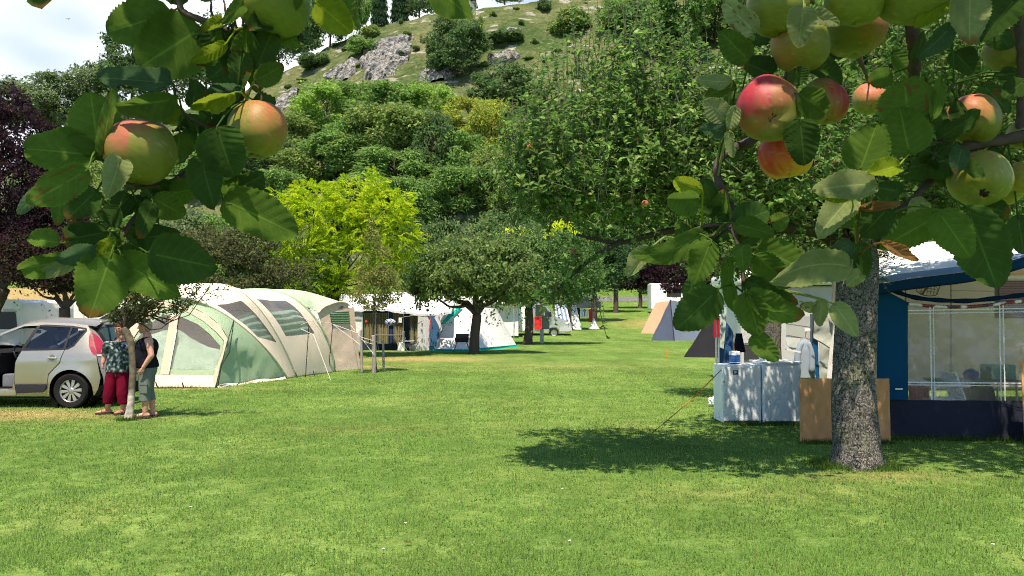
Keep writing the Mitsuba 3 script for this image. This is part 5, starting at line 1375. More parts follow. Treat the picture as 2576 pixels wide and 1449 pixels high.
# ---------------------------------------------------------------- caravan with grey awning behind the sapling
k = thing('caravan', 'white caravan mostly hidden behind the grey awning with striped curtains', 'caravan')
part(k, 'body', bx(-8.4, -2.9, 41.3, 43.5, .45, 2.62, .12), 'satin', (.78, .79, .80))
part(k, 'roof_vent', bx(-5.9, -5.2, 42.0, 42.7, 2.6, 2.74, .03), 'satin', (.62, .66, .70))
part(k, 'wheel', tube([[-5.6, 41.25, .3], [-5.6, 41.45, .3]], .3, 20), 'matte', (.03, .03, .03))
aw = thing('awning', 'grey and white caravan awning with striped curtains and blue corner behind the sapling', 'awning')
# roof: from the caravan roof down to a scalloped front edge
xs = np.linspace(-8.0, -2.75, 40); us = np.linspace(0, 1, 16)
zf = np.interp(xs, [-8.0, -6.9, -6.0, -5.0, -4.2, -3.4, -2.75], [1.86, 1.90, 1.93, 1.80, 1.70, 1.66, 1.78])
R_ = np.array([[[x, 41.2 * (1 - u) + 38.75 * u, 2.62 * (1 - u) + z * u - .10 * math.sin(math.pi * u) - .02 * math.sin(x * 7) * u] for u in us] for x, z in zip(xs, zf)])
part(aw, 'roof', grid_mesh(R_), 'cloth', (.74, .77, .80), True)
part(aw, 'valance', grid_mesh(np.array([[R_[i, -1], R_[i, -1] + [0, -.02, -.09 - .03 * abs(math.sin(i * .9))]] for i in range(40)])), 'cloth', (.55, .58, .62), True)
AP = onplane((0, 38.8, 0), (0, -1, 0))


def panel(parent, name, pts, Y, col, conv=z5, bs='cloth', amp=.04, fr=2.0, seed=1, off=0.0, res=6.0, hole=None, label=None, tilt=0.0):
    fm = onplane((0, Y, 0), (0, -1, tilt))
    pl = Polygon(conv(pts) if conv else pts).buffer(0)
    if hole is not None:
        for h in hole: pl = pl.difference(Polygon(conv(h) if conv else h).buffer(0))
    return part(parent, name, sheet(pl, wavy(lambda a, b: fm(a, b, off), amp, fr, seed), res), bs, col, True, label=label)


panel(aw, 'side_panel', [(245, 520), (390, 545), (392, 985), (250, 985)], 38.85, (.42, .44, .46), hole=[[(262, 615), (378, 622), (378, 770), (268, 780)]])
panel(aw, 'window', [(258, 610), (380, 618), (380, 776), (266, 786)], 38.9, (.75, .78, .82))
panel(aw, 'skirt', [(380, 905), (1000, 900), (1000, 985), (380, 985)], 38.8, (.035, .045, .075))
panel(aw, 'front_panel', [(1040, 545), (1130, 560), (1180, 640), (1182, 690), (1165, 980), (940, 980), (930, 930), (1030, 900)], 38.75, (.55, .57, .60))
panel(aw, 'corner_panel', [(1185, 570), (1260, 575), (1275, 690), (1290, 800), (1245, 940), (1175, 925)], 38.7, (.055, .13, .26), label='blue corner panel of the awning')
panel(aw, 'corner_border', [(1255, 560), (1330, 575), (1300, 640), (1320, 740), (1300, 760), (1275, 680), (1230, 600)], 38.68, (.62, .64, .70))
panel(aw, 'piping', [(1168, 690), (1182, 600), (1190, 600), (1176, 800), (1172, 925), (1164, 925)], 38.66, (.60, .12, .16), amp=0)
# dark inner wall (the caravan side in shade) and hanging curtains of yellowish stripes
cw = [(392, 560), (462, 985)]
for i, (x0, x1) in enumerate(((396, 460), (466, 532), (556, 622), (628, 686), (742, 808), (812, 866), (936, 985), (990, 1040))):
    tie = i == 7
    pts = [(x0, 545), (x1, 545), (x1 - (0 if not tie else 12), 760), (x1 - (0 if not tie else 4), 905), (x0 + (0 if not tie else 14), 905), (x0 + (0 if not tie else 4), 740)]
    m = sheet(Polygon(z5(pts)), lambda a, b: AP(a, b) + np.array([0, 1.0, 0]) * (.25 + .05 * np.sin(a * 1.7))[:, None], (.8, 8))
    v = m[0]
    st = .5 + .5 * np.sin(v[:, 0] * 60)
    col = np.array([.34, .32, .17]) * (st > .35)[:, None] + np.array([.20, .21, .16]) * (st <= .35)[:, None]
    part(aw, 'curtain', m, 'cloth', col, True)
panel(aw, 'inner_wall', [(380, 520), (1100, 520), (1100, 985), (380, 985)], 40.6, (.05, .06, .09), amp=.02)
for x in (392, 545, 690, 870, 1035):
    part(aw, 'pole', tube([at(*z5([(x, 535)])[0], 38.9), at(*z5([(x, 985)])[0], 38.9)], .015, 6), 'metal', (.4, .4, .42))
panel(aw, 'inner_curtain', [(690, 545), (738, 545), (738, 905), (690, 905)], 39.1, (.03, .05, .13), amp=.03)
# things in and before that awning
c = at(*z5([(712, 650)])[0], 38.5)
v, f = vf(trimesh.creation.icosphere(2, 1.0))
r = np.random.default_rng(3)
col = np.where((np.floor(v[:, 0] * 4) + np.floor(v[:, 2] * 3)) [:, None] % 2 > 0, np.array([[.70, .72, .78]]), np.array([[.03, .05, .20]]))
single('hanging_lamp', (v * [.25, .15, .155] + c, f), 'matte', col, 'blue and white chequered lantern hanging in the grey awning', 'lantern', smooth=True)
panel(thing('paper_note', 'white paper note clipped to a line in front of the grey awning', 'note'), 'sheet', [(812, 600), (848, 598), (850, 656), (812, 656)], 38.4, (.85, .85, .85), amp=.0)
single('clothes_line', tube([at(*z5([(812, 600)])[0], 38.4), at(*z5([(1080, 556)])[0], 38.6)], .008, 4), 'matte', (.6, .6, .58), 'thin line tied to the front edge of the grey awning', 'line')
c = at(*z5([(430, 645)])[0], 38.6)
v, f = vf(trimesh.creation.icosphere(1, .5))
single('red_ornament', (v * [.11, .05, .16] + c, f), 'matte', (.50, .05, .05), 'small red ornament hanging on the striped curtains', 'ornament')
k = thing('folding_table', 'folding table standing in the shade of the grey awning', 'table')
o = at(*z5([(685, 806)])[0], 38.45)
part(k, 'top', bx(o[0] - .66, o[0] + .66, 38.1, 38.8, .70, .735, .01), 'matte', (.16, .15, .14))
for sx in (-1, 1):
    part(k, 'leg', tube([[o[0] + sx * .58, 38.15, .70], [o[0] + sx * .44, 38.2, 0]], .014, 6), 'metal', (.25, .25, .25))
    part(k, 'leg', tube([[o[0] + sx * .58, 38.75, .70], [o[0] + sx * .44, 38.7, 0]], .014, 6), 'metal', (.25, .25, .25))
k = thing('jerrycan', 'white plastic water canister on the grass before the grey awning', 'canister')
o = at(*z5([(842, 985)])[0], 38.3)
part(k, 'body', bx(o[0] - .16, o[0] + .16, 38.2, 38.45, .0, .40, .04), 'satin', (.80, .82, .83))
part(k, 'handle', tube(curve([[o[0] - .10, 38.32, .39], [o[0] - .06, 38.32, .47], [o[0] + .05, 38.32, .47], [o[0] + .09, 38.32, .39]], 9), .016, 6), 'satin', (.80, .82, .83))
part(k, 'cap', tube([[o[0] + .11, 38.32, .39], [o[0] + .11, 38.32, .44]], .03, 10), 'satin', (.1, .2, .5))
k = thing('folding_chair', 'pale folding chair in the awning opening beside the water canister', 'chair')
o = at(*z5([(935, 985)])[0], 38.5)
for sx in (-.25, .25):
    part(k, 'leg', tube([[o[0] + sx - .2, 38.4 + sx, .0], [o[0] + sx + .15, 38.4 + sx, .62]], .014, 6), 'metal', (.6, .6, .6))
    part(k, 'leg', tube([[o[0] + sx + .22, 38.4 + sx, .0], [o[0] + sx - .18, 38.4 + sx, .60]], .014, 6), 'metal', (.6, .6, .6))
part(k, 'seat', bx(o[0] - .24, o[0] + .24, 38.15, 38.65, .42, .46, .01), 'cloth', (.30, .33, .36))
part(k, 'backrest', bx(o[0] - .26, o[0] - .22, 38.15, 38.65, .5, .88, .01), 'cloth', (.30, .33, .36))

# ---------------------------------------------------------------- white pyramid tent with teal trim
kt = thing('kitchen_tent', 'white sloping tent with teal trim behind the round apple tree', 'tent')
A_, B_, C_, D_ = np.array([-3.57, 38.8, 0]), np.array([-1.50, 38.5, 0]), np.array([.27, 42.6, 0]), np.array([-2.6, 43.6, 0])
T1, T2 = np.array([-2.78, 40.2, 1.90]), np.array([-.76, 41.4, 1.93])


def quad(a, b, c, d, n=22, amp=.05, fr=1.6, seed=1, sag=.05):
    u, v = np.meshgrid(np.linspace(0, 1, n), np.linspace(0, 1, n), indexing='ij')
    P = (a * ((1 - u) * (1 - v))[..., None] + b * (u * (1 - v))[..., None] + c * (u * v)[..., None] + d * ((1 - u) * v)[..., None])
    nn = unit(np.cross(b - a, d - a))
    w = 16 * u * (1 - u) * v * (1 - v)
    return grid_mesh(P + nn * (amp * (meshkit.fbm(P * fr, 3, seed) - .5) - sag * w)[..., None])


WH = (.74, .75, .75)
Tm = (T1 + T2) / 2 + [0.1, -.1, 0]
part(kt, 'front_panel', quad(A_, B_, Tm, T1), 'cloth', WH, True)
part(kt, 'side_panel', quad(B_, C_, T2, Tm), 'cloth', WH, True)
part(kt, 'rear_panel', quad(C_, D_, T1 + [.4, 1.2, 0], T2), 'cloth', WH, True)
part(kt, 'left_panel', quad(D_, A_, T1, T1 + [.4, 1.2, 0]), 'cloth', WH, True)
part(kt, 'roof', quad(T1, Tm, T2, T1 + [.4, 1.2, .0], sag=-.08), 'cloth', WH, True)
TEAL = (.01, .36, .30)
part(kt, 'trim', cat([quad(A_ + [-.03, -.06, 0], B_ + [.0, -.06, 0], B_ + [0, -.02, .075], A_ + [.0, -.02, .075], 8, .06), quad(B_ + [.02, -.05, 0], C_ + [.05, -.05, 0], C_ + [0, 0, .13], B_ + [.01, -.02, .13], 8, .06)]), 'cloth', TEAL, True, label='teal ground strip')
part(kt, 'trim', quad(T1 + [-.55, -.9, -.75], T1 + [-.30, -.75, -.65], T1 + [.45, .1, .12], T1 + [.05, .2, .10], 8, .03), 'cloth', TEAL, True, label='teal band along the roof edge')
single('washing_rack', cat([tube([at(*z5([q])[0], 38.4) for q in ((1160, 930 + 12 * i), (1240, 932 + 12 * i))], .01, 4) for i in range(5)]), 'satin', (.10, .50, .62), 'low turquoise frame on the grass beside the white tent', 'frame')
# barbecue
k = thing('barbecue', 'black barbecue grill on thin legs in front of the white tent', 'barbecue')
o = at(*z5([(1552, 985)])[0], 37.9); o[2] = 0
part(k, 'bowl', hull([[o[0] + x, o[1] + y, z] for x, y, z in ((-.30, -.2, .62), (.30, -.2, .62), (.30, .2, .62), (-.30, .2, .62), (-.27, -.17, .42), (.27, -.17, .42), (.27, .17, .42), (-.27, .17, .42), (-.31, -.2, .54), (.31, .2, .54))]), 'satin', (.018, .018, .02))
part(k, 'lid', bx(o[0] - .28, o[0] + .30, o[1] + .16, o[1] + .22, .60, .78, .02), 'satin', (.018, .018, .02))
for sx in (-1, 1):
    for sy in (-1, 1):
        part(k, 'leg', tube([[o[0] + sx * .20, o[1] + sy * .12, .44], [o[0] + sx * .36, o[1] + sy * .18, 0]], .013, 6), 'metal', (.05, .05, .05))
part(k, 'handle', tube([[o[0] - .33, o[1] - .1, .60], [o[0] - .33, o[1] + .1, .60]], .012, 6), 'satin', (.02, .02, .02))

# ---------------------------------------------------------------- far tents
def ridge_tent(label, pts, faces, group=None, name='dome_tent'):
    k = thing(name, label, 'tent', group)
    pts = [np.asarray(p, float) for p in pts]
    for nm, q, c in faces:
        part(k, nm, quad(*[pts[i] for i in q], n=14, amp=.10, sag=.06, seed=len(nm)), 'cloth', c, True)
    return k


def gp(px, py, Y):
    q = at(px, py, Y); q[2] = gz(q[0], Y); return q


# tan tent (1615-1700 x 760-825)
a, b, c, d = gp(1612, 823, 62), gp(1668, 824, 61), gp(1745, 822, 65), gp(1690, 815, 68)
t = at(1686, 757, 64)
ridge_tent('tan coloured tent behind the blue grey tent', [a, b, c, d, t, at(1650, 762, 64.5)], [('front_panel', (0, 1, 4, 5), (.40, .285, .18)), ('side_panel', (1, 2, 4, 4), (.42, .30, .19)), ('rear_panel', (2, 3, 5, 4), (.40, .285, .18)), ('left_panel', (3, 0, 5, 5), (.40, .285, .18))])
# blue grey tent (1640-1770 x 755-850)
a, b, c, d = gp(1638, 848, 53), gp(1696, 849, 52.5), gp(1790, 848, 54), gp(1720, 842, 57)
t, t2 = at(1686, 755, 54), at(1740, 765, 55)
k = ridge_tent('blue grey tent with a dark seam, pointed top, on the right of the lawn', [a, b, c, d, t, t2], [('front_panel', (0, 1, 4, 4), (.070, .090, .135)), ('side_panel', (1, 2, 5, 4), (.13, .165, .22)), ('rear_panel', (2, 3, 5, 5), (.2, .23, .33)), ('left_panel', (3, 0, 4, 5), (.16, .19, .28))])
part(k, 'seam', tube([b + [0, -.03, 0], t + [0, -.03, .02]], .03, 5), 'matte', (.03, .03, .05), True)
# beige canvas tent and dark brown tent
a, b, c, d = gp(1745, 872, 36), gp(1800, 876, 35.0), gp(1840, 880, 37), gp(1790, 866, 38)
ridge_tent('beige canvas tent with rolled up window above the dark brown tent', [a, b, c, d, at(1792, 732, 36.5), at(1825, 735, 37)], [('front_panel', (0, 1, 4, 4), (.48, .40, .30)), ('side_panel', (1, 2, 5, 4), (.52, .44, .33)), ('rear_panel', (2, 3, 5, 5), (.5, .42, .32)), ('left_panel', (3, 0, 4, 5), (.5, .42, .32))], name='canvas_tent')
a, b, c, d = gp(1721, 897, 33.0), gp(1800, 899, 32.6), gp(1850, 893, 34), gp(1770, 885, 35.2)
ridge_tent('dark brown pointed tent at the right edge of the open lawn', [a, b, c, d, at(1800, 775, 33.8), at(1830, 780, 34.5)], [('front_panel', (0, 1, 4, 4), (.024, .025, .028)), ('side_panel', (1, 2, 5, 4), (.026, .027, .030)), ('rear_panel', (2, 3, 5, 5), (.04, .03, .03)), ('left_panel', (3, 0, 4, 5), (.04, .03, .03))])
q = gp(1678, 890, 33.5)
single('tent_peg', tube([q - [0, 0, .05], q + [-.04, 0, .26]], .02, 6), 'satin', (.80, .22, .03), 'orange tent peg standing in the lawn left of the dark brown tent', 'peg')

# ---------------------------------------------------------------- neighbour's pitch on the right: caravan, panels, cabinets
k = thing('caravan', 'white caravan with dark window behind the white cabinets', 'caravan')
part(k, 'body', bx(5.3, 9.6, 19.8, 22.0, .45, 2.35, .10), 'satin', (.56, .58, .58))
part(k, 'roof', bx(5.15, 9.7, 19.5, 22.1, 2.36, 2.68, .10), 'satin', (.84, .85, .86))
m = onplane((0, 19.78, 0), (0, -1, 0))
part(k, 'window', sheet(Polygon(z13([(455, 320), (690, 320), (690, 545), (455, 545)])), lambda a, b: m(a, b, .02), 10), 'satin', (.03, .032, .035), False)
part(k, 'rail', sheet(Polygon(z13([(440, 880), (620, 880), (620, 905), (440, 905)])), lambda a, b: m(a, b, .02), 10), 'metal', (.5, .5, .5), False)
part(k, 'locker', sheet(Polygon(z13([(440, 905), (700, 905), (700, 1070), (440, 1070)])), lambda a, b: m(a, b, .015), 10), 'matte', (.06, .065, .07), False)
aw2 = thing('awning', 'open awning frame with blue and pale green panels behind the white cabinets', 'awning')
panel(aw2, 'blue_panel', [(240, 640), (318, 760), (322, 1122), (148, 1130), (150, 900)], 16.6, (.035, .085, .20), z13, amp=.10, fr=2.5)
panel(aw2, 'pale_panel', [(165, 450), (240, 470), (232, 660), (205, 948), (160, 930)], 16.4, (.46, .54, .50), z13, amp=.05)
part(aw2, 'edge_strip', tube([at(*z13([(322, 750)])[0], 16.55), at(*z13([(322, 1125)])[0], 16.55)], .012, 6), 'matte', (.55, .30, .08))
for x0, x1, y0, y1 in ((118, 120, 310, 1110), (140, 150, 290, 1110)):
    part(aw2, 'pole', tube([at(*z13([(x0, y0)])[0], 16.3), at(*z13([(x1, y1)])[0], 16.3)], .020, 8), 'metal', (.55, .56, .58))
for x in (85, 135):
    part(aw2, 'handle', tube(curve([at(*z13([q])[0], 16.2) for q in ((x + 25, 470), (x + 5, 480), (x, 520), (x + 8, 560), (x + 30, 562))], 12), .012, 6), 'metal', (.75, .75, .77))
for x in (100, 145):
    part(aw2, 'strap', tube([at(*z13([(x, 585)])[0], 16.25), at(*z13([(x + 4, 820)])[0], 16.25)], .022, 5), 'cloth', (.45, .02, .04))
part(aw2, 'dark_curtain', tube([at(*z13([(380, 770)])[0], 17.2), at(*z13([(388, 985)])[0], 17.2)], [.06, .12], 10), 'cloth', (.012, .016, .03))
aw3 = thing('awning', 'pale grey awning wall with dark post between the two trunks', 'awning')
panel(aw3, 'left_panel', [(925, 560), (1205, 575), (1215, 1285), (1060, 1285), (1050, 1010), (925, 900)], 15.2, (.42, .45, .43), z13, amp=.05)
panel(aw3, 'window', [(925, 800), (1090, 820), (1070, 990), (930, 905)], 15.15, (.60, .64, .62), z13, amp=.03)
part(aw3, 'post', tube([at(*z13([(1226, 545)])[0], 14.9), at(*z13([(1226, 1285)])[0], 14.9)], .034, 10), 'metal', (.20, .22, .26))
panel(aw3, 'right_panel', [(1245, 475), (1430, 470), (1480, 660), (1400, 1290), (1318, 1290), (1300, 850), (1245, 820)], 14.7, (.44, .47, .42), z13, amp=.14, fr=4.5, seed=6)
panel(aw3, 'blue_strip', [(1240, 830), (1292, 850), (1310, 1290), (1238, 1290)], 14.75, (.02, .10, .25), z13, amp=.04)
panel(aw3, 'white_strip', [(1432, 940), (1480, 680), (1505, 690), (1490, 1290), (1395, 1290)], 14.5, (.74, .74, .73), z13, amp=.03)
panel(aw3, 'navy_strip', [(1425, 480), (1480, 540), (1478, 660), (1445, 600)], 14.6, (.015, .03, .08), z13, amp=.02)
for y0, y1 in ((660, 700), (790, 840)):
    part(aw3, 'cord', tube([at(*z13([(930, y0)])[0], 15.05), at(*z13([(1210, y1)])[0], 15.05)], .006, 4), 'matte', (.08, .08, .09))
part(aw3, 'cord', tube(curve([at(*z13([q])[0], 14.55) for q in ((1240, 830), (1320, 870), (1430, 940))], 8), .010, 5), 'matte', (.08, .07, .07))
k = thing('jacket', 'grey blue jacket hanging from a red cord beside the awning post', 'jacket')
u = np.linspace(0, 1, 26); ph = np.linspace(0, 2 * np.pi, 29)
pr = np.interp(u, [0, .1, .3, .7, 1], [.015, .09, .145, .17, .185])
J = np.array([[at(2024 + 2 * math.sin(2 * t), 851 + 98 * t, 14.8) + np.array([math.cos(p) * r * (1 + .16 * math.sin(5 * p + 3 * t)), math.sin(p) * r * .5, 0]) for p in ph] for t, r in zip(u, pr)])
part(k, 'body', grid_mesh(J), 'cloth', (.30, .36, .42), True)
for s in (-1, 1):
    part(k, 'sleeve', tube(curve([at(2024 + s * 8, 862, 14.78), at(2024 + s * 17, 890, 14.75), at(2024 + s * 18, 935, 14.72)], 10), np.linspace(.05, .06, 10), 9), 'cloth', (.27, .33, .40), True)
part(k, 'cord', tube([at(2028, 833, 14.8), at(2025, 852, 14.8)], .007, 5), 'matte', (.55, .08, .03))
part(k, 'hook', bx(*(lambda q: (q[0] - .04, q[0] + .06, q[1] - .03, q[1] + .03, q[2] - .02, q[2] + .03))(at(2029, 831, 14.8)), .008), 'satin', (.85, .82, .78))
single('shelf', prism([(-.12, -.0), (.12, -.05), (.12, -.025), (-.12, .025)], frame(at(1992, 880, 14.6), (1, 0, 0), (0, -1, 0)), .10), 'satin', (.80, .80, .78), 'small sloping white shelf left of the hanging jacket', 'shelf')
q = at(1930, 905, 13.3)
# white cabinets
def cabinet(label, x0, x1, y0, y1, ztop, lid, logo):
    k = thing('cabinet', label, 'cabinet')
    part(k, 'body', bx(x0, x1, y0, y1, .012, ztop, .012), 'satin', (.66, .71, .73))
    part(k, 'door', bx(x0 + .008, x1 - .008, y0 - .030, y0 - .003, .05, ztop - .03, .008), 'satin', (.66, .71, .73))
    part(k, 'base_strip', bx(x0 + .03, x1 - .03, y0 - .01, y0 + .02, .0, .046), 'matte', (.10, .11, .11))
    if lid: part(k, 'top', bx(x0 - .035, x1 + .012, y0 - .05, y1 + .01, ztop + .002, ztop + .034, .01), 'satin', (.74, .78, .79))
    if logo:
        part(k, 'emblem', bx(x0 + .15, x0 + .235, y0 - .0335, y0 - .0305, ztop - .145, ztop - .075), 'satin', (.05, .06, .06), label='small dark square badge on the cabinet door')
        part(k, 'hinge', bx(x0 - .004, x0 + .03, y0 - .034, y0 - .02, ztop - .26, ztop - .24), 'satin', (.3, .33, .34))
        part(k, 'badge_mark', prism([(0, 0), (.035, .02), (.02, .05), (-.01, .035)], frame([x0 + .18, y0 - .034, ztop - .13], (1, 0, 0), (0, -1, 0)), .001), 'satin', (.55, .6, .6))
    return k


cabinet('white cabinet with small dark badge, left of a pair on the grass', 3.24, 3.83, 13.15, 13.75, .90, False, True)
cabinet('white cabinet with overhanging top, right of a pair on the grass', 3.845, 4.41, 13.08, 13.72, .925, True, False)
k = thing('cool_box', 'blue and white ribbed drinks cooler standing on the left white cabinet', 'cooler')
o = np.array([3.52, 13.5, .905])
part(k, 'body', lathe([(0, 0), (.075, 0), (.078, .012)] + [(.078 + .004 * (i % 2), .012 + .012 * i) for i in range(1, 11)] + [(.078, .14), (0, .14)], 26) if False else xf(lathe([(0, 0), (.078, 0), (.082, .008)] + [(.082 + .004 * (i % 2), .008 + .013 * i) for i in range(1, 10)] + [(.08, .135), (0, .135)], 28), place(*o)), 'satin', (.02, .10, .32), 30)
part(k, 'lid', xf(lathe([(0, .136), (.086, .136), (.088, .15), (.084, .188), (.07, .198), (0, .2)], 28), place(*o)), 'satin', (.80, .83, .85))
part(k, 'band', xf(lathe([(.0875, .015), (.0875, .028), (.086, .028)], 28), place(*o)), 'satin', (.75, .8, .85))
for i, (a, lab) in enumerate(((1914, 'left white cup on the right white cabinet'), (1925, 'right white cup on the right white cabinet'))):
    o = at(a, 907, 13.4); o[2] = .962
    single('cup', xf(lathe([(0, 0), (.022, 0), (.03, .045), (.027, .045), (.02, .004), (0, .004)], 14), place(*o)), 'satin', (.82, .83, .83), lab, 'cup')
rng = np.random.default_rng(5)
v, f = vf(trimesh.creation.icosphere(3, 1.0))
o = at(1800, 921, 15.6); o[2] = .09
v2 = v * [.13, .10, .10] * (1 + .9 * (meshkit.fbm(v * 2.6, 3, 4)[:, None] - .5)); v2[:, 2] = np.maximum(v2[:, 2], -.09)
single('plastic_bag', (v2 + o, f), 'cloth', (.80, .81, .82), 'crumpled white plastic bag on the grass beside the blue panel', 'bag', smooth=20)
p0, p1 = at(1815, 930, 13.1), at(1640, 1100, 12.0); p1[2] = .02
pts = np.array([p0 * (1 - t) + p1 * t - [0, 0, .03 * math.sin(math.pi * t)] for t in np.linspace(0, 1, 16)])
v, f = tube(pts, .006, 6)
tt = np.append(np.repeat(np.linspace(0, 1, 16), 6), [0, 1])
col = np.where(((tt > .28) & (tt < .55))[:, None], [[.65, .14, .02]], [[.10, .04, .03]])
single('guy_rope', (v, f), 'matte', col, 'long dark and orange guy rope running down to the lawn from the cabinets', 'rope', smooth=True)

# ---------------------------------------------------------------- blue awning on the right
ba = thing('awning', 'blue and navy awning with large clear plastic window on the right', 'awning')
NAVY, BLUE = (.030, .034, .055), (.009, .068, .150)
panel(ba, 'skirt', [(2234, 1003), (2283, 1006), (2545, 1008), (2720, 1010), (2724, 1112), (2560, 1107), (2430, 1105), (2350, 1101), (2300, 1098), (2236, 1097)], 11.5, NAVY, None, amp=.09, fr=2.6, seed=4, res=8)
panel(ba, 'blue_panel', [(2206, 722), (2250, 742), (2284, 760), (2284, 1006), (2234, 1005), (2206, 1003)], 11.46, BLUE, None, amp=.05, fr=1.8, seed=5, res=8)
kw = panel(ba, 'window', [(2283, 770), (2726, 760), (2722, 1011), (2283, 1006)], 11.52, (1, 1, 1), None, bs='film', amp=.22, fr=2.2, seed=9, res=4.5)
for pts in ([(2338, 772), (2341, 772), (2346, 1006), (2343, 1006)], [(2347, 772), (2349, 772), (2353, 1006), (2351, 1006)], [(2513, 768), (2516, 768), (2520, 1008), (2517, 1008)], [(2522, 768), (2525, 768), (2530, 1008), (2527, 1008)],
            [(2284, 780), (2720, 772), (2720, 774), (2284, 783)], [(2284, 788), (2720, 781), (2720, 783), (2284, 790)], [(2284, 960), (2720, 964), (2720, 967), (2284, 963)], [(2284, 967), (2720, 972), (2720, 974), (2284, 969)]):
    fm = onplane((0, 11.36, 0), (0, -1, 0))
    scene[new_key(f'{kw}__seam')] = mikit.ply(sheet(Polygon(pts), lambda a, b: fm(a, b), 12), 'cloth', smooth=True, color=np.tile([.75, .76, .78], (len(sheet(Polygon(pts), lambda a, b: fm(a, b), 12)[0]), 1)))
# rolled top band, with a shiny red and white edge
c = curve([at(2208, 712, 11.44), at(2250, 732, 11.42), at(2300, 748, 11.40), at(2360, 755, 11.38), at(2430, 757, 11.38), at(2500, 751, 11.4), at(2576, 742, 11.42), at(2720, 730, 11.45)], 60)
part(ba, 'rolled_flap', tube(c, .030 + .004 * np.sin(np.arange(60) * .8), 9), 'cloth', (.008, .022, .05), True)
v, f = tube(curve([at(2284, 764, 11.42), at(2340, 770, 11.38), at(2420, 772, 11.36), at(2500, 766, 11.38), at(2576, 757, 11.4), at(2720, 748, 11.45)], 110), .022 + .003 * np.sin(np.arange(110) * 2.3), 8)
nz = meshkit.noise(v * [9, 3, 3], 2)
col = np.where(nz[:, None] > .66, [[.70, .68, .66]], np.where(nz[:, None] > .42, [[.22, .02, .03]], [[.06, .02, .03]]))
part(ba, 'trim_roll', (v, f), 'satin', col, True, label='shiny red and white rolled edge')
# roof and valance
fr_ = curve([at(2203, 716, 11.3), at(2260, 706, 11.2), at(2330, 696, 11.1), at(2440, 682, 11.0), at(2530, 660, 11.0), at(2640, 630, 11.0), at(2760, 622, 11.0)], 50)
bk_ = curve([at(2214, 640, 13.7), at(2290, 612, 13.9), at(2400, 606, 14.0), at(2500, 596, 14.0), at(2576, 590, 14.0), at(2680, 584, 14.0), at(2790, 580, 14.0)], 50)
R_ = np.stack([np.stack([fr_[i] * (1 - u) + bk_[i] * u + np.array([0, 0, .05 * math.sin(math.pi * u)]) for u in np.linspace(0, 1, 18)]) for i in range(50)])
R_[..., 2] += .03 * (meshkit.fbm(R_ * 2.5, 3, 3) - .5)
part(ba, 'roof', grid_mesh(R_[:, 2:]), 'cloth', (.78, .79, .80), True)
part(ba, 'roof_border', grid_mesh(R_[:, :3] + [0, 0, .004]), 'cloth', (.20, .28, .40), True)
V_ = np.array([[fr_[i], fr_[i] + [0, -.015, -.06], fr_[i] + [0, .005, -.135 - .003 * math.sin(i * .7)]] for i in range(50)])
part(ba, 'valance', grid_mesh(V_), 'cloth', (.010, .042, .095), True)
part(ba, 'piping', tube(fr_ + [0, -.02, -.135], .007, 5), 'matte', (.02, .02, .025), True)
sd = np.array([[at(2206, 712, 11.44) * (1 - u) + at(2214, 650, 13.6) * u, np.append((at(2206, 1000, 11.44) * (1 - u) + at(2214, 1000, 13.6) * u)[:2], 0)] for u in np.linspace(0, 1, 12)])
part(ba, 'side_wall', grid_mesh(np.array([[q[0] * (1 - u) + q[1] * u for u in np.linspace(0, 1, 12)] for q in sd])), 'cloth', BLUE, True)
part(ba, 'label', bx(*(lambda q: (q[0] - .05, q[0] + .05, q[1] - .03, q[1] - .026, q[2] - .012, q[2] + .012))(at(2259, 978, 11.44))), 'matte', (.70, .72, .75))
for px in (2236, 2700):
    p = at(px, 720, 11.56)
    part(ba, 'pole', tube([[p[0], p[1], 0], p], .016, 8), 'metal', (.5, .5, .52))
# caravan behind it
k = thing('caravan', 'beige caravan with brown roller blind behind the clear awning window', 'caravan')
part(k, 'body', bx(6.05, 11.2, 14.05, 16.2, .42, 2.78, .10), 'satin', (.43, .355, .245))
cm = onplane((0, 14.05, 0), (0, -1, 0))
for x in (2277, 2391, 2650):
    part(k, 'panel_joint', sheet(Polygon([(x, 640), (x + 2.4, 640), (x + 2.4, 985), (x, 985)]), lambda a, b: cm(a, b, .003), 60), 'matte', (.12, .10, .08), False)
part(k, 'panel_joint', sheet(Polygon([(2393, 730), (2500, 732), (2500, 733.4), (2393, 731.4)]), lambda a, b: cm(a, b, .004), 60), 'matte', (.30, .25, .18), False)
part(k, 'stripe', sheet(Polygon([(2480, 686), (2800, 684), (2800, 689), (2480, 691)]), lambda a, b: cm(a, b, .004), 60), 'satin', (.62, .24, .05), False)
part(k, 'stripe', sheet(Polygon([(2480, 694), (2800, 692), (2800, 700), (2480, 702)]), lambda a, b: cm(a, b, .004), 60), 'satin', (.55, .50, .42), False)
part(k, 'window', sheet(Polygon([(2502, 706), (2800, 706), (2800, 800), (2502, 800)]), lambda a, b: cm(a, b, .005), 30), 'satin', (.05, .03, .025), False)
for i in range(15):
    y = 709 + i * 6
    part(k + '', 'blind_slat', sheet(Polygon([(2512, y), (2795, y), (2795, y + 4.6), (2512, y + 4.6)]), lambda a, b: cm(a, b, .018) + np.array([0, -.008, 0]) * ((b - b.min()) / 4.6)[:, None], 60), 'satin', (.19, .10, .075), False)
part(k, 'wheel', tube([[7.6, 14.0, .32], [7.6, 14.2, .32]], .32, 22), 'matte', (.03, .03, .03))
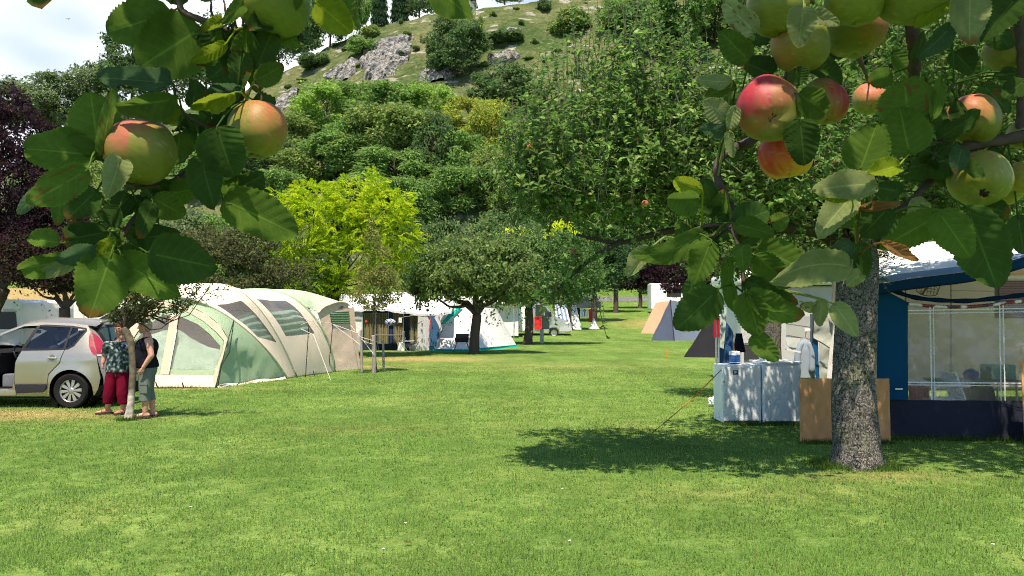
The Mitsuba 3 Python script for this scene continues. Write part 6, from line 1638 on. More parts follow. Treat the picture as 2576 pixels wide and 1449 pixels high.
# wire hen hanging above the window
k = thing('wire_hen', 'brown wire outline of a hen hanging above the awning window', 'ornament')
W = lambda pts, n=22, r=.006: tube(curve([at(*z11([q])[0], 11.55) for q in pts], n), r, 5)
part(k, 'body', cat([W([(430, 440), (425, 415), (440, 395), (480, 390), (520, 410), (545, 375), (560, 368), (575, 378), (578, 400), (565, 430), (555, 460), (520, 470), (470, 465), (435, 445), (430, 440)], 50)] +
               [W([(x, 395 + 6 * math.sin(x)), (x + 8, 430), (x, 466)], 8, .004) for x in (450, 470, 490, 510, 530, 548)] + [W([(435, y), (480, y - 6), (545, y + 2)], 8, .004) for y in (412, 428, 446)]), 'matte', (.17, .10, .05), True)
part(k, 'comb', cat([W([(552, 370), (556, 362), (562, 368), (568, 360), (573, 372)], 10), W([(577, 384), (588, 390), (577, 394)], 6)]), 'matte', (.17, .10, .05), True)
part(k, 'stick', W([(462, 458), (500, 410), (535, 366)], 6, .014), 'matte', (.22, .14, .05), True)
# inside: chair, red cloth, table things
k = thing('garden_chair', 'white plastic garden chair behind the clear awning window', 'chair')
o = at(2390, 1006, 12.4); o[2] = 0
CW = (.74, .75, .73)
part(k, 'seat', bx(o[0] - .35, o[0] + .08, 12.15, 12.6, .42, .47, .02), 'satin', CW)
part(k, 'backrest', xf(bx(-.02, .02, -.22, .22, 0, .42, .015), frame([o[0] + .10, 12.38, .46], (1, 0, .35), (-.35, 0, 1))), 'satin', CW)
for sx, sy in ((-.32, -.18), (-.32, .2), (.06, -.18), (.06, .2)):
    part(k, 'leg', tube([[o[0] + sx, 12.38 + sy, .43], [o[0] + sx + (.10 if sx > 0 else -.05), 12.38 + sy * 1.1, 0]], [.03, .022], 7), 'satin', CW)
for sy in (-.22, .22):
    part(k, 'armrest', tube(curve([[o[0] - .33, 12.38 + sy, .44], [o[0] - .34, 12.38 + sy, .64], [o[0] - .1, 12.38 + sy, .67], [o[0] + .16, 12.38 + sy, .66]], 12), .022, 7), 'satin', CW)
single('red_bag', (lambda m: (m[0], m[1]))(hull([at(2286, 1005, 12.2), at(2338, 1005, 12.2), at(2338, 975, 12.2), at(2300, 962, 12.2), at(2286, 968, 12.2), at(2290, 1000, 12.6), at(2330, 980, 12.6), at(2300, 970, 12.6)])), 'cloth', (.20, .010, .020), 'dark red bag behind the left corner of the clear awning window', 'bag')
k = thing('camping_table', 'low camping table with things on it behind the clear awning window', 'table')
part(k, 'top', bx(6.4, 7.6, 12.6, 13.3, .66, .70, .01), 'matte', (.12, .14, .10))
for x in (6.5, 7.5):
    for y in (12.7, 13.2):
        part(k, 'leg', tube([[x, y, 0], [x, y, .66]], .016, 6), 'metal', (.3, .3, .3))
v, f = vf(trimesh.creation.icosphere(3, 1.0))
single('blue_cushion', (v * [.11, .09, .08] * (1 + .3 * (meshkit.noise(v * 3, 1)[:, None] - .5)) + [6.85, 12.75, .79], f), 'cloth', (.01, .02, .18), 'round dark blue bundle on the camping table', 'cushion', smooth=True)
single('green_box', bx(7.12, 7.5, 12.7, 13.0, .705, .93, .015), 'satin', (.05, .16, .10), 'green box on the camping table at the right of the clear window', 'box')
single('dark_bag', hull([[6.5, 12.6, 0], [7.0, 12.6, 0], [6.95, 12.65, .34], [6.6, 12.65, .38], [6.5, 12.9, 0], [7.0, 12.9, 0], [6.8, 12.85, .36]]), 'cloth', (.03, .032, .025), 'dark bag under the camping table behind the clear window', 'bag')
# brown boards
rng = np.random.default_rng(9)


def board(label, x0, x1, y, z1, lean, seed):
    n = 40
    u, w = np.meshgrid(np.linspace(x0, x1, n), np.linspace(0, z1, n), indexing='ij')
    P = np.stack([u, y + lean * w + .012 * np.sin(u * 3 + seed) * w, w], -1)
    fr = grid_mesh(P); Pb = P + [0, .012, 0]
    bkm = grid_mesh(Pb)
    rim = []
    for e in (np.s_[0, :], np.s_[-1, :], np.s_[:, 0], np.s_[:, -1]):
        rim.append(grid_mesh(np.stack([P[e], Pb[e]], 1)))
    m = cat([fr, (bkm[0], bkm[1][:, ::-1])] + rim)
    q = m[0]
    nz = meshkit.fbm(q * [14, 3, 5], 4, seed)
    col = np.array([.54, .29, .13]) * (.62 + .76 * nz)[:, None]
    single('board', m, 'matte', col, label, 'board', smooth=False)


board('brown hardboard sheet standing behind the big trunk', 3.78, 4.965, 11.22, .84, .03, 1)
board('brown hardboard sheet at the right edge leaning on the blue awning', 6.62, 7.5, 11.05, 1.10, .05, 2)
# ---------------------------------------------------------------- silver car with its front door open
CARM = np.eye(4)
_a = math.radians(1.5)
_f = np.array([-math.cos(_a), math.sin(_a), 0]); _l = np.array([-math.sin(_a), -math.cos(_a), 0])
CARM[:3, 0], CARM[:3, 1], CARM[:3, 2], CARM[:3, 3] = _f, _l, [0, 0, 1], [-7.84, 16.1, 0.0]
PAINT, BLACK, TRIM = (.44, .415, .345), (.012, .012, .014), (.045, .047, .055)
WID_Z = np.array([.15, .30, .50, .70, .92, 1.02, 1.10, 1.30, 1.45, 1.55])
WID_Y = np.array([.80, .855, .885, .90, .895, .865, .835, .735, .645, .57])


def side_y(X, Z):
    y = np.interp(Z, WID_Z, WID_Y)
    y = y + .016 * np.exp(-((Z - .88 + .03 * X) / .045) ** 2)                    # shoulder crease
    for cx in (0.0, 2.7):                                                         # flared arches
        d = np.hypot(X - cx, Z - .31)
        y = y + .022 * np.exp(-((d - .40) / .06) ** 2) * (Z < .8)
    y = y - .10 * np.clip((-.12 - X) / .5, 0, 1) ** 2 - .14 * np.clip((X - 2.6) / .95, 0, 1) ** 2
    return y


REAR = [np.array([.20, .34, .42, .55, .64, .95, 1.03, 1.30, 1.48, 1.56]), np.array([-.62, -.70, -.735, -.745, -.715, -.68, -.655, -.52, -.40, -.30])]


def rear_map(y, z, off=0.0):
    xc = np.interp(z, *REAR) - off
    yw = np.interp(z, WID_Z, WID_Y) - .05
    return np.stack([xc + .25 * np.clip(np.abs(y) / yw, 0, 1.1) ** 3.2, y, z], -1)


def side_map(s=1, off=0.0):
    return lambda X, Z: np.stack([X, s * (side_y(X, Z) + off), Z], -1)


car = thing('car', 'silver beige estate car with its front door open, parked at the left edge', 'car')


def cpart(name, m, bs, col, smooth=35, parent=None, label=None):
    return part(parent or car, name, xf(m, CARM), bs, col, smooth, label=label)


zz = np.array([.24, .34, .55, .95, 1.03, 1.30, 1.42, 1.48])
rear_edge = [(float(np.interp(z, *REAR) + .235), float(z)) for z in zz]
outline = Polygon(rear_edge + [(.10, 1.515), (.71, 1.535), (1.0, 1.50), (1.30, 1.375), (1.95, 1.04), (2.9, .93), (3.40, .78), (3.52, .52), (3.48, .25), (3.0, .215), (-.2, .215)])
from shapely.geometry import Point
arches = unary_union([Point(0, .31).buffer(.385, 24), Point(2.7, .31).buffer(.385, 24)])
rwin = Polygon([(.885, 1.04), (.715, 1.475), (.60, 1.482), (.12, 1.462), (-.15, 1.42), (-.17, 1.38), (-.02, 1.12), (.08, 1.062), (.40, 1.05)])
dopen = Polygon([(.755, 1.475), (.90, 1.04), (1.005, .80), (1.02, .52), (1.06, .37), (1.16, .325), (1.72, .325), (1.84, .6), (1.86, 1.03), (1.31, 1.335), (1.0, 1.465)])
fwin = Polygon([(.80, 1.46), (.95, 1.04), (1.86, 1.03), (1.31, 1.335), (1.0, 1.455)])
rest = outline.difference(arches).difference(rwin)
seam = unary_union([Polygon([(.125, 1.05), (.137, 1.05), (.20, .82), (.40, .62), (.43, .42), (.418, .42), (.388, .61), (.188, .81)]), Polygon([(.905, 1.04), (.917, 1.04), (1.01, .8), (1.028, .5), (1.0, .27), (.99, .27), (1.015, .5), (.998, .8)])])
low = sbox(-1, 0, 4, .30)
for s in (1, -1):
    shell = rest.difference(dopen) if s == 1 else rest.difference(fwin)
    m = sheet(shell.difference(seam), side_map(s), .09)
    cpart('side', (m[0], m[1] if s == -1 else m[1][:, ::-1]), 'paint', PAINT, True)
    cpart('door_gap', sheet(seam, side_map(s, -.012), .2), 'matte', (.02, .02, .02), False)
    for cx in (0, 2.7): cpart('wheel_arch', tube([[cx, s * .55, .31], [cx, s * .88, .31]], .388, 32, False), 'matte', (.012, .012, .012), True)
    cpart('rear_window', sheet(rwin, side_map(s, -.006), .15), 'pane', (1, 1, 1), True)
    cpart('window_frame', sheet(rwin.buffer(.012).difference(rwin.buffer(-.020)), side_map(s, .003), .12), 'satin', BLACK, True)
    cpart('pillar', sheet(Polygon([(.10, 1.46), (.135, 1.46), (.165, 1.06), (.115, 1.06)]), side_map(s, .004), .1), 'satin', BLACK, True)
    cpart('pillar', sheet(Polygon([(.885, 1.045), (.72, 1.475), (.765, 1.472), (.925, 1.045)]), side_map(s, .004), .1), 'satin', BLACK, True)
    cpart('side_protector', sheet(Polygon([(1.0, .435), (.415, .44), (.43, .36), (.50, .295), (.99, .275)]), side_map(s, .014), .08, .02), 'matte', TRIM, 30)
    h = cpart('door_handle', xf(bx(-.085, .085, -.012, .022, -.017, .017, .012), frame([.33, s * .915, .905], (1, 0, .06), (0, 0, 1))), 'metal', (.62, .60, .55))
    cpart('recess', sheet(Point(.335, .91).buffer(.055), side_map(s, .002), .05), 'paint', (.20, .19, .16), True, parent=h)
cpart('front_window', sheet(fwin, side_map(-1, -.006), .15), 'pane', (1, 1, 1), True)
cpart('inner_trim', sheet(rest, side_map(-1, -.03), .12), 'matte', (.02, .021, .024), True)
cpart('inner_trim', sheet(rest.difference(dopen).difference(sbox(-1, 1.0, 4, 2)), side_map(1, -.03), .12), 'matte', (.02, .021, .024), True)
# roof, rear, bonnet, windscreen
def rail(X): return np.interp(X, [-.32, -.1, .1, .71, 1.0, 1.32], [1.46, 1.487, 1.515, 1.535, 1.50, 1.375])
Xs = np.linspace(-.31, 1.32, 30); vs = np.linspace(-1, 1, 25)
cpart('roof', grid_mesh(np.array([[[X, v * side_y(X, rail(X)), rail(X) + .085 * (1 - abs(v) ** 2.4) * (1 - .25 * max(0, X - .9))] for v in vs] for X in Xs])), 'paint', PAINT, True)
rw = Polygon([(-.60, 1.06), (.60, 1.06), (.55, 1.40), (.42, 1.46), (-.42, 1.46), (-.55, 1.40)])
whole = Polygon([(-.74, .42), (.74, .42), (.80, .9), (.80, 1.0), (.66, 1.3), (.57, 1.48), (.3, 1.535), (-.3, 1.535), (-.57, 1.48), (-.66, 1.3), (-.80, 1.0), (-.80, .9)])
whole = Polygon([(y * 1.04, z) for y, z in whole.exterior.coords])
cpart('tailgate', sheet(whole.difference(rw), rear_map, .08), 'paint', PAINT, True)
cpart('rear_bumper', sheet(sbox(-.82, .22, .82, .42), lambda y, z: rear_map(y, z, .02), .08), 'matte', (.03, .03, .033), True)
cpart('rear_windscreen', sheet(rw, lambda y, z: rear_map(y, z, -.004), .1), 'pane', (1, 1, 1), True)
cpart('rear_window_frame', sheet(rw.buffer(.035).difference(rw.buffer(-.02)), lambda y, z: rear_map(y, z, .004), .1), 'satin', BLACK, True)
cpart('number_plate', sheet(sbox(-.26, .74, .26, .85), lambda y, z: rear_map(y, z, .012), .1), 'satin', (.6, .6, .55), True)
cpart('spoiler', tube(curve([[-.36, -.55, 1.53], [-.40, 0, 1.60], [-.36, .55, 1.53]], 14), .022, 6), 'paint', PAINT, True)
cpart('aerial', hull([[-.18, -.02, 1.60], [-.18, .02, 1.60], [-.05, 0, 1.59], [-.20, 0, 1.66], [-.17, 0, 1.66]]), 'satin', BLACK)
for s in (1, -1):
    tl = cpart('tail_light', sheet(Polygon([(np.interp(z, *REAR) + .232, z) for z in (.95, 1.03, 1.15, 1.25, 1.36)] + [(np.interp(z, *REAR) + .235 + w, z) for z, w in ((1.30, .035), (1.22, .062), (1.12, .085), (1.02, .075), (.96, .04))]), side_map(s, .012), .02), 'satin', (.33, .02, .05), True)
    tr = sheet(Polygon([(np.interp(z, WID_Z, WID_Y) - .052, z) for z in (.95, 1.03, 1.15, 1.25, 1.36)] + [(np.interp(z, WID_Z, WID_Y) - .05 - w, z) for z, w in ((1.30, .05), (1.2, .10), (1.1, .15), (1.0, .19), (.965, .20))]), lambda y, z: (lambda P: P * [1, s, 1])(rear_map(y, z, .014)), .03)
    scene[f'{tl}__lens'] = mikit.ply(xf(tr, CARM), 'satin', smooth=True, color=np.tile([.33, .02, .05], (len(tr[0]), 1)))
    tw = sheet(Polygon([(.66, .935), (.835, .935), (.835, .962), (.64, .972)]), lambda y, z: (lambda P: P * [1, s, 1])(rear_map(y, z, .016)), .03)
    scene[f'{tl}__reflector'] = mikit.ply(xf(tw, CARM), 'satin', smooth=True, color=np.tile([.62, .60, .60], (len(tw[0]), 1)))
Xb = np.linspace(1.95, 3.55, 16)
cpart('bonnet', grid_mesh(np.array([[[X, v * side_y(X, .9), np.interp(X, [1.95, 2.9, 3.4, 3.55], [1.03, .93, .78, .55]) + .07 * (1 - v * v)] for v in vs] for X in Xb])), 'paint', PAINT, True)
cpart('front_bumper', grid_mesh(np.array([[[3.5 + .10 * (1 - v * v), v * .74, z] for v in vs] for z in (.22, .4, .56, .62)])), 'paint', PAINT, True)
cpart('windscreen', grid_mesh(np.array([[[X + .08 * (1 - v * v), v * side_y(X, Z) * .98, Z + .06 * (1 - v * v)] for v in vs] for X, Z in ((1.33, 1.36), (1.64, 1.2), (1.95, 1.03))])), 'pane', (1, 1, 1), True)
cpart('underbody', bx(-.55, 3.4, -.74, .74, .18, .30), 'matte', (.012, .012, .012))
cpart('headliner', grid_mesh(np.array([[[X, v * (side_y(X, rail(X)) - .03), rail(X) - .03 + .07 * (1 - abs(v) ** 2.4)] for v in vs] for X in Xs])), 'matte', (.10, .10, .10), True)
# cabin
DARK = (.016, .017, .020)
cpart('floor', bx(-.5, 1.95, -.76, .76, .30, .36), 'matte', DARK)
cpart('sill', bx(1.0, 1.85, .70, .86, .22, .345, .02), 'paint', PAINT)
cpart('dashboard', hull([[1.42, -.72, .62], [1.42, .72, .62], [1.38, -.72, .98], [1.38, .72, .98], [1.95, -.72, 1.02], [1.95, .72, 1.02], [1.95, -.72, .5], [1.95, .72, .5]]), 'matte', (.022, .023, .026))
t = np.linspace(0, 2 * np.pi, 33)
wl = np.array([[0, .185 * math.cos(a), .185 * math.sin(a)] for a in t])
Ms = frame([1.22, .36, .93], (-.90, 0, .42), (.42, 0, .9))
sw = cpart('steering_wheel', xf(tube(wl, .017, 7, False), Ms), 'satin', BLACK, True)
scene[f'{sw}__spokes'] = mikit.ply(xf(xf(cat([tube([[0, -.18, .01], [-.02, 0, 0], [0, .18, .01]], .016, 6), tube([[0, 0, -.18], [-.02, 0, 0]], .018, 6), tube([[-.03, 0, 0], [.02, 0, 0]], .055, 12)]), Ms), CARM), 'satin', smooth=True, color=np.tile(BLACK, (len(xf(cat([tube([[0, -.18, .01], [-.02, 0, 0], [0, .18, .01]], .016, 6), tube([[0, 0, -.18], [-.02, 0, 0]], .018, 6), tube([[-.03, 0, 0], [.02, 0, 0]], .055, 12)]), Ms)[0]), 1)))
cpart('mirror', bx(1.10, 1.14, -.08, .14, 1.32, 1.385, .015), 'satin', (.03, .03, .035))
for y in (-.36, .36):
    st = cpart('front_seat', cat([bx(.62, 1.08, y - .25, y + .25, .40, .58, .06), xf(bx(-.07, .07, -.24, .24, 0, .60, .06), frame([.62, y, .52], (1, 0, .18), (-.18, 0, 1)))]), 'cloth', (.025, .027, .033), 40)
    scene[f'{st}__headrest'] = mikit.ply(xf(bx(.42, .54, y - .13, y + .13, 1.17, 1.37, .05), CARM), 'cloth', smooth=True, color=np.tile([.03, .034, .045], (len(bx(.42, .54, y - .13, y + .13, 1.17, 1.37, .05)[0]), 1)))
cpart('rear_seat', cat([bx(-.15, .30, -.62, .62, .42, .60, .05), bx(-.28, -.14, -.62, .62, .55, 1.05, .05)] + [bx(-.28, -.18, y - .12, y + .12, 1.06, 1.24, .04) for y in (-.4, .4)]), 'cloth', (.025, .027, .033), 40)
single('folded_parasol', xf(tube([[.50, .42, 1.12], [.15, .35, 1.36]], .018, 8), CARM), 'satin', (.75, .76, .78), 'shiny white pole lying inside the silver car behind its window', 'pole')
single('tool_box', xf(bx(1.08, 1.36, .42, .70, .362, .60, .03), CARM), 'satin', (.13, .14, .17), 'grey plastic box on the floor in the open car door', 'box')
# the open door, swung out over the grass beyond the picture's edge
D_ = frame([1.86, .86, 0], (.30, .95, 0), (0, 0, 1))
dm = sheet(Polygon([(.02, .33), (.02, 1.03), (.52, 1.33), (.84, 1.45), (1.04, 1.46), (.96, 1.04), (.86, .8), (.84, .5), (.80, .36), (.70, .33)]).difference(Polygon([(.10, 1.05), (.54, 1.30), (.84, 1.42), (.98, 1.42), (.90, 1.05)])), lambda a, b: np.stack([a, .05 * np.sin(a * 2), b], -1), .12, .05)
dk = cpart('front_door', xf(dm, D_), 'paint', PAINT)
# wheels
def wheel(cx, s):
    M = frame([cx, s * .80, .318], (1, 0, 0), (0, s, 0))
    w = cpart('wheel', xf(lathe([(.20, -.085), (.285, -.10), (.312, -.075), (.318, 0), (.312, .075), (.285, .10), (.215, .092), (.20, .08)], 44), M), 'matte', (.022, .022, .023), 40)
    k = [lathe([(0, .055), (.05, .06), (.058, .05), (.19, .028), (.205, .055), (.215, .085), (.222, .08)], 40)]
    ri = xf(lathe([(0, .012), (.20, .018), (.21, .03)], 36), M)
    scene[f'{w}__rim'] = mikit.ply(xf(ri, CARM), 'matte', smooth=True, color=np.tile([.05, .05, .052], (len(ri[0]), 1)))
    rg = xf(lathe([(.188, .05), (.20, .066), (.215, .086), (.223, .082), (.214, .06)], 40), M)
    scene[f'{w}__hubcap_ring'] = mikit.ply(xf(rg, CARM), 'metal', smooth=True, color=np.tile([.58, .57, .54], (len(rg[0]), 1)))
    for i in range(10):
        a = i * 2 * np.pi / 10 + .1
        c, q = np.array([math.cos(a), math.sin(a)]), np.array([-math.sin(a), math.cos(a)])
        pts = []
        for r, hw, z in ((.045, .013, .064), (.12, .024, .062), (.195, .030, .062)):
            for e in (-1, 1):
                for dz in (0, -.03):
                    p = c * r + q * hw * e
                    pts.append([p[0], p[1], z + dz])
        sp = xf(hull(pts), M)
        scene[new_key(f'{w}__spoke')] = mikit.ply(xf(sp, CARM), 'metal', smooth=False, color=np.tile([.58, .57, .54], (len(sp[0]), 1)))
    hb = xf(lathe([(0, .074), (.03, .073), (.052, .066), (.058, .05)], 24), M)
    scene[f'{w}__hub'] = mikit.ply(xf(hb, CARM), 'metal', smooth=True, color=np.tile([.50, .49, .47], (len(hb[0]), 1)))


for cx in (0, 2.7):
    for s in (1, -1): wheel(cx, s)

# ---------------------------------------------------------------- caravans on the left
k = thing('caravan', 'white caravan end with dark window and maker lettering at the left edge', 'caravan')
prof = [(-2.2, .5), (-2.25, 1.2), (-2.15, 2.05), (-1.9, 2.24), (-.30, 2.24), (-.08, 2.12), (-.02, 1.9), (0, 1.2), (0, .5)]
part(k, 'body', prism(prof, frame([-18.92, 33, 0], (1, 0, 0), (0, -1, 0)), -4.2) if False else xf((lambda m: (m[0] * [1, 1, 1], m[1]))(prism(Polygon(prof).buffer(-.03).buffer(.03), np.eye(4), 4.2)), frame([-18.92, 37.2, 0], (1, 0, 0), (0, -1, 0))), 'satin', (.80, .78, .71))
cm2 = onplane((0, 33, 0), (0, -1, 0))
part(k, 'window', sheet(Polygon([(-62, 787), (38, 787), (42, 826), (-62, 826)]).buffer(2), lambda a, b: cm2(a, b, .02), 20), 'satin', (.035, .025, .03), False)
part(k, 'window_trim', sheet(Polygon([(-66, 783), (44, 783), (44, 785), (-66, 785)]), lambda a, b: cm2(a, b, .03), 20), 'satin', (.30, .29, .27), False)
tm = meshkit.text_mesh('CARAVELAIR', .070, .004)
tm = (np.array(tm.vertices), np.array(tm.faces)); tm[0][:, 0] *= .66 / tm[0][:, 0].max()
part(k, 'lettering', xf(tm, frame(at(8, 781.5, 32.99), (1, 0, 0), (0, -1, 0))), 'satin', (.42, .36, .30), False, label='grey capital letters CARAVELAIR')
part(k, 'bumper', bx(-21.0, -19.0, 32.9, 33.05, .42, .60, .03), 'satin', (.7, .7, .68))
k = thing('caravan', 'white ribbed caravan between the silver car and the green tent', 'caravan')
part(k, 'body', bx(-18.55, -14.6, 36, 38.1, .42, 2.18, .08), 'satin', (.82, .83, .84))
for px in (211, 229):
    q = at(px, 780, 35.99)
    part(k, 'panel_joint', bx(q[0] - .015, q[0] + .015, 35.985, 36.0, .6, 2.1), 'matte', (.45, .46, .48))
part(k, 'window', bx(-16.6, -15.4, 35.98, 36.02, 1.2, 1.75, .008), 'satin', (.04, .04, .05))
part(k, 'wheel', tube([[-16.4, 35.95, .32], [-16.4, 36.15, .32]], .32, 20), 'matte', (.03, .03, .03))
# maize patch and dry meadow strip
rng = np.random.default_rng(12)
n = 5200
X = rng.uniform(-33, -17.5, n); Yp = rng.uniform(43, 52, n)
q = np.stack([X, Yp, ground_z(X, Yp)], -1)
th = rng.random(n) * 6.28
ln = rng.uniform(.8, 1.25, n)
st = rng.uniform(.0, 1.0, n)
q[:, 2] += st * .9
ax = np.stack([np.cos(th) * .6, np.sin(th) * .6, .9 + 0 * th], -1)
v, f, c = leaf_cards(q, ax, unit(np.stack([np.cos(th), np.sin(th), .6 + 0 * th], -1)), ln, .13 * np.ones(n), leaf_cols(rng, n, [(.075, .16, .03), (.10, .19, .04), (.05, .115, .025)]), True, .3, .5)
k = thing('maize', 'green patch of tall leafy maize behind the caravan at the left edge', 'maize', kind='stuff')
scene[k] = mikit.ply((v, f), 'leaf', smooth=False, color=c)
xs = np.linspace(-80, -34, 40); ys = np.linspace(78, 104, 14)
k = thing('field', 'strip of dry yellow grass beyond the maize on the left', None, kind='structure')
part(k, '', grid_mesh(np.array([[[x, y + .05 * x, float(ground_z(np.array([x]), np.array([y + .05 * x]))[0]) + .05] for x in xs] for y in ys])), 'matte', (.34, .27, .12), True, own=True)

# ---------------------------------------------------------------- motorhome
MY = 59.0
mh = thing('motorhome', 'white motorhome with dark cab windows behind the pale trunked apple tree', 'motorhome')
part(mh, 'body', bx(-4.2, 1.42, MY, MY + 2.2, .42, 2.85, .12), 'satin', (.80, .81, .82))
cab = [(1.40, .45), (1.40, 2.55), (2.05, 2.45), (2.28, 2.30), (3.0, 1.48), (3.95, 1.12), (4.12, .95), (4.15, .45), (3.3, .34)]
cm3 = prism(Polygon(cab).difference(Point(2.9, .36).buffer(.40)).buffer(-.02).buffer(.02), np.eye(4), 1.95)
part(mh, 'cab', xf(cm3, frame([0, MY + 2.05, 0], (1, 0, 0), (0, -1, 0))), 'paint', (.72, .74, .75))
fm = lambda pts, nm, col, o=.012, bs='satin', par=None: part(par or mh, nm, prism(pts, frame([0, MY + .10 - o, 0], (1, 0, 0), (0, -1, 0)), .012), bs, col)
fm([(1.62, 1.50), (1.62, 2.28), (2.05, 2.28), (2.20, 2.15), (2.20, 1.50)], 'door_window', (.03, .05, .045))
fm([(2.28, 1.50), (2.28, 2.12), (2.80, 1.52)], 'quarter_window', (.03, .04, .06))
part(mh, 'windscreen', hull([[2.30, MY + .2, 2.30], [2.98, MY + .2, 1.51], [2.30, MY + 1.9, 2.30], [2.98, MY + 1.9, 1.51], [2.33, MY + .2, 2.31], [3.01, MY + .2, 1.52], [2.33, MY + 1.9, 2.31], [3.01, MY + 1.9, 1.52]]), 'satin', (.10, .16, .24))
fm([(1.50, .52), (1.50, 1.42), (1.515, 1.42), (1.515, .52)], 'door_gap', (.05, .05, .05))
fm([(2.32, .55), (2.30, 1.45), (2.315, 1.45), (2.335, .55)], 'door_gap', (.05, .05, .05))
fm([(3.70, .98), (4.02, .92), (3.96, 1.08), (3.72, 1.10)], 'headlight', (.75, .77, .8))
fm([(3.25, .45), (4.15, .45), (4.14, .80), (3.4, .78)], 'bumper', (.50, .52, .54), .02)
part(mh, 'wing_mirror', bx(2.55, 2.72, MY - .18, MY + .02, 1.45, 1.80, .04), 'satin', (.02, .02, .03))
part(mh, 'body_trim', bx(.44, .50, MY - .02, MY + .01, .45, 2.6), 'satin', (.45, .47, .48))
part(mh, 'habitation_window', bx(-2.2, -1.0, MY - .02, MY + .01, 1.4, 2.0, .008), 'satin', (.04, .05, .06))
for cx in (2.90, -2.6):
    w = part(mh, 'wheel', tube([[cx, MY + .02, .35], [cx, MY + .24, .35]], .335, 26), 'matte', (.03, .03, .03))
    scene[f'{w}__rim'] = mikit.ply(lathe([(0, 0), (.2, 0), (.21, .02)], 24) and xf(lathe([(0, .02), (.05, .02), (.06, 0), (.19, .0), (.215, .03)], 24), frame([cx, MY + .012, .35], (1, 0, 0), (0, -1, 0))), 'metal', smooth=True, color=np.tile([.5, .5, .5], (120, 1)))
k = thing('awning_wall', 'cream awning wall with slim pole at the left of the motorhome', 'awning')
part(k, 'wall', quad(np.array([-1.9, MY - 2.2, .2]), np.array([.42, MY - 2.3, .2]), np.array([.42, MY - 1.2, 2.45]), np.array([-1.9, MY - 1.1, 2.45]), amp=.08), 'cloth', (.60, .60, .52), True)
part(k, 'roof', quad(np.array([-1.95, MY - 2.3, 2.35]), np.array([.6, MY - 2.4, 2.35]), np.array([.6, MY, 2.75]), np.array([-1.95, MY, 2.75]), amp=.05), 'cloth', (.80, .80, .78), True)
part(k, 'pole', tube([[.12, MY - 2.35, .05], [.12, MY - 2.35, 2.36]], .025, 6), 'metal', (.6, .6, .6))
k = thing('red_cloth', 'red cloth hanging on the door of the motorhome', 'cloth')
part(k, 'fabric', quad(np.array([1.55, MY - .06, .60]), np.array([2.08, MY - .06, .60]), np.array([2.08, MY - .04, 1.47]), np.array([1.55, MY - .04, 1.47]), amp=.12, fr=4), 'cloth', (.55, .035, .035), True)
k = thing('striped_awning', 'blue and white striped awning cloth behind the bonnet of the motorhome', 'awning')
for i in range(7):
    part(k, 'stripe', quad(np.array([3.35 + .14 * i, MY + 4, .9]), np.array([3.49 + .14 * i, MY + 4, .9]), np.array([3.22 + .14 * i, MY + 4.6, 2.35]), np.array([3.08 + .14 * i, MY + 4.6, 2.35]), 5, .02), 'cloth', (.20, .29, .45) if i % 2 else (.70, .73, .78), True)
# electric hook-up pillar
k = thing('power_pillar', 'grey electricity box on a pale post in front of the motorhome', 'power box')
part(k, 'box', bx(1.69, 2.13, 48.45, 48.75, .80, 1.57, .02), 'satin', (.19, .22, .21))
part(k, 'door', bx(1.72, 2.10, 48.435, 48.452, .84, 1.53, .006), 'satin', (.22, .25, .24))
part(k, 'post', bx(1.60, 1.81, 48.5, 48.72, 0, .80, .02), 'matte', (.50, .49, .45))
part(k, 'sign', bx(1.99, 2.08, 48.42, 48.437, 1.2, 1.42), 'satin', (.45, .05, .05))
# washing line
LY = 68.0
g0 = gz(7, LY)
ln_ = curve([[5.0, LY, g0 + 1.75], [6.2, LY, g0 + 1.58], [7.3, LY, g0 + 1.80]], 20)
k = thing('washing_line', 'washing line between trees behind the motorhome', 'washing line')
part(k, 'cord', tube(ln_, .012, 5), 'matte', (.6, .6, .6))
part(k, 'post', tube([[4.95, LY, g0 - .1], [5.0, LY, g0 + 1.85]], .035, 8), 'matte', (.4, .38, .35))
part(k, 'post', tube([[7.35, LY, g0 - .1], [7.3, LY, g0 + 1.9]], .035, 8), 'matte', (.4, .38, .35))
for nm, x0, x1, z0, col, lab in (('trousers', 5.12, 5.42, .75, (.03, .03, .04), 'dark trousers on the washing line, leftmost'), ('shirt', 5.46, 5.68, .95, (.70, .70, .72), 'white shirt on the washing line beside the dark trousers'), ('towel', 5.72, 5.86, 1.0, (.30, .24, .30), 'dull purple towel in the middle of the washing line'),
                                  ('shirt', 5.90, 6.10, 1.0, (.78, .76, .76), 'white shirt on the washing line left of the red towel'), ('towel', 6.14, 6.40, .55, (.62, .05, .05), 'long bright red towel on the washing line')):
    zt = np.interp([x0, x1], ln_[:, 0], ln_[:, 2])
    single(nm, quad(np.array([x0, LY - .05, g0 + z0]), np.array([x1, LY - .05, g0 + z0]), np.array([x1, LY - .02, zt[1]]), np.array([x0, LY - .02, zt[0]]), 12, .10, 4), 'cloth', col, lab, 'laundry', 'laundry on the washing line', True)
single('white_sheet', quad(np.array([4.35, LY - 2, g0 + .05]), np.array([5.35, LY - 2.3, g0 + .0]), np.array([5.0, LY - 1.6, g0 + 1.9]), np.array([4.7, LY - 1.6, g0 + 1.9]), 18, .25, 2), 'cloth', (.80, .80, .82), 'white tent cloth hanging beside the bonnet of the motorhome', 'sheet', smooth=True)
v, f = lathe([(.0, .85), (.05, .8), (.16, .45), (.40, .06), (.42, .0)], 22)
v = v * [1, 1, 1]; v[:, 0] *= 1 + .15 * np.sin(np.arctan2(v[:, 1], v[:, 0]) * 6)
single('folded_parasol', (v + [6.4, LY - 1.4, g0 + .02], f), 'cloth', (.80, .80, .80), 'white cloth cone on the lawn under the red towel', 'cloth', smooth=True)
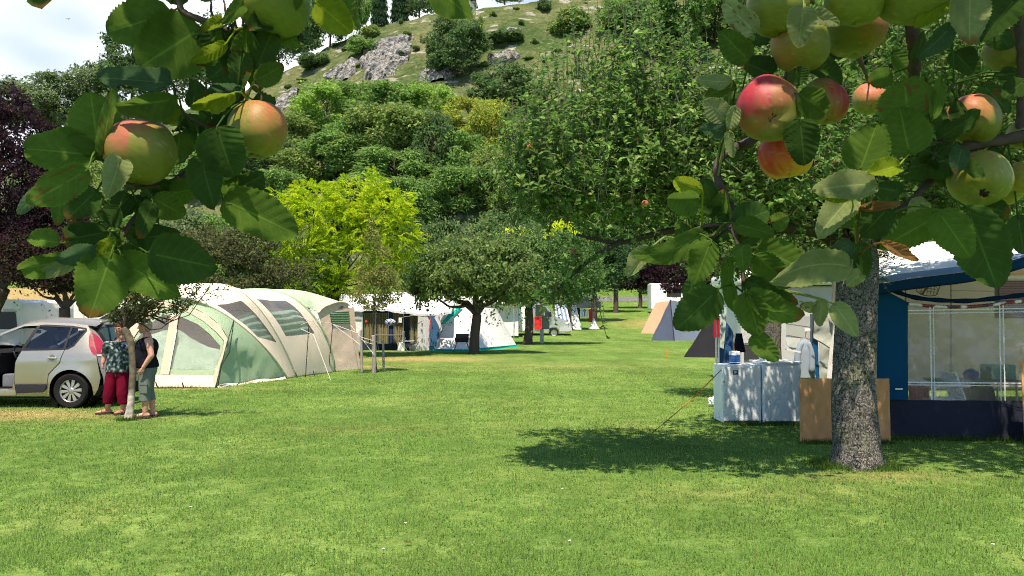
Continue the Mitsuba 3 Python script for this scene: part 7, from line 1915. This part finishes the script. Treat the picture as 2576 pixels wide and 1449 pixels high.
# dark car on the far lane side
cx, cy = 9.35, 90.0
g1 = gz(cx, cy)
k = thing('car', 'dark grey car far away beside the grey lane', 'car')
pr = [(-3.6, .35), (-3.6, 1.0), (-3.3, 1.55), (-1.3, 1.6), (-.55, 1.05), (.05, .95), (.12, .6), (.08, .35)]
part(k, 'body', xf(prism(Polygon(pr).buffer(-.06).buffer(.06), np.eye(4), 1.75), frame([cx, cy + 1.7, g1], (1, 0, 0), (0, -1, 0))), 'paint', (.09, .10, .11))
part(k, 'window', prism([(-2.9, 1.06), (-2.8, 1.46), (-1.4, 1.48), (-.8, 1.08)], frame([cx, cy - .045, g1], (1, 0, 0), (0, -1, 0)), .012), 'satin', (.03, .035, .04))
part(k, 'headlight', bx(cx - .15, cx + .10, cy - .06, cy, g1 + .72, g1 + .88, .02), 'satin', (.6, .6, .62))
for wx in (-.65, -2.9):
    w = part(k, 'wheel', tube([[cx + wx, cy - .07, g1 + .34], [cx + wx, cy + .16, g1 + .34]], .345, 22), 'matte', (.02, .02, .02))
    m = xf(lathe([(0, .01), (.2, .0), (.22, .03)], 20), frame([cx + wx, cy - .075, g1 + .34], (1, 0, 0), (0, -1, 0)))
    scene[f'{w}__rim'] = mikit.ply(m, 'metal', smooth=True, color=np.tile([.42, .42, .43], (len(m[0]), 1)))
# far white caravan
VY = 86.0
x0, x1 = at(1638, 780, VY)[0], at(1790, 780, VY)[0]
g2 = gz(x0 + 1, VY)
k = thing('caravan', 'far white caravan end with oval badge and dark window above the tan tent', 'caravan')
part(k, 'body', bx(x0, x1, VY, VY + 2.4, g2 + .45, at(1650, 712, VY)[2], .15), 'satin', (.84, .85, .86))
cm4 = onplane((0, VY, 0), (0, -1, 0))
el = Point(0, 0).buffer(1, 24)
el = Polygon([(1679 + 8.6 * a, 723 + 3.1 * b) for a, b in el.exterior.coords])
part(k, 'badge', sheet(el.difference(Polygon([(1679 + (a - 1679) * .72, 723 + (b - 723) * .5) for a, b in el.exterior.coords])), lambda a, b: cm4(a, b, .02), 8), 'satin', (.10, .12, .16), False, label='dark oval ring badge')
part(k, 'window', sheet(Polygon([(1678, 733), (1712, 733), (1712, 746), (1678, 746)]).buffer(1.0), lambda a, b: cm4(a, b, .02), 12), 'satin', (.03, .03, .035), False)
part(k, 'panel_joint', sheet(Polygon([(1640, 728), (1788, 728), (1788, 728.8), (1640, 728.8)]), lambda a, b: cm4(a, b, .01), 40), 'matte', (.45, .46, .48), False)
part(k, 'wheel', tube([[x0 + .9, VY - .02, g2 + .34], [x0 + .9, VY + .2, g2 + .34]], .34, 20), 'matte', (.03, .03, .03))
# two more pitches glimpsed between the trunks
k = thing('caravan', 'white caravan roof glimpsed above the green tent behind the yellow tree', 'caravan')
part(k, 'body', bx(-10.6, -7.2, 44.5, 46.6, .45, 2.55, .12), 'satin', (.82, .82, .82))
part(k, 'window', bx(-9.4, -8.4, 44.48, 44.51, 1.3, 1.9, .008), 'satin', (.05, .05, .06))
# bird
b = at(217 * .7892, 60 * .7892 + .5, 160)
v = np.array([[0, 0, 0], [-.55, 0, .12], [-.25, .1, .07], [.55, 0, .10], [.25, .1, .06], [.0, -.2, 0], [0, .25, .02], [0, 0, -.06], [-.25, -.08, .10], [.25, -.08, .09]])
f = np.array([[5, 8, 0], [8, 1, 2], [8, 2, 0], [5, 0, 9], [9, 4, 3], [9, 0, 4], [0, 2, 6], [0, 6, 4], [5, 7, 0], [7, 6, 0], [7, 5, 0]])
single('bird', (v + b, f), 'matte', (.10, .10, .10), 'small dark bird gliding in the upper left sky', 'bird', smooth=False)
# ---------------------------------------------------------------- two people
SKIN = (.50, .265, .185)


def ball(c, r, sq=(1, 1, 1)):
    return m3.Manifold.sphere(1.0, 20).scale([r * s for s in sq]).translate([float(x) for x in c])


def bone(p, r, q, s, sq=(1, 1, 1)):
    return m3.Manifold.batch_hull([ball(p, r, sq), ball(q, s, sq)])


def weld(ms, res=.022, it=8):
    u = m3.Manifold.batch_boolean(ms, m3.OpType.Add).refine_to_length(res)
    v, f = vf(u)
    t = trimesh.Trimesh(v, f, process=True)
    trimesh.smoothing.filter_taubin(t, iterations=it)
    return np.array(t.vertices), np.array(t.faces)


def hand(wrist, d, out, thumb, curl=.6, s=1.0):
    """palm and five fingers; d: from wrist to fingers, out: palm's back, thumb: towards the thumb"""
    d, out = unit(d), unit(out); th = unit(thumb)
    w = np.asarray(wrist, float)
    ms = [m3.Manifold.batch_hull([ball(w, .022 * s), ball(w + d * .075 * s + th * .028 * s, .014 * s), ball(w + d * .075 * s - th * .028 * s, .013 * s)])]
    for i, L in enumerate((.068, .078, .072, .056)):
        b = w + d * .078 * s + th * (.028 - .0187 * i) * s
        m = b + (d * .9 - out * .35 * curl) * L * .5 * s
        e = m + (d * .6 - out * .9 * curl) * L * .5 * s
        ms += [bone(b, .0092 * s, m, .0085 * s), bone(m, .0085 * s, e, .007 * s)]
    b = w + d * .02 * s + th * .022 * s
    m = b + (th * .7 + d * .7) * .035 * s; e = m + (d * .95 + th * .1 - out * .3) * .032 * s
    ms += [bone(b, .012 * s, m, .010 * s), bone(m, .010 * s, e, .008 * s)]
    return ms


def head(c, f, s=1.0):
    """c: centre, f: facing (unit, horizontal); returns manifold list"""
    f = unit(f); l = np.cross([0, 0, 1.0], f)
    P = lambda a, b, h: np.asarray(c) + (f * a + l * b + np.array([0, 0, h])) * s
    return [ball(P(-.012, 0, .028), .088 * s, (1, .90, 1.0)), ball(P(.012, 0, .0), .078 * s), m3.Manifold.batch_hull([ball(P(.030, 0, -.045), .055 * s), ball(P(.058, 0, -.092), .024 * s), ball(P(-.01, .045, -.06), .022 * s), ball(P(-.01, -.045, -.06), .022 * s)]),
            m3.Manifold.batch_hull([ball(P(.082, 0, .012), .010 * s), ball(P(.104, 0, -.026), .013 * s), ball(P(.084, .012, -.034), .009 * s), ball(P(.084, -.012, -.034), .009 * s)]),
            bone(P(.080, .018, -.062), .008 * s, P(.080, -.018, -.062), .008 * s), ball(P(-.012, .078, -.005), .024 * s, (.8, .4, 1.2)), ball(P(-.012, -.078, -.005), .024 * s, (.8, .4, 1.2)), bone(P(.074, .045, .036), .012 * s, P(.074, -.045, .036), .012 * s)], P


def shell(ms, cuts=(), res=.022, it=6, fuzz=.012, seed=0, fr=14):
    u = m3.Manifold.batch_boolean(ms, m3.OpType.Add)
    for n, o in cuts: u = u.trim_by_plane(list(map(float, n)), float(o))
    v, f = vf(u.refine_to_length(res))
    t = trimesh.Trimesh(v, f, process=True)
    trimesh.smoothing.filter_taubin(t, iterations=it)
    v = np.array(t.vertices); n = np.array(t.vertex_normals)
    v = v + n * (fuzz * (meshkit.fbm(v * [fr, fr, fr * .6], 3, seed) - .42))[:, None]
    return v, np.array(t.faces)


# ---- man, facing left with his left arm bent, black vest, grey green shorts
Y0 = 14.0
def mp(zx, zy, dy=0.0):
    return np.array([-8.414 + .00185 * zx, Y0 + dy, 2.311 - .00185 * zy])


man = thing('person', 'grey haired man in black sleeveless vest and grey green cargo shorts by the thin tree', 'person')
F = unit(np.array([-.94, -.18, 0]))
hc = mp(1288, 448)
hd, HP = head(hc, F, 1.02)
neck, sh, chest, belly, pel = mp(1312, 535), mp(1322, 570), mp(1312, 635), mp(1298, 730), mp(1318, 805)
shl, shr = mp(1362, 575, -.16), mp(1290, 572, .17)
elb, wri = mp(1400, 700, -.22), mp(1338, 800, -.25)
elr, wrr = mp(1262, 690, .22), mp(1222, 800, .16)
hipl, hipr = mp(1325, 835, -.085), mp(1312, 835, .085)
knl, knr = mp(1318, 1010, -.10), mp(1302, 1010, .09)
anl, anr = mp(1326, 1200, -.11), mp(1352, 1195, .08)
torso = [bone(chest + [0, -.07, .02], .125, chest + [0, .07, .02], .125), bone(belly + [-.03, -.04, .0], .145, belly + [-.03, .04, 0], .145), m3.Manifold.batch_hull([ball(chest + [0, -.06, 0], .12), ball(chest + [0, .06, 0], .12), ball(belly + [-.02, -.05, 0], .14), ball(belly + [-.02, .05, 0], .14)]),
         m3.Manifold.batch_hull([ball(belly + [0, -.05, -.03], .135), ball(belly + [0, .05, -.03], .135), ball(pel + [0, -.06, 0], .125), ball(pel + [0, .06, 0], .125)]), m3.Manifold.batch_hull([ball(shl, .062), ball(shr, .062), ball(chest + [0, -.05, .05], .10), ball(chest + [0, .05, .05], .10)]), bone(neck + [0, 0, -.03], .075, neck + [-.01, 0, .05], .060)]
armL = [bone(shl, .062, elb, .046), bone(elb, .046, wri, .030)] + hand(wri, mp(1318, 860, -.26) - wri, (0.6, -.8, .1), (-.8, -.4, -.1), .8)
armR = [bone(shr, .060, elr, .045), bone(elr, .045, wrr, .030)] + hand(wrr, (-.15, 0, -1), (.3, .9, 0), (-1, 0, -.1), .7)
legs = [bone(hipl, .095, knl, .062), bone(knl, .060, (knl + anl) / 2 + [.012, 0, .05], .062), bone((knl + anl) / 2 + [.012, 0, .05], .060, anl, .038), bone(hipr, .095, knr, .062), bone(knr, .060, (knr + anr) / 2 + [.012, 0, .05], .062), bone((knr + anr) / 2 + [.012, 0, .05], .060, anr, .038)]


def foot(an, d, zfloor=.0):
    d = unit(d); s = np.cross([0, 0, 1.0], d)
    a = np.array([an[0], an[1], zfloor])
    return [m3.Manifold.batch_hull([ball(an - [0, 0, .03], .036), ball(a - d * .045 + [0, 0, .048], .033), ball(a + d * .10 + s * .018 + [0, 0, .043], .026), ball(a + d * .10 - s * .02 + [0, 0, .043], .024)]),
            m3.Manifold.batch_hull([ball(a + d * .09 + s * .02 + [0, 0, .040], .024), ball(a + d * .09 - s * .022 + [0, 0, .040], .022), ball(a + d * .165 + s * .012 + [0, 0, .034], .017), ball(a + d * .15 - s * .024 + [0, 0, .033], .015)])]


def sandal(k, an, d, col, zfloor=0.0):
    d = unit(d)
    M = frame([an[0], an[1], zfloor], d, (0, 0, 1))
    so = Polygon([(-.085, -.030), (-.06, -.042), (.05, -.040), (.13, -.048), (.175, -.030), (.185, .0), (.17, .034), (.12, .045), (.04, .036), (-.06, .040), (-.085, .028)]).buffer(.006)
    w = part(k, 'sandal', prism(so, M, .026), 'matte', (.07, .055, .045), 30)
    for x, h in ((.10, .078), (.035, .10)):
        t = xf(tube(curve([(x, -.044, .02), (x - .008, -.030, h * .8), (x - .012, 0, h), (x - .008, .030, h * .8), (x, .044, .02)], 14), .0085, 6), M)
        scene[new_key(f'{w}__strap')] = mikit.ply(t, 'matte', smooth=True, color=np.tile(col, (len(t[0]), 1)))


dirl, dirr = np.array([-.95, -.3, 0]), np.array([-.9, .1, 0])
v, f = weld(hd + torso + armL + armR + legs + foot(anl, dirl) + foot(anr, dirr))
nz = meshkit.fbm(v * 18, 3, 4)[:, None]
part(man, 'body', (v, f), 'satin', np.array(SKIN) * (.82 + .36 * nz), True)
B_ = lambda ms, g: [m for m in ms]
vest = [bone(chest + [0, -.08, .02], .150, chest + [0, .08, .02], .150), m3.Manifold.batch_hull([ball(chest + [0, -.06, 0], .148), ball(chest + [0, .06, 0], .148), ball(belly + [-.04, -.05, 0], .178), ball(belly + [-.04, .05, 0], .178)]), m3.Manifold.batch_hull([ball(belly + [-.035, -.05, 0], .176), ball(belly + [-.035, .05, 0], .176), ball(pel + [-.005, -.06, .03], .156), ball(pel + [-.005, .06, .03], .156)]),
        m3.Manifold.batch_hull([ball(shl + [-.03, .05, .022], .05), ball(chest + [0, -.05, .06], .108)]), m3.Manifold.batch_hull([ball(shr + [0, -.05, .022], .05), ball(chest + [0, .05, .06], .108)])]
part(man, 'vest', shell(vest, [((0, 0, 1), .815)], seed=3), 'cloth', (.014, .015, .022), True)
sho = []
for hp, kn, an in ((hipl, knl, anl), (hipr, knr, anr)):
    mid = kn * .55 + an * .45
    sho += [bone(pel + [0, (hp[1] - Y0) * .5, 0], .136, hp + [0, 0, -.03], .118), bone(hp, .118, kn, .088), bone(kn, .088, mid, .088)]
cutz = mp(0, 1098)[2]
part(man, 'shorts', shell(sho + [bone(pel + [0, -.05, .02], .138, pel + [0, .05, .02], .138)], [((0, 0, 1), cutz), ((0, 0, -1), -.885)], fuzz=.026, seed=6, fr=10), 'cloth', (.155, .185, .165), True)
kp = knl + [.02, -.092, .08]
pk = part(man, 'pocket', bx(kp[0] - .055, kp[0] + .065, kp[1] - .016, kp[1] + .02, kp[2] - .12, kp[2] + .05, .012), 'cloth', (.145, .175, .155))
v2 = bx(kp[0] - .06, kp[0] + .07, kp[1] - .024, kp[1] - .010, kp[2] + .012, kp[2] + .058, .005)
scene[f'{pk}__flap'] = mikit.ply(v2, 'cloth', smooth=True, color=np.tile([.14, .17, .15], (len(v2[0]), 1)))
hair = [ball(HP(-.022, 0, .036), .095, (1, .93, .98)), ball(HP(-.045, 0, -.005), .082, (.9, .95, 1))]
hv, hf = shell(hair, [(tuple(-F * .75 + np.array([0, 0, .66])), float(HP(.030, 0, .028) @ (-F * .75 + np.array([0, 0, .66]))))], .014, 3, .012, 8, 60)
part(man, 'hair', (hv, hf), 'matte', np.array([.42, .37, .31]) * (.6 + .8 * meshkit.fbm(hv * [90, 90, 40], 2, 3)[:, None]), True)
Lh = np.cross([0, 0, 1.0], F)
gl = [m3.Manifold.batch_hull([ball(HP(.062, s * .036 - .022, .094), .008), ball(HP(.062, s * .036 + .022, .094), .008), ball(HP(.040, s * .036 - .020, .116), .008), ball(HP(.040, s * .036 + .020, .116), .008)]) for s in (-1, 1)]
gl += [bone(HP(.062, -.06, .096), .004, HP(.062, .06, .096), .004), bone(HP(.055, .066, .094), .004, HP(-.03, .088, .04), .004), bone(HP(.055, -.066, .094), .004, HP(-.03, -.088, .04), .004)]
part(man, 'sunglasses', vf(m3.Manifold.batch_boolean(gl, m3.OpType.Add)), 'satin', (.012, .012, .014), 40)
for s in (-1, 1):
    e = vf(ball(HP(.074, s * .032, .014), .0105)); part(man, 'eye', e, 'satin', (.10, .085, .075), True)
sandal(man, anl, dirl, (.16, .11, .08)); sandal(man, anr, dirr, (.16, .11, .08))

# ---- woman, facing the camera's left, patterned top and dark red trousers
Y0 = 14.42
def wp(zx, zy, dy=0.0):
    return np.array([-8.664 + .001905 * zx, Y0 + dy, 2.3292 - .001905 * zy])


wom = thing('person', 'woman in dark flowered shirt and dark red trousers half hidden by the thin tree', 'person')
F = unit(np.array([-.25, -.96, 0]))
hc = wp(1068, 478)
hd, HP = head(hc, F, .98)
neck, chest, belly, pel = wp(1076, 562), wp(1076, 655), wp(1066, 760), wp(1060, 850)
sA, sB = wp(966, 612, -.02), wp(1180, 606, .05)
eA, wA = wp(930, 712, .02), wp(926, 772, -.03)
eB, wB = wp(1218, 715, .06), wp(1200, 812, -.02)
hA, hB = wp(1016, 870, 0), wp(1104, 870, .01)
kA, kB = wp(986, 1040, -.02), wp(1104, 1040, -.02)
aA, aB = wp(960, 1178, .03), wp(1102, 1178, .02)
tor = [m3.Manifold.batch_hull([ball(chest + [-.055, 0, 0], .118), ball(chest + [.055, 0, 0], .118), ball(belly + [-.06, 0, 0], .145), ball(belly + [.06, 0, 0], .145)]), m3.Manifold.batch_hull([ball(belly + [-.06, 0, 0], .14), ball(belly + [.06, 0, 0], .14), ball(pel + [-.07, 0, 0], .13), ball(pel + [.07, 0, 0], .13)]), m3.Manifold.batch_hull([ball(sA, .06), ball(sB, .06), ball(chest + [-.05, 0, .06], .10), ball(chest + [.05, 0, .06], .10)]), bone(neck + [0, 0, -.04], .068, neck + [0, 0, .04], .056)]
arms = [bone(sA, .060, eA, .047), bone(eA, .046, wA, .030)] + hand(wA, (-.02, -.1, -1), (-.9, .2, 0), (.3, -.9, -.1), .8, .9) + [bone(sB, .060, eB, .047), bone(eB, .046, wB, .030)] + hand(wB, (-.1, -.2, -1), (.9, .2, 0), (-.3, -.9, -.1), .8, .9)
lg = [bone(hA, .10, kA, .066), bone(kA, .062, aA, .040), bone(hB, .10, kB, .066), bone(kB, .062, aB, .040)]
dA, dB = np.array([-.85, -.5, 0]), np.array([-.35, -.9, 0])
v, f = weld(hd + tor + arms + lg + foot(aA, dA) + foot(aB, dB))
part(wom, 'body', (v, f), 'satin', np.array([.46, .22, .165]) * (.82 + .36 * meshkit.fbm(v * 18, 3, 6)[:, None]), True)
top = [m3.Manifold.batch_hull([ball(chest + [-.055, 0, 0], .130), ball(chest + [.055, 0, 0], .130), ball(belly + [-.05, 0, -.01], .155), ball(belly + [.05, 0, -.01], .155)]), m3.Manifold.batch_hull([ball(belly + [-.05, 0, 0], .155), ball(belly + [.05, 0, 0], .155), ball(pel + [-.055, 0, 0], .152), ball(pel + [.055, 0, 0], .152)]), m3.Manifold.batch_hull([ball(sA + [.02, 0, -.01], .066), ball(sB + [-.02, 0, -.01], .066), ball(chest + [-.05, 0, .05], .105), ball(chest + [.05, 0, .05], .113)]),
       bone(sA, .078, sA * .35 + eA * .65, .072), bone(sB, .078, sB * .35 + eB * .65, .072)]
v, f = shell(top, [((0, 0, 1), wp(0, 850)[2]), ((0, 0, -1), -wp(0, 578)[2])], fuzz=.018, seed=2)
q = meshkit.fbm(v * 26, 2, 5)
col = np.where(q[:, None] > .60, [[.30, .36, .38]], np.where(q[:, None] > .47, [[.07, .10, .10]], [[.030, .045, .048]]))
part(wom, 'shirt', (v, f), 'cloth', col, True)
tr = []
for h, k_, a in ((hA, kA, aA), (hB, kB, aB)):
    tr += [bone(pel + [(h[0] - pel[0]) * .6, 0, 0], .142, h + [0, 0, -.03], .122), bone(h, .122, k_, .092), bone(k_, .092, a, .082)]
part(wom, 'trousers', shell(tr, [((0, 0, 1), wp(0, 1132)[2]), ((0, 0, -1), -.78)], fuzz=.024, seed=9, fr=10), 'cloth', (.155, .008, .028), True)
hair = [ball(HP(-.018, 0, .036), .097, (1, .95, 1)), ball(HP(-.04, 0, -.01), .088)]
hv, hf = shell(hair, [(tuple(-F * .8 + np.array([0, 0, .6])), float(HP(.046, 0, .030) @ (-F * .8 + np.array([0, 0, .6]))))], .014, 3, .014, 8, 55)
part(wom, 'hair', (hv, hf), 'matte', np.array([.13, .055, .030]) * (.6 + .8 * meshkit.fbm(hv * [80, 80, 40], 2, 3)[:, None]), True)
for s in (-1, 1):
    part(wom, 'eye', vf(ball(HP(.074, s * .031, .014), .0105)), 'satin', (.10, .085, .075), True)
sandal(wom, aA, dA, (.12, .085, .06)); sandal(wom, aB, dB, (.20, .13, .11))

# ---------------------------------------------------------------- small things on the lawn
def ground_px(px, py):
    Y = EYE * FOC / (py - HZ)
    return np.array([(px - IW / 2) / FOC * Y, Y, 0.0])


rng = np.random.default_rng(3)
for px, py, s, lab in ((1020, 1368, .055, 'dry orange brown leaf lying on the lawn in the foreground'), (272, 1290, .05, 'dry brown leaf lying on the lawn at the lower left'), (1510, 1298, .03, 'tiny dry leaf lying on the lawn below the tree shadow')):
    q = ground_px(px, py); q[2] = .028 + gz(q[0], q[1])
    v, f, uv = big_leaf(q, q + [s, .01, .012], s * .62, 75, .5, .25, BN, px, 16, 4) if 'big_leaf' in globals() else (None,) * 3
    if v is not None:
        k = thing('fallen_leaf', lab, 'leaf')
        part(k, '', (v, f), 'big_leaf', uv=uv, smooth=True, own=True)
q = ground_px(2222, 1163); q[2] = .02 + gz(q[0], q[1])
k = thing('fallen_leaf', 'pale dry leaf lying at the foot of the big trunk', 'leaf')
v, f, uv = big_leaf(q, q + [.12, .02, .02], .07, 70, .5, .2, PL, 5, 16, 4)
part(k, '', (v, f), 'big_leaf', uv=uv, smooth=True, own=True)
for i, (px, py) in enumerate(((967, 1386), (1432, 1366), (1414, 1236), (2488, 1378), (485, 1282), (1022, 1322))):
    q = ground_px(px, py); q[2] = .035 + gz(q[0], q[1])
    k = thing('daisy', 'tiny white daisy in the mown lawn, ' + ('at the bottom near the orange brown leaf', 'right of the bottom middle', 'below the tree shadow', 'at the lower right', 'at the left above the brown leaf', 'in the middle foreground above the orange brown leaf')[i], 'flower', 'daisies in the lawn')
    part(k, 'petals', (lambda m: (m[0] + q, m[1]))(lathe([(.001, .002), (.006, .003), (.011, .0045), (.010, .003), (0, .001)], 12)), 'cloth', (.82, .82, .84), False)
    part(k, 'stem', tube([q - [0, 0, .035], q], .0012, 4), 'matte', (.08, .16, .03))
